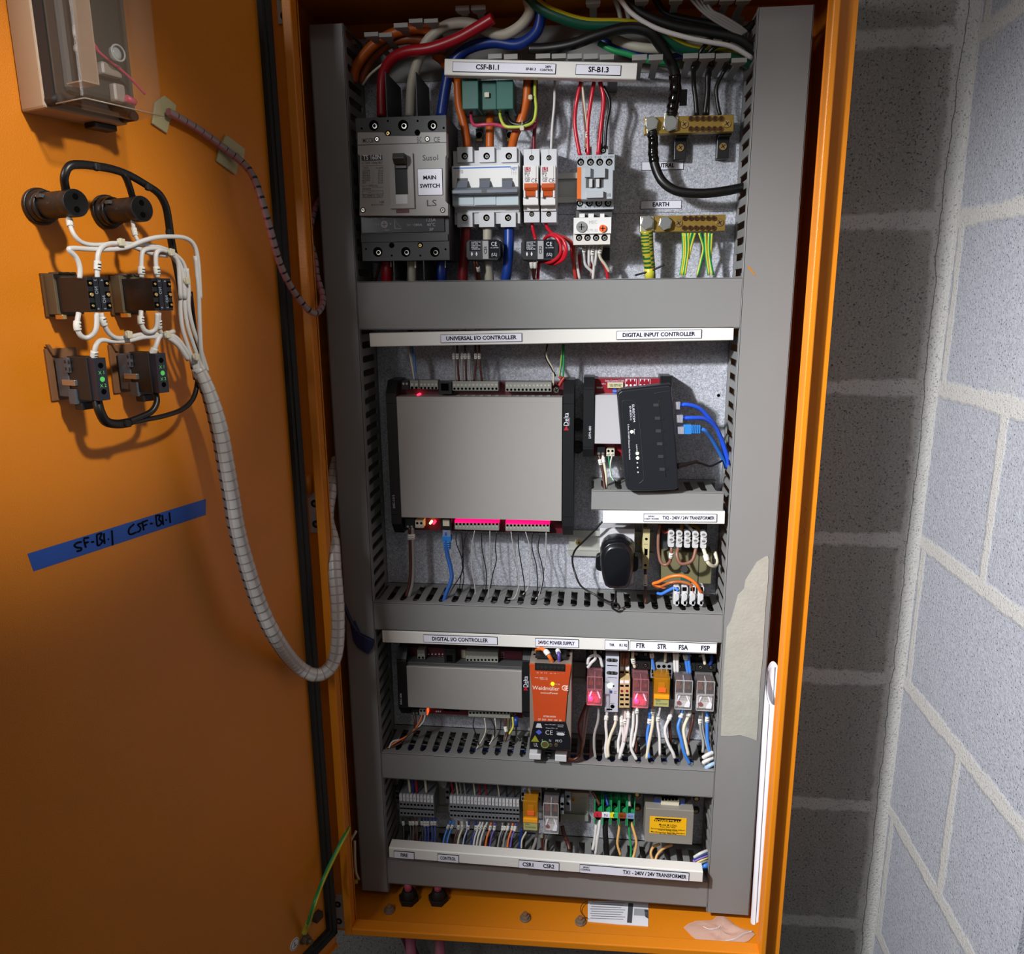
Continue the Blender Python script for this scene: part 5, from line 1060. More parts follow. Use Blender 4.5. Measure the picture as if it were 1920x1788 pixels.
rc = R('PT', 272, 590, 765, 815, 69); mb = MB(); mb.rb(rc, 68, 68.5, 0); yl = build('rating_label', mb, mat('label_yellow', '#F0B414', .4), t1)
text('lettering', [pf('PT', 'Model M 2156L', 398, 640, 685, 3.1, 69), pf('PT', 'Ratio: 240V 50Hz', 410, 620, 712, 2.2, 69), pf('PT', 'Recommended Primary Fuse 600mA', 290, 745, 735, 2.4, 69), pf('PT', 'Total VA Rating 100VA', 385, 648, 755, 2.2, 69), pf('PT', 'Manufactured in Australia, Standard', 290, 740, 778, 2.6, 69), pf('PT', 'Q.S No. 7456-1978', 400, 630, 800, 2.2, 69)], 68.5, INK, yl, bold=.01)
mb = MB(); rc = R('PT', 330, 605, 700, 648, 69); sk = 2.2
mb.prism([(rc[0], rc[2]), (rc[1]-sk, rc[2]), (rc[1], rc[3]), (rc[0]+sk, rc[3])], 68.5, 68.7, 0); build('logo_panel', mb, INK, yl)
text('lettering', [pf('PT', 'POWERTRAN', 345, 690, 627, 4.2, 69)], 68.75, G('label_yellow'), yl, bold=.02)
mb = MB()
for x, y in ((110, 470), (105, 285), (895, 510), (900, 340)):
    a, c = P('PT', x, y, 5); mb.cyl((a, c), 'b', 5.5, 0, 3, 0, 18); mb.cyl((a, c), 'b', 3.2, 3, 5, 1, 6)
build('fixing_bolt', mb, [XGREY, GOLD], t1)
# ================================================================ wires inside the cabinet
def W(label, zn, pts, r, m, **k): return wire(label, [P3(zn, x, y, d) for x, y, d in pts], r, m, **k)
GS = [YELW, GREENW]; STR = (1, (0, 1, 2, 7))
big = dict(cat='cable', name='power_cable', group='thick power cables', n=14, k=8)
W('thick red cable curving down into the left pole of the main switch', 'TA', [(385, 1105, 45), (384, 900, 45), (400, 700, 48), (480, 560, 55), (620, 490, 62), (850, 455, 68), (1100, 365, 72), (1300, 255, 76), (1440, 170, 80)], 6.4, RED, **big)
W('thick off-white cable curving down into the middle pole of the main switch', 'TA', [(650, 1105, 45), (668, 800, 45), (720, 600, 48), (790, 430, 52), (870, 330, 55), (1000, 240, 58), (1150, 215, 60), (1280, 240, 60), (1400, 300, 60), (1550, 325, 60), (1700, 240, 62), (1785, 110, 64), (1760, -20, 66)], 6.2, WCAB, **big)
W('thick blue cable curving down into the right pole of the main switch', 'TA', [(945, 1105, 45), (985, 850, 45), (1030, 650, 46), (1120, 520, 48), (1250, 440, 50), (1450, 400, 52), (1680, 420, 54), (1850, 300, 56), (1890, 100, 58), (1870, -40, 60)], 6.6, BLUEC, **big)
W('outermost thick orange cable at the top left corner', 'TA', [(110, 770, 40), (150, 620, 44), (290, 440, 50), (480, 320, 54), (700, 270, 54), (880, 290, 50)], 6, OCAB, **big)
W('inner thick orange cable tucked beneath the outermost orange one', 'TA', [(190, 790, 30), (260, 600, 34), (400, 450, 40), (580, 375, 44), (790, 385, 44), (1000, 480, 40)], 5.6, mat('orange_deep', '#8A3E0C', .45), **big)  # deeper orange than the outermost cable
W('thin cream wire running beside the inner orange cable at top left', 'TA', [(200, 805, 36), (270, 710, 40), (370, 625, 44), (440, 580, 44)], 1.6, CREAM, group='wires at the top left')
W('left orange cable entering the three-pole breaker', 'GR', [(215, 150, 40), (235, 500, 40), (300, 760, 40), (345, 1000, 38), (352, 1140, 36)], 5.2, OCAB, **big)
W('middle orange cable entering the three-pole breaker', 'GR', [(690, 560, 26), (682, 850, 34), (678, 1140, 36)], 5.2, OCAB, **big)
W('right orange cable entering the three-pole breaker', 'GR', [(1225, 150, 44), (1205, 450, 44), (1130, 740, 46), (1040, 950, 42), (995, 1140, 36)], 5.4, OCAB, **big)
W('orange cable passing behind the left end of the top label rail', 'TA', [(880, 520, 30), (960, 580, 30), (1040, 680, 36), (1090, 760, 40)], 5.0, OCAB, **big)
W('thick green and yellow earth cable sweeping across the very top', 'TB', [(-60, -60, 70), (60, 60, 70), (220, 140, 70), (450, 205, 68), (760, 215, 66), (1000, 260, 60), (1300, 420, 50), (1700, 480, 40), (1900, 560, 34)], 7.0, None, mats=[mat('green_cable', '#0B4A36', .4), mat('yellow_stripe', '#B0A020', .4)], stripe=(1, (0, 1, 2)), **big)
W('thick black cable dropping to the second bolt of the upper brass bar', 'TB', [(-40, 420, 60), (120, 415, 62), (330, 380, 66), (560, 300, 70), (800, 240, 72), (980, 270, 72), (1090, 390, 66), (1170, 520, 60), (1215, 640, 56), (1215, 780, 52), (1195, 900, 48), (1185, 985, 45)], 6.2, BCAB, **big)
W('thick black cable slanting to the top right corner', 'TB', [(770, -30, 62), (930, 110, 62), (1180, 215, 62), (1480, 275, 62), (1740, 330, 60), (1900, 440, 55), (1960, 560, 50)], 5.0, mat('black_cable2', '#151515', .5), **big)
W('black cable crossing behind the white cables at the top right', 'TB', [(1040, -20, 40), (1150, 120, 40), (1500, 200, 40), (1780, 260, 44), (1890, 200, 44)], 4.2, BCAB, **big)
W('long thin white cable slanting down to the right trunking top', 'TB', [(735, -20, 76), (850, 120, 76), (1050, 240, 76), (1300, 318, 74), (1500, 360, 72), (1700, 400, 68), (1880, 500, 60)], 2.8, WIREW, group='thin wires at the top right', cat='wire')
W('fat off-white cable lying under the black cable at top centre', 'TB', [(690, 330, 40), (800, 375, 44), (950, 410, 46), (1150, 415, 46), (1400, 385, 46), (1520, 360, 44)], 5.4, WCAB, **big)
W('blue cable lying along the top finger trunking', 'TB', [(560, 330, 34), (700, 400, 36), (900, 450, 36), (1150, 480, 38), (1400, 440, 38), (1600, 400, 36)], 4.4, BLUEC, **big)
W('green and yellow cable just above the hooked fingers', 'TB', [(560, 370, 50), (680, 430, 52), (830, 470, 52), (980, 520, 50), (1250, 560, 46)], 3.2, None, mats=[GREENW, YELW], stripe=(1, (3, 4, 5, 6, 7)), **big)
for i, (q, l) in enumerate(((((695, -10, 66), (750, 170, 60)), 'left'), (((760, -10, 64), (820, 170, 58)), 'right'))):
    W(f'{l} of two short grey-white wires dropping at top centre', 'TB', [q[0], ((q[0][0]+q[1][0])/2+8, 80, 62), q[1]], 2.8, GREYW, group='short wires at top centre')
for i in range(4):
    W(f'{WORDS[i]} of four thin grey wires fanning from the top right edge', 'TB', [(1340+i*42, -20, 70), (1440+i*30, 90, 70), (1560+i*25, 180-i*12, 68), (1700+i*22, 260-i*12, 64), (1790+i*14, 300-i*8, 60)], 1.7, GREYW, group='thin wires at the top right')
for i, q in enumerate((((1370, 560), (1375, 720), (1390, 850), (1400, 985)), ((1520, 560), (1495, 640), (1490, 800), (1468, 985)), ((1535, 560), (1512, 640), (1500, 800), (1495, 985)), ((1690, 540), (1630, 620), (1570, 750), (1580, 900), (1600, 985)))):
    W(f'{WORDS[i]} from left of the thin black wires entering the top of the upper brass bar', 'TB', [(x, y, 50 if j == 0 else 40) for j, (x, y) in enumerate(q)], (2.9, 3.2, 2.2, 2.4)[i], BCAB, group='black neutral wires')
W('thick black wire between two hooked fingers at top right', 'TB', [(1530, 330, 60), (1440, 430, 62), (1400, 540, 54), (1375, 600, 46)], 2.6, BCAB, group='black neutral wires')
W('black wire bending over the top right hooked fingers', 'TB', [(1680, 345, 60), (1560, 400, 62), (1500, 470, 58), (1535, 560, 48)], 2.6, BCAB, group='black neutral wires')
W('heavy black loop from the upper brass bar into the right trunking', 'NB', [(218, 330, 44), (228, 420, 42), (226, 540, 40), (250, 680, 42), (320, 820, 46), (460, 910, 48), (680, 932, 48), (900, 912, 46), (1120, 868, 40)], 5.7, BCAB, **big)
mb = MB(); mb.tube([P3('NB', x, y, d) for x, y, d in ((216, 362, 44), (228, 420, 42), (226, 540, 40), (240, 640, 41.5))], 6.2, 0, 12, rfun=lambda t: 1+.05*math.sin(t*30)); tag(build('heat_shrink_sleeve', mb, BTAPE), 'shiny black sleeve at the top of the heavy black loop', 'sleeve', 'shiny black sleeves')
mb = MB(); mb.tube([P3('TB', x, y, d) for x, y, d in ((1212, 640, 56), (1218, 780, 52), (1198, 890, 48), (1188, 965, 45))], 7.0, 0, 12, rfun=lambda t: 1+.06*math.sin(t*26)); mb.box(*[(r_[0], r_[1], 40, 42, r_[2], r_[3]) for r_ in [R('TB', 1255, 765, 1318, 905, 42)]][0], 0)
tag(build('tape_wrap', mb, BTAPE), 'glossy black tape wrap with loose flap above the upper brass bar', 'tape wrap', 'shiny black sleeves')
# earth wires
mb = MB(); mb.tube([P3('NB', x, y, d) for x, y, d in ((165, 1290, 44), (172, 1400, 42), (180, 1500, 40), (195, 1640, 36))], 8.0, 0, 12, rfun=lambda t: 1-.1*t, mfun=lambda t, j, m: int((t*24+j*.09)) % 2)
ew = tag(build('earth_cable', mb, [mat('tape_yellow', '#A8982A', .3), mat('tape_green', '#1C5A30', .3)]), 'earth cable wrapped in striped green and yellow tape at the lower brass bar', 'cable')
mb = MB(); mb.tube([P3('NB', x, y, d) for x, y, d in ((193, 1620, 36), (200, 1760, 32))], 7.0, 0, 12, stripe=(1, (0, 11, 10, 9))); build('bare_sheath', mb, [mat('teal_green', '#1E6A5C', .4), YELW], ew)
W('black cable tie tail sticking out beside the taped earth cable', 'NB', [(60, 1715, 30), (150, 1690, 38), (250, 1655, 40), (335, 1615, 42)], 1.3, BLACKM, name='cable_tie', cat='cable tie')
for i, q in enumerate((((512, 1310), (520, 1500), (492, 1715)), ((540, 1310), (545, 1500), (515, 1715)), ((560, 1310), (562, 1480), (530, 1715)), ((595, 1310), (578, 1400), (555, 1540)), ((628, 1310), (600, 1400), (562, 1560)), ((672, 1310), (712, 1450), (690, 1570), (655, 1715)), ((725, 1310), (735, 1500), (762, 1715)), ((765, 1310), (765, 1500), (800, 1715)), ((788, 1315), (780, 1450), (775, 1560)))):
    W(f'{WORDS[i]} from left of the green and yellow wires under the lower brass bar', 'NB', [(x, y, 38-j*3) for j, (x, y) in enumerate(q)], 1.9, None, mats=GS, stripe=(1, (0, 1, 2, 7) if i % 2 else (4, 5, 6, 3)), group='thin earth wires')
# supply wires to the small breakers, contactor
W('dark red wire entering the left orange-toggle breaker', 'GR', [(1345, 160, 40), (1340, 700, 38), (1318, 950, 36), (1312, 1180, 34)], 2.3, mat('maroon_wire', '#7A1024', .4), group='wires above the small breakers')
W('white wire entering the right orange-toggle breaker', 'GR', [(1615, 160, 34), (1608, 500, 36), (1580, 800, 36), (1560, 1180, 34)], 1.7, WIREW, group='wires above the small breakers')
for i, (q, m, r) in enumerate(((((185, 20), (150, 170), (130, 350), (145, 500), (178, 675)), REDB, 2.5), (((300, 20), (275, 170), (245, 400), (248, 675)), REDB, 2.5), (((355, 20), (385, 170), (365, 380), (335, 675)), REDB, 2.7), (((385, 60), (440, 200), (410, 400), (398, 600)), BCAB, 2.1), (((195, 20), (215, 220), (235, 420), (238, 600)), CREAM, 1.6), (((345, 20), (380, 150), (378, 350), (368, 590)), BCAB, 1.6), (((195, 60), (205, 250), (225, 480), (222, 600)), BRNL, 1.2))):
    W(f'{("left red", "middle red", "right red", "outer black", "cream", "inner black", "thin brown")[i]} wire dropping into the top of the contactor', 'CT', [(x, y, 52 if j < 2 else 48) for j, (x, y) in enumerate(q)], r, m, group='wires above the contactor', marks=(.75,) if i == 4 else ())
for i, (q, m) in enumerate(((((150, 1445), (145, 1520), (150, 1620), (175, 1760)), WIREW), (((225, 1445), (212, 1520), (225, 1630), (290, 1700), (300, 1770)), WIREW), (((258, 1445), (255, 1600), (262, 1640)), WIREW), (((295, 1445), (285, 1580), (300, 1640), (290, 1760)), WIREW), (((325, 1445), (318, 1560), (308, 1640)), WIREW), (((370, 1445), (350, 1550), (400, 1630), (435, 1690)), CREAM))):
    W(f'{WORDS[i]} from left of the white wires under the overload relay', 'CT', [(x, y, 52-j*4) for j, (x, y) in enumerate(q)], 1.9, m, group='white wires under the overload relay', marks=(.1,) if i in (0, 1, 3, 5) else ())
for i, q in enumerate((((40, 1390), (95, 1450), (115, 1600), (155, 1760)), ((170, 1540), (175, 1640), (165, 1760)), ((270, 1600), (285, 1700), (300, 1760)), ((370, 1600), (405, 1660), (425, 1760)))):
    W(f'{WORDS[i]} from left of the red wires dropping behind the overload relay', 'CT', [(x, y, 40-j*4) for j, (x, y) in enumerate(q)], 2.1, REDB, group='red wires under the overload relay')
# cables under the switchgear
for i, (q, m) in enumerate((((470, 1590), RED), ((720, 1600), WCAB), ((1020, 1600), BLUEC))):
    (x, y) = q; W(f'{("red", "off-white", "blue")[i]} cable end leaving the bottom of the main switch', 'MC', [(x, y-30, 45), (x-4, y+90, 45), (x-6, y+200, 42)], 7.4 if i != 1 else 6.6, m, **big)
    a, c = P('MC', x, y-10, 47); mb = MB(); mb.box(a-6, a+6, 44, 50, c-6, c+6); tag(build('cable_lug', mb, G('tinned'), bev=.5), f'tinned lug of the {("red", "off-white", "blue")[i]} cable below the main switch', 'cable lug', 'tinned cable lugs')
W('pair of thin brown wires slanting under the left of the main switch', 'MC', [(400, 1580, 50), (370, 1680, 44), (345, 1780, 38)], 2, BROWNW)
W('red cable leaving the left pole of the three-pole breaker', 'HG', [(305, 1075, 38), (290, 1300, 38), (268, 1600, 36), (262, 1760, 34)], 6.4, mat('dark_red_cable', '#7A1018', .42), **big)
W('off-white cable leaving the middle pole through the CS1 sensor', 'HG', [(582, 1075, 38), (580, 1300, 38), (590, 1600, 36), (605, 1760, 34)], 6.2, WCAB, **big)
W('blue cable leaving the right pole of the three-pole breaker', 'HG', [(858, 1075, 38), (855, 1300, 40), (835, 1600, 38), (808, 1760, 34)], 6.4, mat('mid_blue_cable', '#173E96', .35), **big)
for i, (x, l) in enumerate(((405, 'left'), (440, 'right'))):
    W(f'{l} brown wire hanging from the CS1 sensor', 'HG', [(x-5, 1490, 56), (x+15, 1580, 54), (x+35, 1720, 40), (x+50, 1780, 36)], 1.8, BROWNW, group='brown sensor wires', marks=(.35,) if i else ())
for i, (x, l) in enumerate(((1140, 'left'), (1185, 'right'))):
    W(f'{l} brown wire hanging from the CS2 sensor', 'HG', [(x, 1490, 56), (x+10, 1580, 54), (x+35-i*40, 1720, 40), (1200, 1780, 36)], 1.9, BROWNW, group='brown sensor wires', marks=(.15,))
W('red wire dropping into the CS2 sensor', 'HG', [(1150, 1015, 34), (1165, 1100, 36), (1200, 1240, 46)], 2.1, REDB, group='red wire around the second sensor')
hx = [(1330, 1015, 34), (1350, 1080, 38), (1420, 1160, 48), (1530, 1230, 66), (1580, 1350, 70), (1530, 1470, 66), (1430, 1545, 50), (1330, 1500, 40), (1310, 1250, 44), (1380, 1180, 60), (1460, 1200, 70), (1520, 1300, 72), (1510, 1430, 70), (1400, 1520, 60), (1260, 1520, 44), (1235, 1600, 40), (1225, 1780, 34)]
W('red wire coiled through the CS2 sensor', 'HG', hx, 2.2, REDB, group='red wire around the second sensor')
W('outer red coil turn beside the CS2 sensor', 'HG', [(1350, 1185, 50), (1440, 1165, 66), (1550, 1230, 74), (1595, 1360, 76), (1560, 1480, 70), (1440, 1550, 56)], 2.2, REDB, group='red wire around the second sensor')
W('salmon red wire leaving the coil toward the overload relay', 'HG', [(1470, 1180, 60), (1580, 1210, 56), (1680, 1310, 50), (1690, 1560, 44), (1720, 1760, 36)], 2.1, mat('salmon_wire', '#C03A30', .4), group='red wire around the second sensor')
# wires on the green block
for l, q, m, r in (('pink wire looping from the left of the green block', ((415, 590, 40), (412, 700, 50), (455, 800, 56), (600, 795, 60), (760, 795, 60), (1000, 850, 58), (1250, 850, 56), (1330, 780, 50)), PINKW, 2.1), ('yellow-green wire looping from the green block', ((828, 590, 44), (835, 700, 54), (900, 815, 62), (1050, 830, 64), (1200, 810, 64), (1310, 740, 62), (1345, 560, 60), (1330, 380, 56), (1330, 150, 50)), mat('lime_wire', '#B8C850', .4), 1.9), ('black wire looping from the green block', ((915, 600, 44), (940, 700, 54), (1010, 780, 58), (1150, 790, 60), (1270, 720, 60), (1305, 560, 56), (1300, 150, 44)), BCAB, 2.6)):
    W(l, 'GR', q, r, m, group='wires of the green block')
def tie(zn, x, y, d, label, r=4.2, fr=None, group='cable tie heads', m=None, P_=None, ring=None):
    a, c = (P_ or P)(zn, x, y, d); mb = MB(fr or F_CAB); mb.sphere((a, d, c), r*.7, 0, 12, (1, .8, 1.1)); mb.box(a-r*.5, a+r*.5, d-r*.4, d+r*.6, c-r*.6, c+r*.6, 0)
    if ring: mb.torus((a+ring[0], d-ring[1], c+ring[2]), ring[3], ring[4], .7, 0, 18, 5)
    return tag(build('cable_tie', mb, m or TIEW, bev=.6), label, 'cable tie', group)
tie('GR', 1145, 850, 66, 'translucent cable tie on the wires below the green block', 4.4, ring=(0, 4, 5, 'a', 5)); tie('GR', 1265, 405, 60, 'translucent cable tie holding the orange cable right of the green block', 4.4)
# bare fixing eyes above the breaker
for l, x in (('left', 525), ('right', 965)):
    mb = MB(); a, c = P('GR', x, 945, 6); mb.box(a-4.5, a+4.5, 0, 5, c-7, c+8, 0); mb.cyl((a, c), 'b', 4.6, 5, 6, 1, 18); mb.torus((a, 6, c), 'b', 4.4, .5, 2, 18, 6); mb.box(a-4, a+4, 5, 5.6, c-7.5, c-4.5, 3)
    tag(build('rail_bracket', mb, [XGREY, DARK, STEEL, GOLD]), f'{l} of two small metal eyelets between the orange cables', 'bracket', 'small metal eyelets')
# controller wires, top
for i, (x0, x1, m) in enumerate(((425, 478, WIREW), (455, 490, BLUEL), (438, 500, GREYW))):
    W(f'{("white", "blue", "grey")[i]} wire above the left end of the largest controller', 'UC', [(x0, 80, 30), (x0+4, 220, 36), (x0+24, 330, 42), (x1, 500, 42)], 1.3, m, group='wires above the largest controller')
for i, (x, m) in enumerate(((808, GREYW), (838, BROWNW), (875, GREYW), (905, BROWNW), (935, GREYW), (990, BROWNW), (1022, BROWNW))):
    xx = x+(12 if i in (2,) else 0); W(f'{WORDS[i]} from left of the tagged wires above the middle of the largest controller', 'UC', [(xx, 70, 30), (xx-2, 220, 40), (x+2, 340, 42), (x+(14, 12, 6, 8, 14, -12, 22)[i], 515, 42)], 1.45, m, group='tagged wires above the largest controller', marks=(.52,))
for i, (q, m) in enumerate((([(1565, 200), (1590, 320), (1640, 420), (1640, 545)], CREAM), ([(1592, 200), (1575, 300), (1625, 400), (1660, 470)], BCAB), ([(1718, 200), (1705, 380), (1690, 480)], None), ([(1730, 200), (1728, 380), (1722, 490)], GREENW))):
    W(f'{("cream", "black", "green and yellow", "green")[i]} wire above the right end of the largest controller', 'UC', [(x, y, 40) for x, y in q], 1.3, m, group='wires above the largest controller', mats=None if m else GS, stripe=None if m else STR)
mb = MB(); mb.tube([P3('UC', x, y, 44) for x, y in ((1735, 480), (1712, 510), (1690, 550))], 2.4, 0, 10); mb.tube([P3('UC', x, y, 44) for x, y in ((1690, 470), (1720, 500))], 2.0, 0, 10); tag(build('crimp_sleeve', mb, mat('crimp_red', '#9A2A20', .4)), 'red crimp sleeve on the earth screw of the largest controller', 'crimp sleeve')
# controller wires, bottom
for i, (x, m) in enumerate(((385, BROWNW), (412, GREYW))):
    W(f'{("brown", "grey")[i]} tagged wire under the left of the largest controller', 'UB', [(x, 235, 44), (x+4, 400, 44), (x+8, 600, 46), (x-2, 760, 50), (x-35, 880, 55)], 2.3, m, group='wires under the largest controller', marks=(.12,))
W('blue network lead hanging from the largest controller into the trunking', 'UB', [(722, 262, 42), (722, 400, 44), (735, 500, 46), (765, 620, 50), (770, 720, 54), (725, 840, 58), (700, 920, 60)], 3.0, mat('net_dull', '#285AA8', .4), name='network_cable', cat='network cable', group='blue network cables')
mb = MB(); rc = R('UB', 683, 318, 765, 372, 46); mb.rb(rc, 36, 46, 0); 
for k in range(4): rc = R('UB', 692+k*1, 372+k*20, 756-k*1, 386+k*20, 46); mb.rb(rc, 37, 46, 0)
rc = R('UB', 688, 262, 762, 320, 45); mb.rb(rc, 37, 45, 1)
tag(build('cable_boot', mb, [G('boot_blue'), G('clear_plug')], bev=.5), 'blue plug boot under the largest controller', 'cable boot')
thin = [((818, 260), (815, 380), (868, 530), (875, 640), (780, 800), (740, 880)), ((862, 260), (872, 400), (880, 560), (855, 700), (845, 810)), ((915, 262), (885, 400), (868, 560), (885, 700), (862, 830)), ((985, 265), (955, 450), (960, 620), (985, 780), (990, 860)), ((1050, 265), (1052, 430), (1085, 600), (1095, 720), (1085, 830)), ((1125, 268), (1128, 600), (1125, 720), (1105, 900)), ((1190, 268), (1175, 420), (1185, 540), (1150, 680), (1130, 800)),
        ((1320, 275), (1345, 450), (1385, 640), (1390, 780), (1350, 890), (1290, 900)), ((1388, 275), (1390, 420), (1415, 580), (1440, 740), (1445, 840)), ((1455, 278), (1500, 450), (1490, 600), (1480, 780), (1430, 860)), ((1518, 278), (1515, 430), (1555, 600), (1565, 780), (1560, 880)), ((1592, 280), (1570, 430), (1600, 560), (1620, 700), (1590, 850)), ((1645, 282), (1640, 500), (1610, 720), (1590, 830), (1545, 905))]
for i, q in enumerate(thin):
    m = BCAB if i in (0, 1, 2, 4, 6, 8, 10, 11) else mat('thin_grey_wire', '#A8A6A4', .4)
    W(f'{WORDS[i]} from left of the hair-thin wires hanging under the largest controller', 'UB', [(x, y, 42+j*4) for j, (x, y) in enumerate(q)], .75, m, group='hair-thin wires under the largest controller', n=6)
for i, (q, m, mk) in enumerate(((((358, 1430), (370, 1500), (400, 1620), (410, 1720), (420, 1800)), BROWNW, (.18,)), (((397, 1430), (410, 1510), (430, 1640), (432, 1800)), CREAM, (.1, )), (((455, 1430), (470, 1540), (485, 1640), (500, 1700)), GREENW, ()), (((495, 1430), (475, 1540), (482, 1640), (510, 1700)), WIREW, ()))):
    W(f'{("brown", "cream", "pale green", "white")[i]} wire under the small upright controller', 'DI', [(x, y, 42+j*3) for j, (x, y) in enumerate(q)], (2, 1.8, 1.1, 1.1)[i], m, group='wires under the small controller', marks=mk)
# TX2 wires
for l, q, m, r, mk in (('brown wire looping left of the olive transformer', ((1088, 590, 40), (1072, 750, 44), (1075, 900, 48), (1100, 1010, 52), (1150, 1040, 54), (1200, 1000, 56), (1215, 900, 58), (1215, 840, 56)), BRNL, 2.2, (.78,)),
    ('brown jumper wire between two ways of the five-way strip', ((1290, 850, 56), (1275, 930, 62), (1310, 1020, 66), (1380, 1025, 66), (1450, 980, 64), (1485, 850, 56)), BRNL, 2.4, ()),
    ('cream wire looping right of the olive transformer', ((1565, 860, 56), (1590, 940, 64), (1620, 1020, 66), (1680, 1055, 60), (1710, 1010, 50), (1690, 900, 40)), CREAM, 2.7, (.18,)),
    ('orange wire arching below the olive transformer', ((1150, 1290, 50), (1020, 1250, 50), (1080, 1225, 56), (1200, 1170, 64), (1330, 1160, 68), (1440, 1210, 70), (1500, 1270, 70), (1540, 1340, 66)), ORW, 2.3, ()),
    ('brown wire arching just under the orange one', ((1020, 1255, 44), (1080, 1280, 48), (1200, 1235, 58), (1320, 1225, 60), (1420, 1255, 62), (1455, 1335, 62)), mat('rust_wire', '#A0582C', .4), 2.3, ()),
    ('short blue wire entering the four-way strip', ((1065, 1350, 40), (1110, 1355, 48), (1180, 1320, 56), (1250, 1290, 62), (1290, 1320, 64)), mat('clear_blue_wire', '#3E78D8', .38), 2.2, ()),
    ('yellow wire entering the top of the five-way strip', ((1330, 590, 30), (1325, 640, 44), (1315, 690, 54)), mat('amber_wire', '#D0A020', .4), 2.3, ()),
    ('white wire slanting into the top of the five-way strip', ((1370, 595, 34), (1420, 640, 46), (1475, 700, 54)), WIREW, 2.3, ()),
    ('yellow and black wire curving at top right of the olive transformer', ((1430, 600, 20), (1500, 640, 24), (1535, 720, 24)), mat('mustard_wire', '#A08418', .4), 2.0, ()),
    ('red-brown wire at the top left of the olive transformer', ((1110, 600, 20), (1130, 680, 40), (1190, 680, 54)), mat('redbrown_wire', '#9A3A28', .4), 2.0, ()),
    ('brown wire above the slim beige fuse terminal', ((930, 580, 36), (932, 650, 36)), BROWNW, 2.0, ()),
    ('tagged brown wire below the slim beige fuse terminal', ((930, 1085, 36), (930, 1180, 42), (932, 1330, 48), (935, 1460, 52)), BROWNW, 2.0, (.25, .4))):
    W(l, 'TX', q, r, m, group='wires around the plug-in adaptor and olive transformer', marks=mk)
# third row wires
for i, (q, m) in enumerate((([(565, 1050), (520, 1150), (420, 1270), (250, 1370), (140, 1450)], ORW), ([(582, 1050), (560, 1160), (430, 1260), (300, 1380), (160, 1440)], BROWNW), ([(600, 1050), (560, 1150), (380, 1310), (230, 1350), (180, 1430)], WIREW))):
    W(f'{("orange", "brown", "white")[i]} wire twisting from the low controller into the left trunking', 'DC', [(x, y, 44+j*6) for j, (x, y) in enumerate(q)], 1.3, m, group='twisted wires under the low controller')
for i, (q, m, r) in enumerate((([(1165, 1080), (1155, 1180), (1200, 1300), (1220, 1400)], BCAB, .8), ([(1285, 1085), (1300, 1220), (1260, 1330), (1190, 1440)], CREAM, .8), ([(1350, 1085), (1400, 1180), (1400, 1300)], BCAB, .9), ([(1405, 1085), (1415, 1220), (1380, 1320), (1340, 1390)], CREAM, .8), ([(1475, 1090), (1470, 1200), (1430, 1300)], BCAB, .8), ([(1525, 1085), (1525, 1180), (1540, 1280), (1520, 1350)], BROWNW, 2), ([(1560, 1085), (1560, 1200), (1530, 1300)], mat('olive_wire', '#4A4420', .45), 2.2), ([(1610, 1070), (1615, 1180), (1570, 1270)], YELW, 1.5), ([(1650, 1160), (1655, 1280), (1700, 1340)], BCAB, 1.2), ([(480, 1050), (485, 1130), (480, 1260)], BROWNW, 2.2))):
    W(f'{WORDS[i]} of the assorted wires under the low controller, counted from the terminals', 'DC', [(x, y, 44+j*5) for j, (x, y) in enumerate(q)], r, m, group='assorted wires under the low controller', marks=(.35,) if i == 5 else ())
mb = MB(); a, c = P('DC', 1648, 1130, 46); mb.cyl((a, 46), 'c', 3.5, c-7, c+7); tag(build('crimp_sleeve', mb, mat('crimp_blue', '#203C88', .4)), 'blue crimp sleeve at the right end of the low controller', 'crimp sleeve')
W('orange wire into the top of the power supply', 'PS', [(180, 200, 70), (250, 185, 84), (320, 230, 96), (365, 300, 100), (400, 355, 98)], 2.8, ORW, group='wires on the power supply', marks=(.45,))
W('purple wire into the top of the power supply', 'PS', [(465, 195, 84), (480, 240, 94), (488, 290, 98), (490, 365, 96)], 2.4, PURP, group='wires on the power supply', marks=(.1,))
W('dark brown wire curling at the lower right of the power supply', 'PS', [(870, 900, 50), (770, 1150, 60), (765, 1300, 70), (800, 1450, 78), (770, 1600, 82), (690, 1670, 84), (590, 1655, 86)], 2.3, BROWNW, group='wires on the power supply')
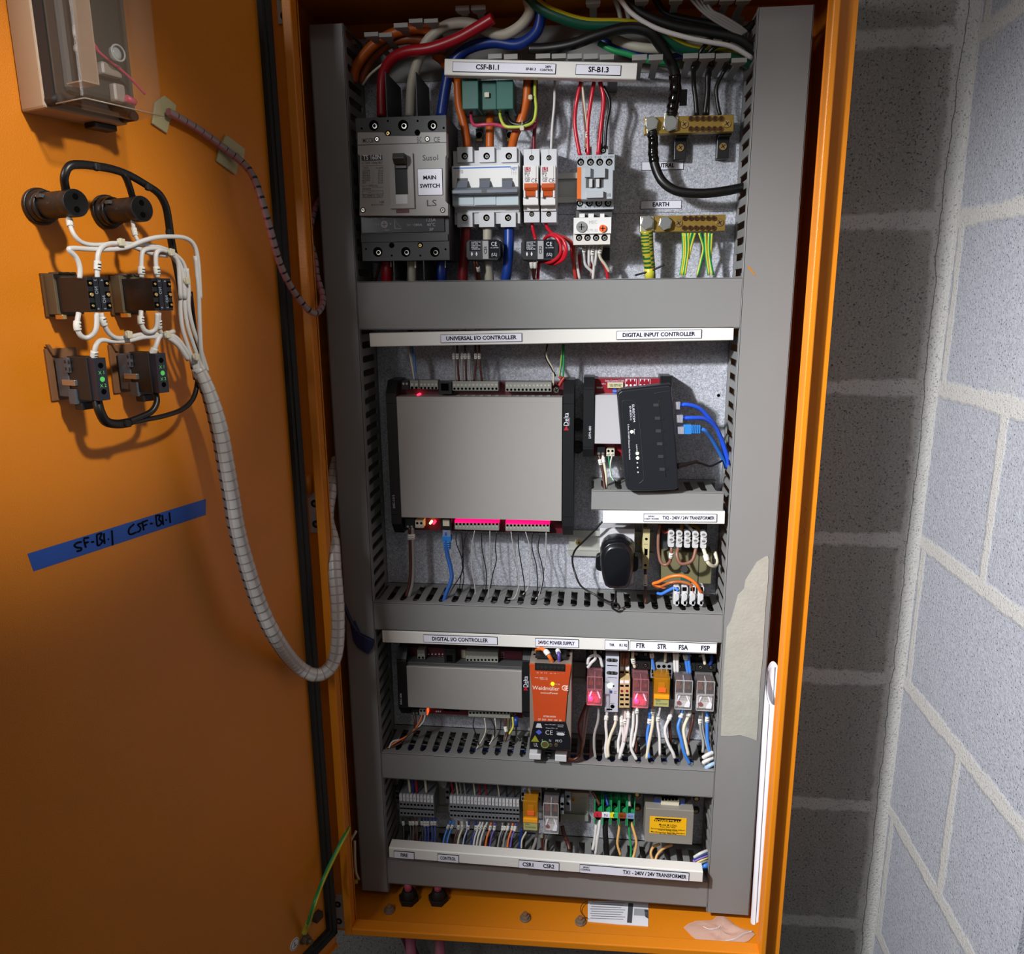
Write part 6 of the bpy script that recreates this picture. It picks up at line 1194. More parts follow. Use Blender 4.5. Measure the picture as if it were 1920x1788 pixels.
rl = [('grey', ((108, 870), (95, 1000), (78, 1200), (75, 1320), (50, 1450)), GREYW, 2.1, ()), ('pale grey', ((150, 880), (120, 1050), (100, 1200), (80, 1350)), GREYW, 2.0, ()), ('tagged grey', ((265, 890), (255, 1050), (215, 1200), (210, 1350), (225, 1480)), GREYW, 2.1, ()),
    ('white', ((360, 955), (345, 1090), (355, 1250), (340, 1380), (355, 1480)), WIREW, 2.3, (.08,)), ('cream', ((460, 955), (455, 1080), (400, 1220), (370, 1350), (375, 1470)), CREAM, 2.2, (.08,)), ('bright white', ((535, 910), (530, 1080), (550, 1250), (520, 1400), (500, 1490)), WIREW, 2.3, (.22,)), ('second bright white', ((600, 910), (605, 1040), (580, 1200), (545, 1350), (505, 1480)), WIREW, 2.2, (.1,)), ('third bright white', ((520, 1010), (520, 1150), (490, 1290), (490, 1420)), WIREW, 2.2, ()), ('pinkish white', ((570, 920), (565, 1080), (570, 1200), (555, 1300)), mat('pinkish_wire', '#C8B4B0', .4), 2.0, (.25,)),
    ('tall white', ((665, 905), (660, 1100), (640, 1240), (640, 1380), (700, 1500)), WIREW, 2.3, ()), ('slim white', ((705, 905), (705, 1080), (680, 1240), (655, 1360)), WIREW, 1.9, (.05,)), ('brown', ((650, 900), (680, 1150), (695, 1300), (690, 1420)), BROWNW, 2.0, ()), ('light blue', ((855, 900), (850, 1060), (825, 1200), (828, 1350), (845, 1480)), BLUEL, 2.3, (.2,)), ('cream yellow', ((885, 850), (890, 1000), (880, 1120), (845, 1300), (815, 1490)), CREAM, 2.4, (.12,)), ('white tagged', ((970, 900), (945, 1080), (965, 1240), (970, 1450)), WIREW, 2.1, (.2,)),
    ('long white', ((1125, 880), (1090, 1000), (1030, 1150), (1060, 1300), (1120, 1420), (1140, 1480)), WIREW, 2.4, (.18,)), ('dark brown', ((1080, 1050), (1085, 1200), (1100, 1330)), BROWNW, 2.2, ()), ('bent blue', ((1230, 920), (1205, 1030), (1180, 1130), (1215, 1270), (1250, 1420), (1315, 1550)), BLUEL, 2.5, (.08,)), ('bent cream', ((1325, 940), (1290, 1020), (1245, 1150), (1265, 1290), (1300, 1450)), CREAM, 2.4, (.05,)), ('chocolate', ((1355, 960), (1345, 1080), (1300, 1250), (1290, 1330)), BROWNW, 2.2, ()), ('left grey', ((1430, 945), (1440, 1150), (1470, 1300), (1465, 1420)), GREYW, 2.0, (.15,)), ('right grey', ((1455, 945), (1470, 1180), (1510, 1330), (1550, 1440)), GREYW, 1.8, ()), ('rightmost blue', ((1520, 945), (1515, 1100), (1520, 1280), (1555, 1440)), BLUEL, 2.4, (.15,))]
spots = ['under the leftmost clear relay']*3+['under the pale timer relay']*2+['under the slim beige relays']*4+['under the FTR relay']*3+['under the amber STR relay']*3+['between the amber and FSA relays']*2+['under the FSA relay']*3+['under the FSP relay']*3
for (nm, q, m, r, mk), sp in zip(rl, spots):
    W(f'{nm} wire dropping into the trunking {sp}', 'RL', [(x, y, 46+j*6 if j < 4 else 68) for j, (x, y) in enumerate(q)], r, m, group='wires dropping from the relay row', marks=mk)
for nm, q, m, r, mk in (('white wire hooking into the leftmost clear relay socket', ((215, 235), (225, 330), (180, 380), (135, 440)), WIREW, 2.4, ()), ('white loop over the leftmost clear relay', ((135, 400), (150, 330), (210, 295), (275, 320), (305, 430)), WIREW, 2.2, ()),
    ('left brown wire above the slim beige relays', ((550, 260), (550, 330), (548, 400)), BROWNW, 2.4, ()), ('right brown wire above the slim beige relays', ((590, 260), (590, 330), (590, 400)), BROWNW, 2.4, ()), ('cream wire above the FTR relay', ((657, 255), (658, 340), (680, 440)), CREAM, 2.3, (.45,)), ('blue wire above the amber STR relay', ((875, 270), (885, 360), (905, 470)), BLUEL, 2.2, (.02,)), ('cream wire above the amber STR relay', ((1035, 265), (1030, 370)), CREAM, 2.1, ()),
    ('left white wire above the FSA relay', ((1135, 270), (1140, 360), (1145, 490)), WIREW, 2.4, ()), ('right white wire above the FSA relay', ((1168, 270), (1172, 360), (1175, 490)), WIREW, 2.4, ()), ('left blue wire above the FSA relay', ((1262, 290), (1275, 380), (1295, 500)), BLUEL, 2.5, (.02,)), ('right blue wire above the FSA relay', ((1295, 280), (1305, 380), (1320, 500)), BLUEL, 2.5, ()), ('cream wire above the FSP relay', ((1465, 280), (1480, 340), (1490, 400)), CREAM, 2.2, ()), ('dark blue wire above the FSP relay', ((1570, 290), (1565, 350), (1550, 410)), BLUEC, 2.2, ())):
    W(nm, 'RL', [(x, y, 52) for x, y in q], r, m, group='wires entering the relay row from above', marks=mk)
for i, (x, y, m) in enumerate(((1530, 1440, WIREW), (1530, 1500, WIREW), (1560, 1560, mat('pale_blue_wire', '#9AB4D0', .4)))):
    W(f'{WORDS[i]} from top of the white wires lying at the right end of the third trunking', 'RL', [(x-60, y+40, 72), (x-10, y+8, 74), (x+50, y-20, 70)], 3.0, m, group='wires lying at the right end of the third trunking')
# bottom row wires
for i, (x, m) in enumerate(((415, CREAM), (455, BLUEC), (495, RED), (605, CREAM))):
    W(f'{("left cream", "dark blue", "red", "right cream")[i]} wire above the FIRE terminals', 'FT', [(x-10, 40, 40), (x, 110, 42), (x+12, 215, 40)], 2.0, m, group='wires above the FIRE terminals')
for i, (x, m) in enumerate(((915, RED), (970, CREAM), (1010, GREYW), (1060, GREYW), (1170, CREAM), (1230, RED), (1305, RED), (1450, CREAM), (1540, BCAB), (1630, BROWNW))):
    W(f'{WORDS[i]} from left of the wires above the CONTROL terminals', 'FT', [(x-18, 60, 34), (x, 160, 38), (x+14, 270, 38)], 1.3, m, group='wires above the CONTROL terminals')
for i, (x, m) in enumerate(((350, BCAB), (430, BCAB), (465, BROWNW), (505, BROWNW), (565, BCAB), (600, BLUEC), (635, BLUEC), (680, BLUEC), (715, BLUEC))):
    W(f'{WORDS[i]} from left of the tagged wires under the FIRE terminals', 'FT', [(x-10+i*2, 515, 42), (x, 600, 46), (x+5, 700, 54), (x, 830, 66)], 1.6, m, group='tagged wires under the FIRE terminals', marks=(.14,))
cw = [(900, 860, BLUEL), (945, 905, BLUEL), (990, 985, BROWNW), (1030, 1030, CREAM), (1085, 1095, WIREW), (1110, 1100, BLUEC), (1190, 1190, BLUEC), (1245, 1215, WIREW), (1275, 1250, WIREW), (1325, 1290, WIREW), (1370, 1355, ORW), (1410, 1405, PURP), (1500, 1500, GREYW), (1535, 1525, BCAB), (1575, 1560, GREYW), (1620, 1610, ORW), (1655, 1645, PURP)]
for i, (x, x2, m) in enumerate(cw):
    W(f'{WORDS[i]} from left of the tagged wires under the CONTROL terminals', 'FT', [(x, 545+i*2, 42), (x2, 640, 46), (x2-35, 740, 54), (x2-55, 860, 66)], 1.6, m, group='tagged wires under the CONTROL terminals', marks=(.18,))
for nm, q, m, r, mk in (('blue wire above the CSR1 relay', ((160, 160), (165, 210), (170, 260)), BLUEL, 2.0, (.02,)), ('white wire above the CSR1 relay', ((215, 160), (225, 210), (232, 260)), WIREW, 2.0, (.02,)), ('brown wire curving above the empty rail', ((680, 200), (800, 225), (980, 235)), BROWNW, 2.0, ()),
    ('dark blue wire left of the CSR1 relay', ((130, 700), (105, 850), (95, 980)), BLUEC, 2.0, ()), ('grey wire under the CSR1 relay', ((340, 640), (310, 850), (250, 1010)), GREYW, 2.6, ()), ('cream wire under the CSR1 relay', ((185, 745), (130, 850), (120, 960)), CREAM, 1.4, ()), ('brown tagged wire under the CSR2 relay', ((385, 760), (380, 850), (400, 1010)), BROWNW, 1.8, (.02,)), ('grey wire under the CSR2 relay', ((480, 780), (440, 870), (430, 1010)), GREYW, 1.8, ()), ('light brown wire under the CSR2 relay', ((410, 780), (400, 900), (420, 1010)), BRNL, 1.6, ()), ('thick brown wire right of the CSR2 relay', ((645, 670), (670, 780), (720, 900), (740, 980)), BROWNW, 3.2, ()),
    ('brown wire entering the L terminal', ((1035, 220), (1080, 300), (1125, 400)), BROWNW, 2.6, ()), ('blue wire entering the N terminal', ((1205, 260), (1215, 320), (1235, 410)), BLUEC, 2.4, ()), ('grey wire entering the 0V-2 terminal', ((1515, 270), (1508, 340), (1515, 420)), GREYW, 2.4, ()),
    ('left white wire below the L terminal', ((1090, 590), (1080, 680), (1062, 850), (1035, 980)), WIREW, 2.4, ()), ('right white wire below the L terminal', ((1130, 590), (1118, 700), (1095, 850), (1072, 1040)), WIREW, 2.4, ()), ('thick black wire below the N terminal', ((1200, 590), (1200, 750), (1215, 950), (1220, 1090)), BCAB, 4.4, ()),
    ('tan wire below the 24V-2 terminal', ((1390, 600), (1372, 750), (1355, 900), (1395, 1050)), TAN, 2.0, ()), ('green wire below the 0V-2 terminal', ((1505, 620), (1510, 780), (1530, 950), (1525, 1090)), GREENW, 1.7, ()), ('tan wire below the 0V-2 terminal', ((1530, 620), (1570, 750), (1600, 880), (1575, 1020), (1545, 1110)), TAN, 2.1, ()), ('left tan loop below the grey transformer', ((1900, 905), (1820, 940), (1785, 1020), (1810, 1120)), TAN, 2.1, ()), ('right tan loop below the grey transformer', ((2060, 915), (1950, 960), (1870, 1040), (1840, 1130)), TAN, 2.1, ())):
    W(nm, 'CS', [(x, y, 42+j*6) for j, (x, y) in enumerate(q)], r, m, group='wires on the bottom row right half', marks=mk)
for i, (x0, y0, x1, y1, m) in enumerate(((870, 1120, 1010, 1045, WIREW), (868, 1145, 1020, 1070, mat('navy_wire', '#3A4E9A', .4)), (862, 1175, 1025, 1100, mat('violet_wire', '#9A7AC8', .4)), (880, 1205, 1030, 1130, mat('pale_yellow_wire', '#D8D080', .4)), (900, 1225, 1040, 1165, GREYW), (975, 1275, 1055, 1215, BLUEL))):
    W(f'{("white", "navy", "violet", "pale yellow", "grey", "light blue")[i]} wire in the bundle at the lower right corner of the bottom row', 'PT', [(x0, y0, 60), ((x0+x1)/2, (y0+y1)/2-6, 62), (x1, y1, 58), (x1+60, y1-20, 50)], 2.3 if i < 5 else 4.0, m, group='wire bundle at the lower right')
# wires lying inside the trunkings (seen through the slots)
def filler(c0, c1, n, label, d=46, a0=-300, a1=165):
    cols_ = [BCAB, BROWNW, CREAM, WIREW, BLUEL, GREYW, BLUEC, BCAB]
    for i in range(n):
        c = c0+(c1-c0)*(i+.5)/n; dd_ = 14+random.random()*44
        pts = [(a0+(a1-a0)*k/6, dd_+random.uniform(-6, 6), c+random.uniform(-2.5, 2.5)) for k in range(7)]
        wire(f'{WORDS[i]} from bottom of the wires lying inside the {label}', pts, 2.0, cols_[i % 8], group='wires inside the '+label, n=6, k=3)
filler(T2[1]+6, T2[0]-6, 9, 'trunking above the digital I/O rail'); filler(T3[1]+6, T3[0]-6, 9, 'trunking under the power supply')
filler(-890, -855, 5, 'lowest trunking')
# ================================================================ hooked fingers of the open top trunking
tt = thing('cable_trunking', 'open slotted trunking with hooked fingers along the very top', 'trunking', 'grey slotted trunking')
FG = mat('finger_grey', '#8A8A86', .5)
def finger(zn, x0, y0, x1, y1, up, ln=1.0):
    rc = R(zn, x0, y0, x1, y1, 82); am = (rc[0]+rc[1])/2; c = (rc[2]+rc[3])/2; h = rc[3]-rc[2]
    mb = MB(); mb.box(rc[0], rc[1], 79, 82, rc[2], rc[3], 0); cc = rc[3]-.5 if up else rc[2]+.5
    cc = rc[2]+1
    mb.prism([(rc[0]+.4, 79), (rc[1]-.4, 79), (rc[1]-.4, 72), (am+4.2, 66), (am+4.2, 4), (am-4.2, 4), (am-4.2, 66), (rc[0]+.4, 72)], cc-.8, cc+.8, 0, 'c')
    build('hooked_finger', mb, FG, tt, bev=.3)
for q in ((1390, 508, 1520, 555), (1540, 510, 1670, 560)): finger('TA', *q, 0)
for q in ((20, 458, 145, 500), (158, 458, 280, 500), (293, 458, 417, 502), (432, 458, 555, 504), (570, 465, 692, 510), (848, 465, 975, 515), (990, 465, 1112, 515), (1285, 455, 1412, 500), (1425, 455, 1555, 500), (1565, 455, 1695, 500), (1700, 495, 1832, 535)): finger('TB', *q, 0)
for q in ((215, 302, 350, 345), (355, 308, 480, 350), (495, 215, 630, 260), (640, 175, 770, 215), (782, 175, 915, 215), (1080, 50, 1210, 98), (1228, 45, 1365, 93)): finger('TA', *q, 1)
for q in ((450, -5, 575, 32), (870, -25, 990, 12), (1165, -30, 1285, 8), (1460, -30, 1590, 8), (1598, -30, 1730, 8), (1742, -30, 1868, 8)): finger('TB', *q, 1)
mb = MB(); mb.box(-300, 170, 0, 2, 272, 330); build('trunking_back', mb, FG, tt)
# ================================================================ things on the door
def DW(zn, x, y, h):                      # door pixel + height above the door -> cabinet coordinates
    p = F_DOOR(*DP3(zn, x, y, h)); return (p[0]*1000, -p[1]*1000, (p[2]-H)*1000)
# clear-lidded box
bx = thing('junction_box', 'beige plastic box with smoky clear lid at the top of the door', 'junction box')
s0, s1, c0, c1 = 217, 292, 151, 320
mb = MB(F_DOOR); mb.box(s0, s1, 0, 32, c0, c1, 0); build('beige_base', mb, mat('box_beige', '#A68C70', .5), bx, bev=2)
mb = MB(F_DOOR); mb.box(s0+1, s1-1, 32, 44, c0+6, c1, 0); mb.cyl((s1-5, c0+6), 'b', 4.5, 32, 48, 0, 16); mb.cyl((s0+5, c0+5), 'b', 4, 32, 48, 0, 16); build('gasket', mb, BLACKM, bx)
LID = mat('smoky_lid', '#9A8470', .12, alpha=.17)
mb = MB(F_DOOR); mb.box(s0+1, s1-1, 44, 80, c0+1, c1, 0); build('clear_lid', mb, LID, bx, bev=3)
mb = MB(F_DOOR); EDG = mat('lid_edge', '#A08C78', .3, alpha=.7)
mb.box(s1-16, s1-15, 60, 80.2, c0+14, c1, 0); mb.box(s1-15, s1-2, 60, 80.2, c0+14, c0+15, 0); mb.tube([(s1-2, 44, c0+2), (s1-2, 80, c0+2)], .6, 0, 6); mb.tube([(s1-2, 80, c0+2), (s0+2, 80, c0+2)], .6, 0, 6); build('lid_edges', mb, EDG, bx)
mb = MB(F_DOOR); mb.box(s0+8, s1-10, 32, 50, c0+12, c1, 0); build('instrument', mb, mat('instrument_dark', '#1E211F', .55), bx, bev=4)
mb = MB(F_DOOR)
a, c = DP('BX', 1198, 525, 70); mb.torus((a, 68, c), 'b', 6, .8, 0, 22, 6); mb.sphere((a, 64, c), 5.6, 0, 14, (1, .6, 1)); build('clear_dome', mb, mat('dome_glass', '#C0C8C8', .1, alpha=.5), bx)
mb = MB(F_DOOR); mb.tube([DP3('BX', x, y, 60) for x, y in ((880, 400), (940, 460), (1010, 540), (1200, 690), (1330, 810), (1450, 940))], 1.6, 0, 8, rfun=lambda t: 1.9-1.2*min(1, t*2.5)); mb.tube([DP3('BX', x, y, 60) for x, y in ((1260, 980), (1350, 1030))], 3, 0, 8)
build('pink_lead', mb, PINKW, bx)
mb = MB(F_DOOR)
for x, y, w_, h_ in ((1110, 700, 9, 5), (820, 320, 5, 4), (830, 490, 5, 2.5), (1190, 930, 5, 7)): a, c = DP('BX', x, y, 56); mb.box(a-w_, a+w_, 50, 58, c-h_, c+h_, 0)
build('cream_terminal', mb, mat('terminal_clear', '#8A8078', .4), bx, bev=1.5)
mb = MB(F_DOOR); mb.box(s0+4, s0+26, 8, 22, c0-5, c0, 0); build('cable_entry', mb, BLACK, bx, bev=1)
# pilot lamps
def pilot(sc, cc, label):
    t = thing('pilot_lamp', label, 'pilot lamp', 'black pilot lamp bodies on the door')
    mb = MB(F_DOOR); mb.cyl((sc, cc), 'b', 15, 0, 4, 0, 32); mb.cyl((sc, cc), 'b', 14, 4, 9, 0, 32, 12.4); mb.cyl((sc, cc), 'b', 12.4, 9, 13, 0, 32); build('fixing_nut', mb, BLACK, t, bev=.5)
    mb = MB(F_DOOR); mb.cyl((sc, cc), 'b', 10.6, 13, 50, 0, 32); mb.cyl((sc, cc), 'b', 11, 40, 50, 0, 32); mb.box(sc+4, sc+11.6, 16, 22, cc+5, cc+8, 1)
    for k in (5, -5): mb.cyl((sc, cc+k), 'b', 2.6, 49.9, 50.3, 2, 14)
    build('lamp_body', mb, [mat('lamp_black', '#141414', .5), DGREY, DARK], t, bev=.4)
    text('lettering', [('24V', sc+10.6, cc, 2, 'C')], 60, DGREY, t, fr=lambda a, b, c: F_DOOR(sc+11.1, 30+(a-sc-10.6), c))
pilot(288, 78, 'left black pilot lamp body on the door'); pilot(226.5, 79, 'right black pilot lamp body on the door')
# push button contact blocks
def contact(s_l, label):
    t = thing('push_button_switch', label, 'push button switch', 'twin NO contact blocks on the door')
    s_r = s_l-20; zt, zb = 19.5, -9
    mb = MB(F_DOOR); mb.box(s_r-4, s_l+4, 0, 3, zb-4, zt+4, 0); mb.box(s_r-2, s_l+2, 3, 16, zb-2, zt+3, 1); mb.box(s_l-3, s_l+1, 10, 20, zb-6, zb-2, 2)
    for k in range(3): mb.box(s_r+2+k*6, s_r+6+k*6, 4, 18, zt+3, zt+5, 1)
    build('mounting_collar', mb, [mat('collar_brown', '#5A3A16', .5), mat('collar_olive', '#5C5240', .45), GOLD], t, bev=.4)
    for k in range(2):
        a0, a1 = s_r+k*10+.2, s_r+k*10+9.8
        mb = MB(F_DOOR); mb.box(a0, a1, 16, 57, zb, zt, 0); mb.box(a0+(5.2 if k == 0 else 0), a1-(5.2 if k == 1 else 0), 57, 58, zb+.5, zt-.5, 3)
        for y in (.18, .5, .82):
            cc = zb+(zt-zb)*y; mb.box((a0 if k == 0 else a1-4.6), (a0+4.6 if k == 0 else a1), 56.8, 57.4, cc-2.6, cc+2.6, 1); mb.cyl(((a0+2.3 if k == 0 else a1-2.3), cc), 'b', 1.2 if y != .5 else 1.7, 57.3, 58.4, 2, 10)
        o = build('contact_block', mb, [mat('block_black', '#111317', .42), DARK, GOLD, mat('block_navy', '#161A22', .4)], t, bev=.3)
        am = (a0+a1)/2+(1.6 if k == 0 else -1.6)+(1 if k == 0 else -1)*.4
        text('lettering', [('NO', am, zb+(zt-zb)*(.36 if k == 0 else .62), 2.9, 'C', -90), ('4' if k == 0 else '3', am, zt-2.5, 2.4, 'C', -90), ('3' if k == 0 else '4', am, zb+2.8, 2.4, 'C', -90)], 58, mat('print_paleblue', '#9FB0C0', .5), o, fr=F_DOOR)
    text('lettering', [('gewiss', 30, 5, 3, 'C', 90), ('CE', 26, -4, 3, 'C', 90)], 0, mat('emboss_brown', '#3E3830', .5), t, fr=lambda a, b, c: F_DOOR(s_l+.15, a, c)) if 0 else None
contact(292.5, 'left twin contact block marked NO on the door'); contact(230.5, 'right twin contact block marked NO on the door')
def ledmod(s_l, label, dz=0):
    t = thing('indicator_lamp_block', label, 'indicator lamp block', 'X1 X2 lamp blocks on the door')
    zt, zb = -46+dz, -83+dz; s_r = s_l-12; GB = mat('bracket_bluegrey', '#4E555C', .42)
    mb = MB(F_DOOR); mb.box(s_r-10, s_l+6, 0, 3, zb-2, zt+6, 2); mb.prism([(s_l+6, zt+10), (s_l+3, zt+10), (s_l-2, zt), (s_l+1, zt)], 3, 6, 2)
    mb.box(s_r-6, s_l+1, 6, 22, zb+2, zt-2, 0); mb.box(s_r-4, s_l+2, 20, 26, zt-14, zt-1, 0); mb.box(s_r-4, s_l+2, 20, 30, zb-4, zb+9, 0); mb.box(s_l-4, s_l+2.5, 14, 32, zb+12, zb+17, 1)
    for k in (3, 8): mb.box(s_l+1.5, s_l+2.4, 21+k-3, 23+k-3, zt-6, zt-3, 3); mb.box(s_l+1.5, s_l+2.4, 21+k-3, 23+k-3, zt-12, zt-9, 3)
    mb.box(s_r, s_l, 24, 34, zb-9, zb-3, 3)
    build('bracket', mb, [GB, STEEL, mat('plate_tan', '#7A5436', .5), BLACKM], t, bev=.6)
    mb = MB(F_DOOR); mb.box(s_r, s_l, 22, 48, zb, zt, 0); build('lamp_body', mb, mat('body_brownblack', '#1C1917', .5), t, bev=.5)
    mb = MB(F_DOOR); mb.box(s_r-.3, s_l-1.5, 48, 56, zb, zt-1, 0)
    for k in (.2, .8): mb.cyl(((s_r+s_l)/2-1, zb+(zt-zb)*k), 'b', 2.4, 55.9, 56.3, 1, 14)
    f = build('terminal_face', mb, [mat('face_navy', '#20222E', .45), DARK], t, bev=.5)
    LG = mat('print_green', '#62E070', .5)
    m_ = (s_r+s_l)/2-1; zc = (zb+zt)/2-.5
    text('lettering', [('X 1', m_, zc+5.5, 2.9, 'C'), ('X 2', m_, zc-5.5, 2.9, 'C')], 56, LG, f, fr=lambda a, b, c: F_DOOR(2*m_-a, b, c))
    mb = MB(F_DOOR); mb.cyl((m_, zc), 'b', 2.2, 56, 56.3, 0, 16); build('lamp_symbol', mb, LG, f)
ledmod(296, 'left lamp block with green X1 X2 print on the door'); ledmod(236, 'right lamp block with green X1 X2 print on the door')
# writing tape
p = [DP('PX', 51.5, 1038, .3), DP('PX', 386, 935, .3), DP('PX', 386, 965, .3), DP('PX', 63, 1071, .3)]
mb = MB(F_DOOR); mb.prism(p, .05, .3, 0); tp = tag(build('masking_tape', mb, mat('tape_blue', '#2050A8', .55, noise=.08, nscale=30)), 'strip of blue tape with handwriting on the orange door', 'tape')
ink = [[(645, 548), (620, 548), (560, 575), (545, 600), (590, 615), (605, 640), (560, 658)], [(610, 545), (650, 620)], [(625, 535), (670, 530)], [(635, 580), (668, 570)], [(695, 572), (718, 568)], [(745, 500), (752, 600)], [(745, 505), (790, 490), (775, 540), (800, 560), (770, 600), (750, 598)], [(812, 490), (818, 585)], [(850, 542), (856, 546)], [(885, 462), (893, 598)],
       [(1090, 405), (1050, 440), (1040, 480), (1060, 500), (1110, 480)], [(1160, 395), (1125, 410), (1150, 440), (1140, 470), (1120, 478)], [(1165, 385), (1180, 460)], [(1165, 388), (1215, 370)], [(1175, 420), (1210, 408)], [(1238, 402), (1260, 398)], [(1290, 325), (1300, 415)], [(1288, 328), (1330, 325), (1320, 360), (1345, 390), (1320, 420), (1300, 418)], [(1350, 320), (1360, 412)], [(1382, 365), (1390, 368)], [(1415, 298), (1424, 392)]]
ink[0] = [(605, 570), (570, 575), (540, 600), (560, 620), (600, 625), (600, 645), (560, 657)]; ink[1] = [(625, 545), (645, 620)]
mb = MB(F_DOOR)
for st_ in ink: mb.tube([DP3('TP', x, y, .5) for x, y in st_], .9, 0, 6, k=5)
build('handwriting', mb, INK, tp)
# adhesive tie mounts
def mount(pts, head, label):
    mb = MB(F_DOOR); mb.prism([DP('SP', x, y, 2) for x, y in pts], 0, 3, 0); a, c = DP('SP', *head, 8); mb.sphere((a, 8, c), 4, 0, 12); mb.box(a-3, a+3, 3, 9, c-4, c+4, 0)
    tag(build('tie_mount', mb, mat('mount_cream', '#B5AE84', .5), bev=.8), label, 'cable tie mount', 'adhesive cable tie mounts')
mount(((470, 390), (605, 490), (598, 560), (560, 600), (540, 677), (402, 578), (420, 500)), (575, 548), 'cream adhesive tie mount holding the pink cable mid way')
mount(((30, 110), (115, 180), (105, 250), (70, 290), (48, 382), (-60, 310), (-40, 160)), (85, 235), 'cream adhesive tie mount at the corner of the clear-lidded box')
# pink spiral-wrapped lead
pth = [DW('SP', 60, 225, 10), DW('SP', 130, 265, 9), DW('SP', 250, 335, 8), DW('SP', 380, 425, 8), DW('SP', 500, 520, 9), DW('SP', 600, 600, 16), DW('SP', 670, 700, 26), DW('SP', 730, 870, 34), P3('SP', 790, 1080, 225), P3('SP', 860, 1320, 205), P3('SP', 950, 1500, 190), P3('SP', 1050, 1630, 178), P3('SP', 1110, 1660, 168), P3('SP', 1150, 1620, 150), P3('SP', 1160, 1540, 132), P3('SP', 1120, 1400, 118), P3('SP', 1105, 1280, 108), (-361, 92, P('SP', 1115, 1100, 92)[1]), (-362, 70, P('SP', 1140, 950, 70)[1]), (-362, 45, P('SP', 1160, 850, 45)[1])]
def even(pts, n):
    pl = smooth_path(pts, 24); L = [0]
    for i in range(1, len(pl)): L.append(L[-1]+(pl[i]-pl[i-1]).length)
    out = []; j = 0
    for k in range(n):
        d = L[-1]*k/(n-1)
        while j < len(pl)-2 and L[j+1] < d: j += 1
        out.append(pl[j].lerp(pl[j+1], min(1, max(0, (d-L[j])/max(1e-6, L[j+1]-L[j])))))
    return out
def spiral(pts, r, mats, turns, gap, strip, label, name, n=14):
    mb = MB()
    def mf(t, j, m):
        ph = (t*turns) % 1
        if ph > 1-gap: return 2 if j in strip else 3
        return 1 if j in strip else 0
    mb.tube(even(pts, turns*9), r, 0, n, raw=True, rfun=lambda t: 1+.10*((t*turns) % 1), mfun=mf); return tag(build(name, mb, mats), label, 'cable harness', 'spiral wrapped harnesses')
spiral(pth, 3.6, [mat('wrap_pink', '#A8707A', .3), mat('wrap_greyish', '#8C7A78', .3), BLACKM, mat('wrap_rose', '#8E4A56', .4)], 46, .2, (12, 13, 0, 1), 'pink spiral-wrapped lead hanging from the box to the cabinet', 'spiral_harness')
# big white harness
def PA(y, a, d):                         # point with known a, height taken from photo row y (px of the whole frame)
    return (a, d, P('PX', 630, y, d)[1])
wp = [DW('SW', 1600, 1000, 44), DW('SW', 1655, 1200, 44), DW('HR', 60, 240, 46), DW('HR', 110, 360, 48), DW('HR', 155, 520, 48), DW('HR', 185, 680, 46), DW('HR', 215, 850, 44), DW('HR', 240, 1000, 44), DW('HR', 288, 1180, 44), DW('HR', 352, 1370, 46), DW('HR', 432, 1530, 48), P3('HR', 520, 1645, 218), P3('HR', 610, 1698, 204), P3('HR', 680, 1670, 192), P3('HR', 718, 1580, 182), P3('HR', 724, 1400, 170), P3('HR', 710, 1200, 150), P3('HR', 700, 1060, 128), PA(970, -359, 100), PA(910, -359.5, 74), PA(860, -359.5, 45)]
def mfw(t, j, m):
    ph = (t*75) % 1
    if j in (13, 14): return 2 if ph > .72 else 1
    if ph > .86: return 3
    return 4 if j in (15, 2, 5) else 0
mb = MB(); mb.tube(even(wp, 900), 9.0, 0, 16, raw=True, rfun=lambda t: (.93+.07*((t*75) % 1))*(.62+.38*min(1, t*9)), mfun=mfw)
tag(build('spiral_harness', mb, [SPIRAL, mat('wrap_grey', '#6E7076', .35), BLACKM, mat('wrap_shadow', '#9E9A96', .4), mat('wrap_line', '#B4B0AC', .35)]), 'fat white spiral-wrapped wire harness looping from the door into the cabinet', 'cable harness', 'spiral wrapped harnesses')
# white wires on the door
def DWi(label, zn, pts, r, m, **k): return wire(label, [DP3(zn, x, y, h) for x, y, h in pts], r, m, fr=F_DOOR, **k)
g1 = 'white wires between the door switches'
DWi('white wire from the bottom of the left pilot lamp', 'PL', [(475, 680, 40), (495, 780, 44), (540, 870, 46), (620, 935, 46), (760, 955, 46), (960, 940, 46), (1180, 950, 46), (1380, 975, 46), (1520, 1040, 46), (1610, 1120, 46), (1650, 1240, 46), (1660, 1400, 46), (1665, 1493, 46)], 1.9, WIREW, group=g1, marks=(.02,), k=8)
DWi('white wire from the bottom of the right pilot lamp', 'PL', [(1110, 715, 40), (1130, 820, 44), (1160, 900, 46), (1230, 945, 46), (1340, 975, 47), (1480, 1050, 47), (1590, 1200, 47), (1620, 1493, 47)], 1.8, WIREW, group=g1, marks=(.1,))
DWi('white wire into the upper left of the left contact block', 'PL', [(585, 1290, 50), (585, 1180, 50), (550, 1080, 50), (480, 1010, 50), (510, 988, 50), (700, 998, 50), (900, 1000, 50), (1050, 980, 50), (1200, 920, 52), (1350, 880, 54), (1520, 872, 54), (1650, 890, 54), (1730, 960, 54), (1765, 1100, 54), (1780, 1300, 54), (1790, 1493, 54)], 2.1, WIREW, group=g1)
DWi('outer white wire running down beside the tied bundle', 'SW', [(1610, 0, 54), (1640, 300, 54), (1655, 700, 52), (1670, 950, 50), (1700, 1130, 46)], 2.1, WIREW, group=g1)
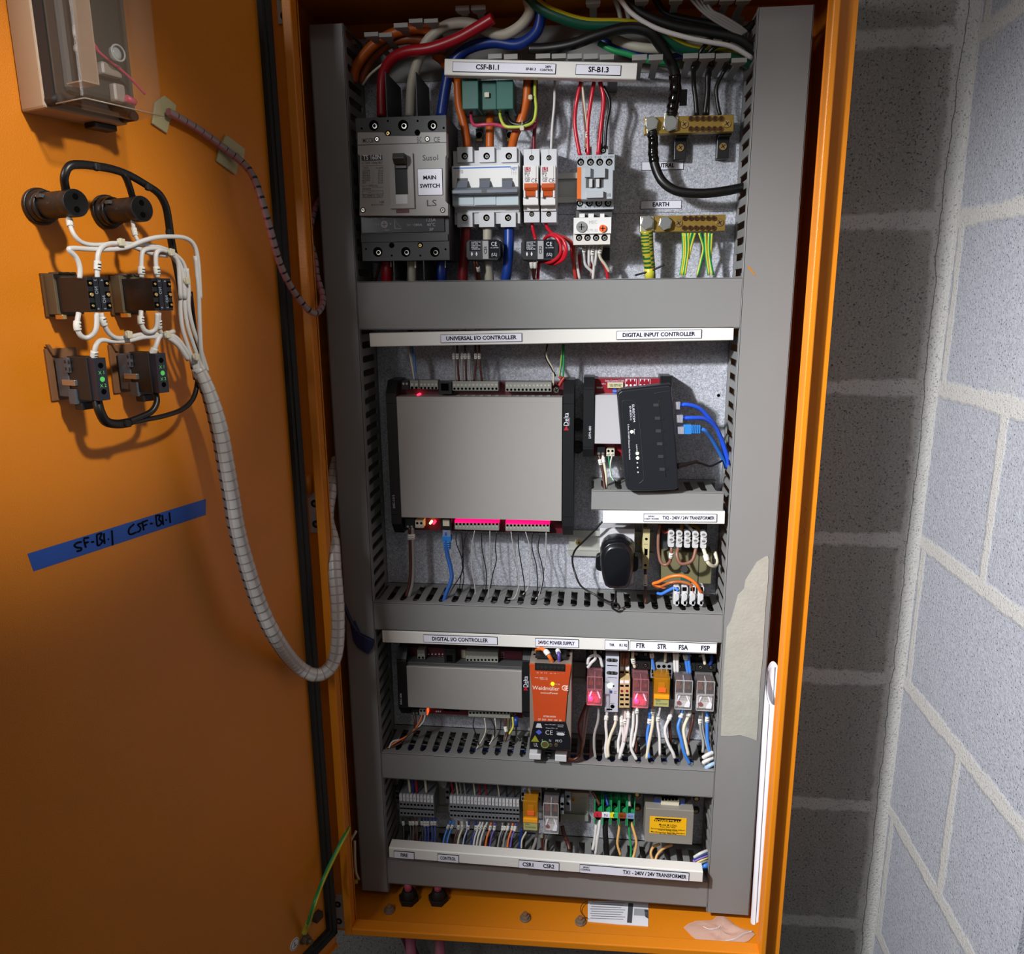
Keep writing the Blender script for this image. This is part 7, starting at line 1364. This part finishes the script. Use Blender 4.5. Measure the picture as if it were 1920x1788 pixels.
DWi('white wire into the upper right of the left contact block', 'PL', [(760, 1290, 54), (760, 1170, 54), (770, 1040, 54), (830, 960, 52), (950, 940, 50), (1100, 965, 48), (1300, 1040, 47), (1460, 1060, 48)], 2.1, WIREW, group=g1, marks=(.1,))
DWi('white wire into the upper left of the right contact block', 'PL', [(1205, 1280, 50), (1200, 1130, 50), (1215, 1020, 50), (1290, 990, 50), (1400, 1000, 50), (1500, 1050, 50), (1570, 1150, 50), (1590, 1493, 50)], 2.1, WIREW, group=g1, marks=(.04,))
DWi('white wire into the upper right of the right contact block', 'PL', [(1365, 1280, 54), (1345, 1130, 54), (1355, 1030, 54), (1420, 1010, 52), (1540, 1080, 50), (1610, 1230, 50), (1635, 1493, 50)], 2.1, WIREW, group=g1, marks=(.04,))
for i, x in enumerate((1470, 1510, 1545)):
    DWi(f'{("left", "middle", "right")[i]} of three white wires descending in the tied bundle', 'SW', [(x-20, 120, 48), (x, 300, 48), (x-8+i*4, 500, 48), (x+10+i*15, 700, 48), (x+60+i*20, 870, 47), (x+110+i*18, 1010, 46), (x+140+i*22, 1130, 45)], 2.1, WIREW, group='tied white bundle on the door')
DWi('white jumper loop under the left contact block', 'SW', [(460, 560, 50), (445, 680, 52), (470, 770, 52), (530, 805, 52), (600, 770, 54), (635, 700, 56), (638, 560, 56)], 2.1, WIREW, group=g1, marks=(.12,))
DWi('white wire leaving the lower right of the left contact block', 'SW', [(680, 560, 56), (705, 660, 56), (760, 760, 54), (840, 808, 52), (950, 800, 50), (1100, 770, 48), (1250, 770, 48), (1400, 790, 48), (1500, 900, 48), (1590, 1060, 46)], 2.1, WIREW, group=g1, marks=(.05,))
DWi('white jumper loop under the right contact block', 'SW', [(1075, 540, 50), (1075, 650, 52), (1110, 730, 52), (1170, 748, 52), (1225, 700, 54), (1235, 560, 56)], 2.1, WIREW, group=g1, marks=(.1,))
DWi('white wire leaving the lower right of the right contact block', 'SW', [(1255, 560, 56), (1255, 700, 52), (1290, 770, 50), (1370, 800, 49), (1450, 860, 48), (1560, 1010, 46)], 1.8, WIREW, group=g1, marks=(.1,))
DWi('white wire from the left lamp block', 'SW', [(605, 1040, 46), (625, 900, 50), (680, 830, 50), (800, 840, 50), (940, 835, 50), (1100, 800, 49), (1250, 790, 49), (1400, 740, 48)], 2.1, WIREW, group=g1, marks=(.04,))
DWi('white wire from the right lamp block', 'SW', [(1180, 990, 46), (1215, 900, 50), (1260, 790, 50), (1330, 800, 49), (1440, 880, 48), (1540, 1020, 46)], 2.3, WIREW, group=g1, marks=(.05,))
DWi('black wire pair from the left pilot lamp arching right and down to the lamp blocks', 'PL', [(448, 415, 42), (430, 280, 48), (480, 170, 50), (600, 152, 50), (760, 170, 50), (920, 200, 50), (1080, 258, 50), (1240, 350, 50), (1370, 440, 50), (1440, 560, 48), (1470, 700, 46), (1490, 850, 44), (1515, 1000, 42), (1560, 1200, 42), (1610, 1493, 42)], 3.4, BCAB, cat='cable', name='black_lead', group='black leads on the door')
DWi('black wire from the right pilot lamp joining the black pair', 'PL', [(1110, 470, 42), (1080, 370, 46), (1050, 290, 50), (1020, 240, 50)], 3.0, BCAB, cat='cable', name='black_lead', group='black leads on the door')
DWi('black wire emerging low behind the white bundle and curving to the tie', 'SW', [(1560, 350, 40), (1600, 700, 38), (1640, 1000, 36), (1632, 1230, 38), (1590, 1400, 42), (1480, 1510, 44), (1300, 1575, 46), (1100, 1615, 46), (960, 1645, 46)], 2.4, BCAB, cat='cable', name='black_lead', group='black leads on the door')
DWi('thick black pair under the left lamp block', 'SW', [(640, 1420, 46), (670, 1530, 48), (730, 1630, 48), (840, 1655, 47), (960, 1640, 46)], 4.2, BCAB, cat='cable', name='black_lead', group='black leads on the door')
DWi('black wire under the right lamp block', 'SW', [(1220, 1340, 46), (1230, 1440, 48), (1180, 1530, 48), (1060, 1590, 47), (940, 1635, 46)], 2.8, BCAB, cat='cable', name='black_lead', group='black leads on the door')
for zn, x, y, h, l in (('PL', 995, 930, 52, 'cream cable tie near the top centre of the door wiring'), ('PL', 1495, 1030, 54, 'cream cable tie at the bend of the white bundle'), ('PL', 1650, 1315, 52, 'cream cable tie beside the right contact block'), ('SW', 950, 775, 56, 'cream cable tie below the left contact block'), ('SW', 1335, 775, 56, 'cream cable tie between contact and lamp blocks'), ('SW', 1615, 995, 52, 'cream cable tie just above the spiral wrap')):
    tie(zn, x, y, h, l, 5.0, fr=F_DOOR, P_=DP, group='cream cable tie heads')
for zn, x, y, h, l in (('PL', 750, 175, 52, 'black cable tie on the arching black wires'), ('PL', 1265, 375, 52, 'black cable tie on the bend of the black wires'), ('PL', 1475, 830, 48, 'black cable tie above the white wires'), ('SW', 935, 1650, 50, 'black cable tie under the lamp blocks')):
    tie(zn, x, y, h, l, 4.6, fr=F_DOOR, P_=DP, m=BLACKM, group='black cable tie heads')
# earth strap from the door
a, c = DP('EB', 520, 1615, 0)
mb = MB(F_DOOR); mb.cyl((a, c), 'b', 8, 0, 2, 0, 24); mb.cyl((a, c), 'b', 6.4, 2, 9, 0, 6); mb.cyl((a, c), 'b', 3.4, 9, 15, 0, 16); tag(build('earth_stud', mb, mat('rusty_steel', '#6A5A48', .5, .5), bev=.4), 'rusty earth stud with nut low on the orange door', 'earth stud')
es = wire('green and yellow earth strap from the door stud up into the cabinet', [DW('EB', 548, 1500, 8), DW('EB', 575, 1440, 14), DW('EB', 640, 1230, 30), P3('EB', 720, 1010, 200), P3('EB', 820, 790, 186), P3('EB', 920, 590, 172), P3('EB', 990, 460, 150), P3('EB', 1008, 415, 134), P3('EB', 990, 480, 118), P3('EB', 975, 640, 105), P3('EB', 982, 900, 100)], 3.1, None, mats=GS, stripe=(1, (0, 1, 2, 7)), name='earth_strap', cat='earth strap')
mb = MB(); mb.tube([DW('EB', 525, 1560, 6), DW('EB', 545, 1500, 8), DW('EB', 562, 1450, 12)], 4.2, 0, 10, rfun=lambda t: 1-.25*t); build('yellow_sleeve', mb, mat('sleeve_yellow', '#A89E28', .5), es)
for i, q in enumerate((((1092, 450, 95), (1030, 560, 100), (1000, 660, 100), (1015, 790, 98), (1070, 890, 92)), ((1075, 560, 92), (1078, 760, 94), (1090, 900, 94), (1118, 975, 90)), ((985, 880, 100), (1020, 930, 98), (1060, 985, 92)))):
    W(f'{WORDS[i]} from left of the white wires in the gap at the lower left of the cabinet' if 0 else f'{("curved", "upright", "short")[i]} white wire in the gap at the lower left of the cabinet', 'EB', q, 1.9, CREAM, group='white wires in the lower left gap')
mb = MB(); mb.tube([P3('EB', x, y, 92) for x, y in ((990, 985), (1035, 1005), (1100, 998))], 3, 0, 8, rfun=lambda t: .7+t*.5); mb.tube([P3('EB', x, y, 92) for x, y in ((1035, 1000), (1010, 1040))], 2.4, 0, 8)
tag(build('crimp_lug', mb, mat('lug_yellow', '#B0A428', .5)), 'yellow crimp lugs in the gap at the lower left of the cabinet', 'crimp lug')
# taped wire end on the left trunking
W('dark wire stub reaching from the harness over the narrow trunking', 'HR', [(735, 1310, 120), (765, 1390, 98), (790, 1450, 90), (815, 1490, 88)], 2.6, mat('navy_tape', '#161C44', .5))
mb = MB(); mb.prism([P('HR', x, y, 84) for x, y in ((785, 1455), (805, 1440), (830, 1500), (895, 1530), (893, 1565), (870, 1597), (820, 1565), (800, 1530))], 81, 87); tag(build('tape_flag', mb, G('navy_tape'), bev=1), 'flag of dark blue tape on the narrow left trunking', 'tape')
# torn paper on the right trunking
rp = [(318, 97), (308, 98), (270, 122), (262, 135), (222, 200), (216, 236), (190, 262), (172, 330), (160, 372), (142, 402), (136, 500), (128, 600), (125, 700), (120, 790), (117, 860), (150, 862), (200, 858), (235, 868), (270, 881), (276, 800), (284, 640), (296, 520), (306, 330), (318, 200), (321, 110)]
PM = mat('torn_paper', '#A3A197', .8, noise=.12, nscale=70, bump=.4, bscale=250)
mb = MB(); mb.prism([P('RP', x, y, 80.8) for x, y in rp], 80.1, 80.7, 0)
tag(build('paper_remnant', mb, PM), 'torn strip of old label paper stuck on the wide right trunking', 'paper')
mb = MB(); mb.prism([(P3('R8' if 0 else 'PX', x, y, 80.3)[0], P3('PX', x, y, 80.3)[2]) for x, y in ((1401.5, 498.5), (1406, 499), (1409, 504), (1418, 516), (1416, 517), (1405, 506))], 80.1, 80.25, 0); build('rust_mark', mb, mat('rust_stain', '#B07828', .7), vcov)
# rolled drawing
a_t = P('RP', 337, 700, 118)[0]; a_b = P('RP', 283, 1560, 118)[0]; ct_, cb_ = P('RP', 337, 655, 125)[1], P('RP', 285, 1625, 118)[1]
pr = []; pin = []
for i in range(40): t = i/39*2*math.pi*1.45+2.2; r = 10.5-2.6*i/39; pr.append((r*math.cos(t), r*math.sin(t)*1.1))
for i in range(39, -1, -1): t = i/39*2*math.pi*1.45+2.2; r = 10.5-2.6*i/39-.45; pin.append((r*math.cos(t), r*math.sin(t)*1.1))
ring = pr+pin; mb = MB(); vs = []; n = len(ring)
cuts = 10
for k in range(cuts+1):
    f = k/cuts
    for (x, y) in ring: vs.append((a_b+(a_t-a_b)*f+x, 118+y, cb_+(ct_-cb_)*f+((-.9*(x+10)*0+ (y-4)*-2.6-10) if k == cuts else 0)+((x*1.2) if k == 0 else 0)))
fs = [(k*n+i, k*n+(i+1) % n, (k+1)*n+(i+1) % n, (k+1)*n+i) for k in range(cuts) for i in range(n)]
mb.add(vs, fs, 0, True); tag(build('rolled_drawing', mb, PAPER), 'white rolled-up drawing tucked between the right trunking and the cabinet side', 'paper roll')
# ================================================================ cabinet floor
def fl(zn, x, y, up=0):
    a, b = PZ(zn, x, y, -904+up); c = zfl(a); a, b = PZ(zn, x, y, c+up); return a, b, c+up
for l, x, y in (('left', 400, 1480), ('right', 745, 1480)):
    a, b, c = fl('FT', x, y, 4); b -= 6
    t = thing('cable_gland', f'{l} of two black cable glands with pink cable in the cabinet floor', 'cable gland', 'black cable glands')
    mb = MB(); mb.cyl((a, b), 'c', 15.5, c-4, c+5, 0, 6); mb.cyl((a, b), 'c', 12.5, c+5, c+16, 0, 20, 8.5); build('gland_nut', mb, BLACKM, t, bev=.6)
    mb = MB(); mb.cyl((a, b), 'c', 6, c+12, c+32, 0, 16); build('pink_sheath', mb, mat('conduit_pink', '#B0506A', .5), t)
    mb = MB()
    for k in range(5): mb.tube([(a-4+k*2, b, c+30), (a-4.5+k*2.3, b, c+48)], .9, 0, 6)
    build('wire_ends', mb, GREYW, t)
for l, x, y in (('left', 240, 186), ('middle', 796, 218), ('right', 1022, 234)):
    a, b, c = fl('BM', x, y, 2); mb = MB(); mb.cyl((a, b), 'c', 8.2, c-2, c+1, 0, 24); mb.cyl((a, b), 'c', 7, c+1, c+5, 0, 6, 6.4); mb.cyl((a, b), 'c', 3.4, c+5, c+9, 1, 16)
    tag(build('floor_bolt', mb, [mat('worn_bolt', '#8A8072', .45, .5), mat('bolt_tip', '#A07850', .45, .5)], bev=.4), f'{l} of three bolt heads in the cabinet floor', 'bolt', 'bolts in the cabinet floor')
lf = []
for x, y in ((1052, 150), (1300, 150), (1299, 253), (1180, 245), (1052, 233)): a, b, c = fl('BM', x, y, 1); lf.append((a, b))
mb = MB(); n = len(lf); mb.add([(a, b, zfl(a)+.3) for a, b in lf]+[(a, b, zfl(a)+1.2) for a, b in lf], [tuple(range(n)), tuple(range(n, 2*n))]+[(i, (i+1) % n, n+(i+1) % n, n+i) for i in range(n)])
le = tag(build('leaflet', mb, PAPER), 'printed instruction leaflet lying on the cabinet floor', 'leaflet')
mb = MB()
def fq(pts, m):
    v = [];
    for x, y in pts: a, b, c = fl('BM', x, y, 1.4); v.append((a, b, c))
    mb.add(v, [tuple(range(len(v)))], m)
for k in range(8): y = 152+k*9.5; fq([(1066-(k % 2)*4, y), (1205-(k % 3)*8, y+5), (1205-(k % 3)*8, y+7.5), (1066-(k % 2)*4, y+2.5)], 0)
fq([(1218, 158), (1238, 159), (1232, 240), (1212, 238)], 1); fq([(1242, 180), (1297, 183), (1297, 212), (1240, 208)], 2); fq([(1283, 185), (1299, 186), (1299, 222), (1286, 214)], 1)
build('printed_text', mb, [mat('print_soft', '#6A6C74', .6), mat('print_darkgrey', '#44464C', .6), mat('print_midgrey', '#9A9CA2', .6)], le)
# plastic bag
bag = [(10, 1490), (60, 1450), (150, 1415), (250, 1412), (330, 1410), (380, 1362), (460, 1360), (510, 1400), (580, 1455), (680, 1510), (775, 1530), (808, 1568), (740, 1640), (660, 1668), (560, 1678), (470, 1692), (360, 1722), (290, 1715), (200, 1665), (100, 1590)]
bp_ = [fl('R6', x, y, 2) for x, y in bag]; ca_ = sum(p[0] for p in bp_)/len(bp_); cb2 = sum(p[1] for p in bp_)/len(bp_); n = len(bp_); vs = []; fs = []; rnd = random.Random(3)
for k, f in enumerate((1, .8, .6, .4, .2)):
    for i, (a, b, c) in enumerate(bp_):
        vs.append((ca_+(a-ca_)*f, cb2+(b-cb2)*f, zfl(ca_+(a-ca_)*f)+1.2+(rnd.random()*5 if k else rnd.random()*1.5)))
vs.append((ca_, cb2, zfl(ca_)+7))
for k in range(4):
    for i in range(n): fs.append((k*n+i, k*n+(i+1) % n, (k+1)*n+(i+1) % n, (k+1)*n+i))
for i in range(n): fs.append((4*n+i, 4*n+(i+1) % n, 5*n))
mb = MB(); mb.add(vs, fs, 0, True)
bg = tag(build('plastic_bag', mb, mat('bag_film', '#DCD0CC', .15, alpha=.45)), 'crumpled clear plastic bag lying at the right of the cabinet floor', 'plastic bag')
mb = MB(); mb.tube([(fl('R6', x, y, 4)) for x, y in ((200, 1665), (360, 1650), (560, 1625), (680, 1560), (775, 1532))], .8, 0, 6); mb.tube([(fl('R6', x, y, 5)) for x, y in ((230, 1480), (300, 1510), (400, 1490), (430, 1460))], .6, 0, 6); build('zip_seal', mb, mat('bag_seal', '#E8E0E0', .2, alpha=.8), bg)
W('hair-thin brown wire curling by the leaflet on the cabinet floor', 'BM', [(1050, 150, 60), (1028, 165, 70), (1022, 190, 80), (1040, 215, 90), (1050, 218, 96)], .5, BROWNW)
# pink conduits below the cabinet
for l, x in (('left', 400), ('right', 745)):
    a, b, c = fl('FT', x, 1480, 4); b -= 6; mb = MB(); mb.cyl((a, b), 'c', 8, -1590, zfl(a)-5, 0, 20); tag(build('conduit', mb, mat('conduit_dusty', '#A2566A', .55)), f'{l} pink conduit running down below the cabinet', 'conduit', 'pink conduits')
mb = MB(); mb.tube([(-330, 40, -930), (-300, 10, -1050), (-240, 0, -1300), (-240, 0, -1590)], 9, 0, 14); tag(build('conduit', mb, mat('conduit_maroon', '#6A2A38', .55)), 'maroon conduit slanting behind the lower cabinet hinge', 'conduit', 'pink conduits')
# ================================================================ put each thing's origin at its base
bpy.context.view_layer.update()
for o in [o for o in COL.objects if o.parent is None]:
    if o.type == 'EMPTY':
        pts = []
        def rec(x, off):
            for ch in [k for k in COL.objects if k.parent == x]:
                if ch.type == 'MESH': pts.extend([Vector(v)+off+ch.location for v in ch.bound_box])
                rec(ch, off+ch.location)
        rec(o, o.location.copy())
        if not pts: continue
        c = Vector(((min(p.x for p in pts)+max(p.x for p in pts))/2, max(p.y for p in pts), min(p.z for p in pts)))
        dlt = c-o.location; o.location = c
        for ch in o.children: ch.location -= dlt
    elif o.type == 'MESH' and o.data.users == 1:
        me = o.data; bb = [Vector(v) for v in o.bound_box]
        c = Vector((sum(p.x for p in bb)/8, max(p.y for p in bb), min(p.z for p in bb)))
        me.transform(Matrix.Translation(-c)); o.location += c
        for ch in o.children: ch.location -= c
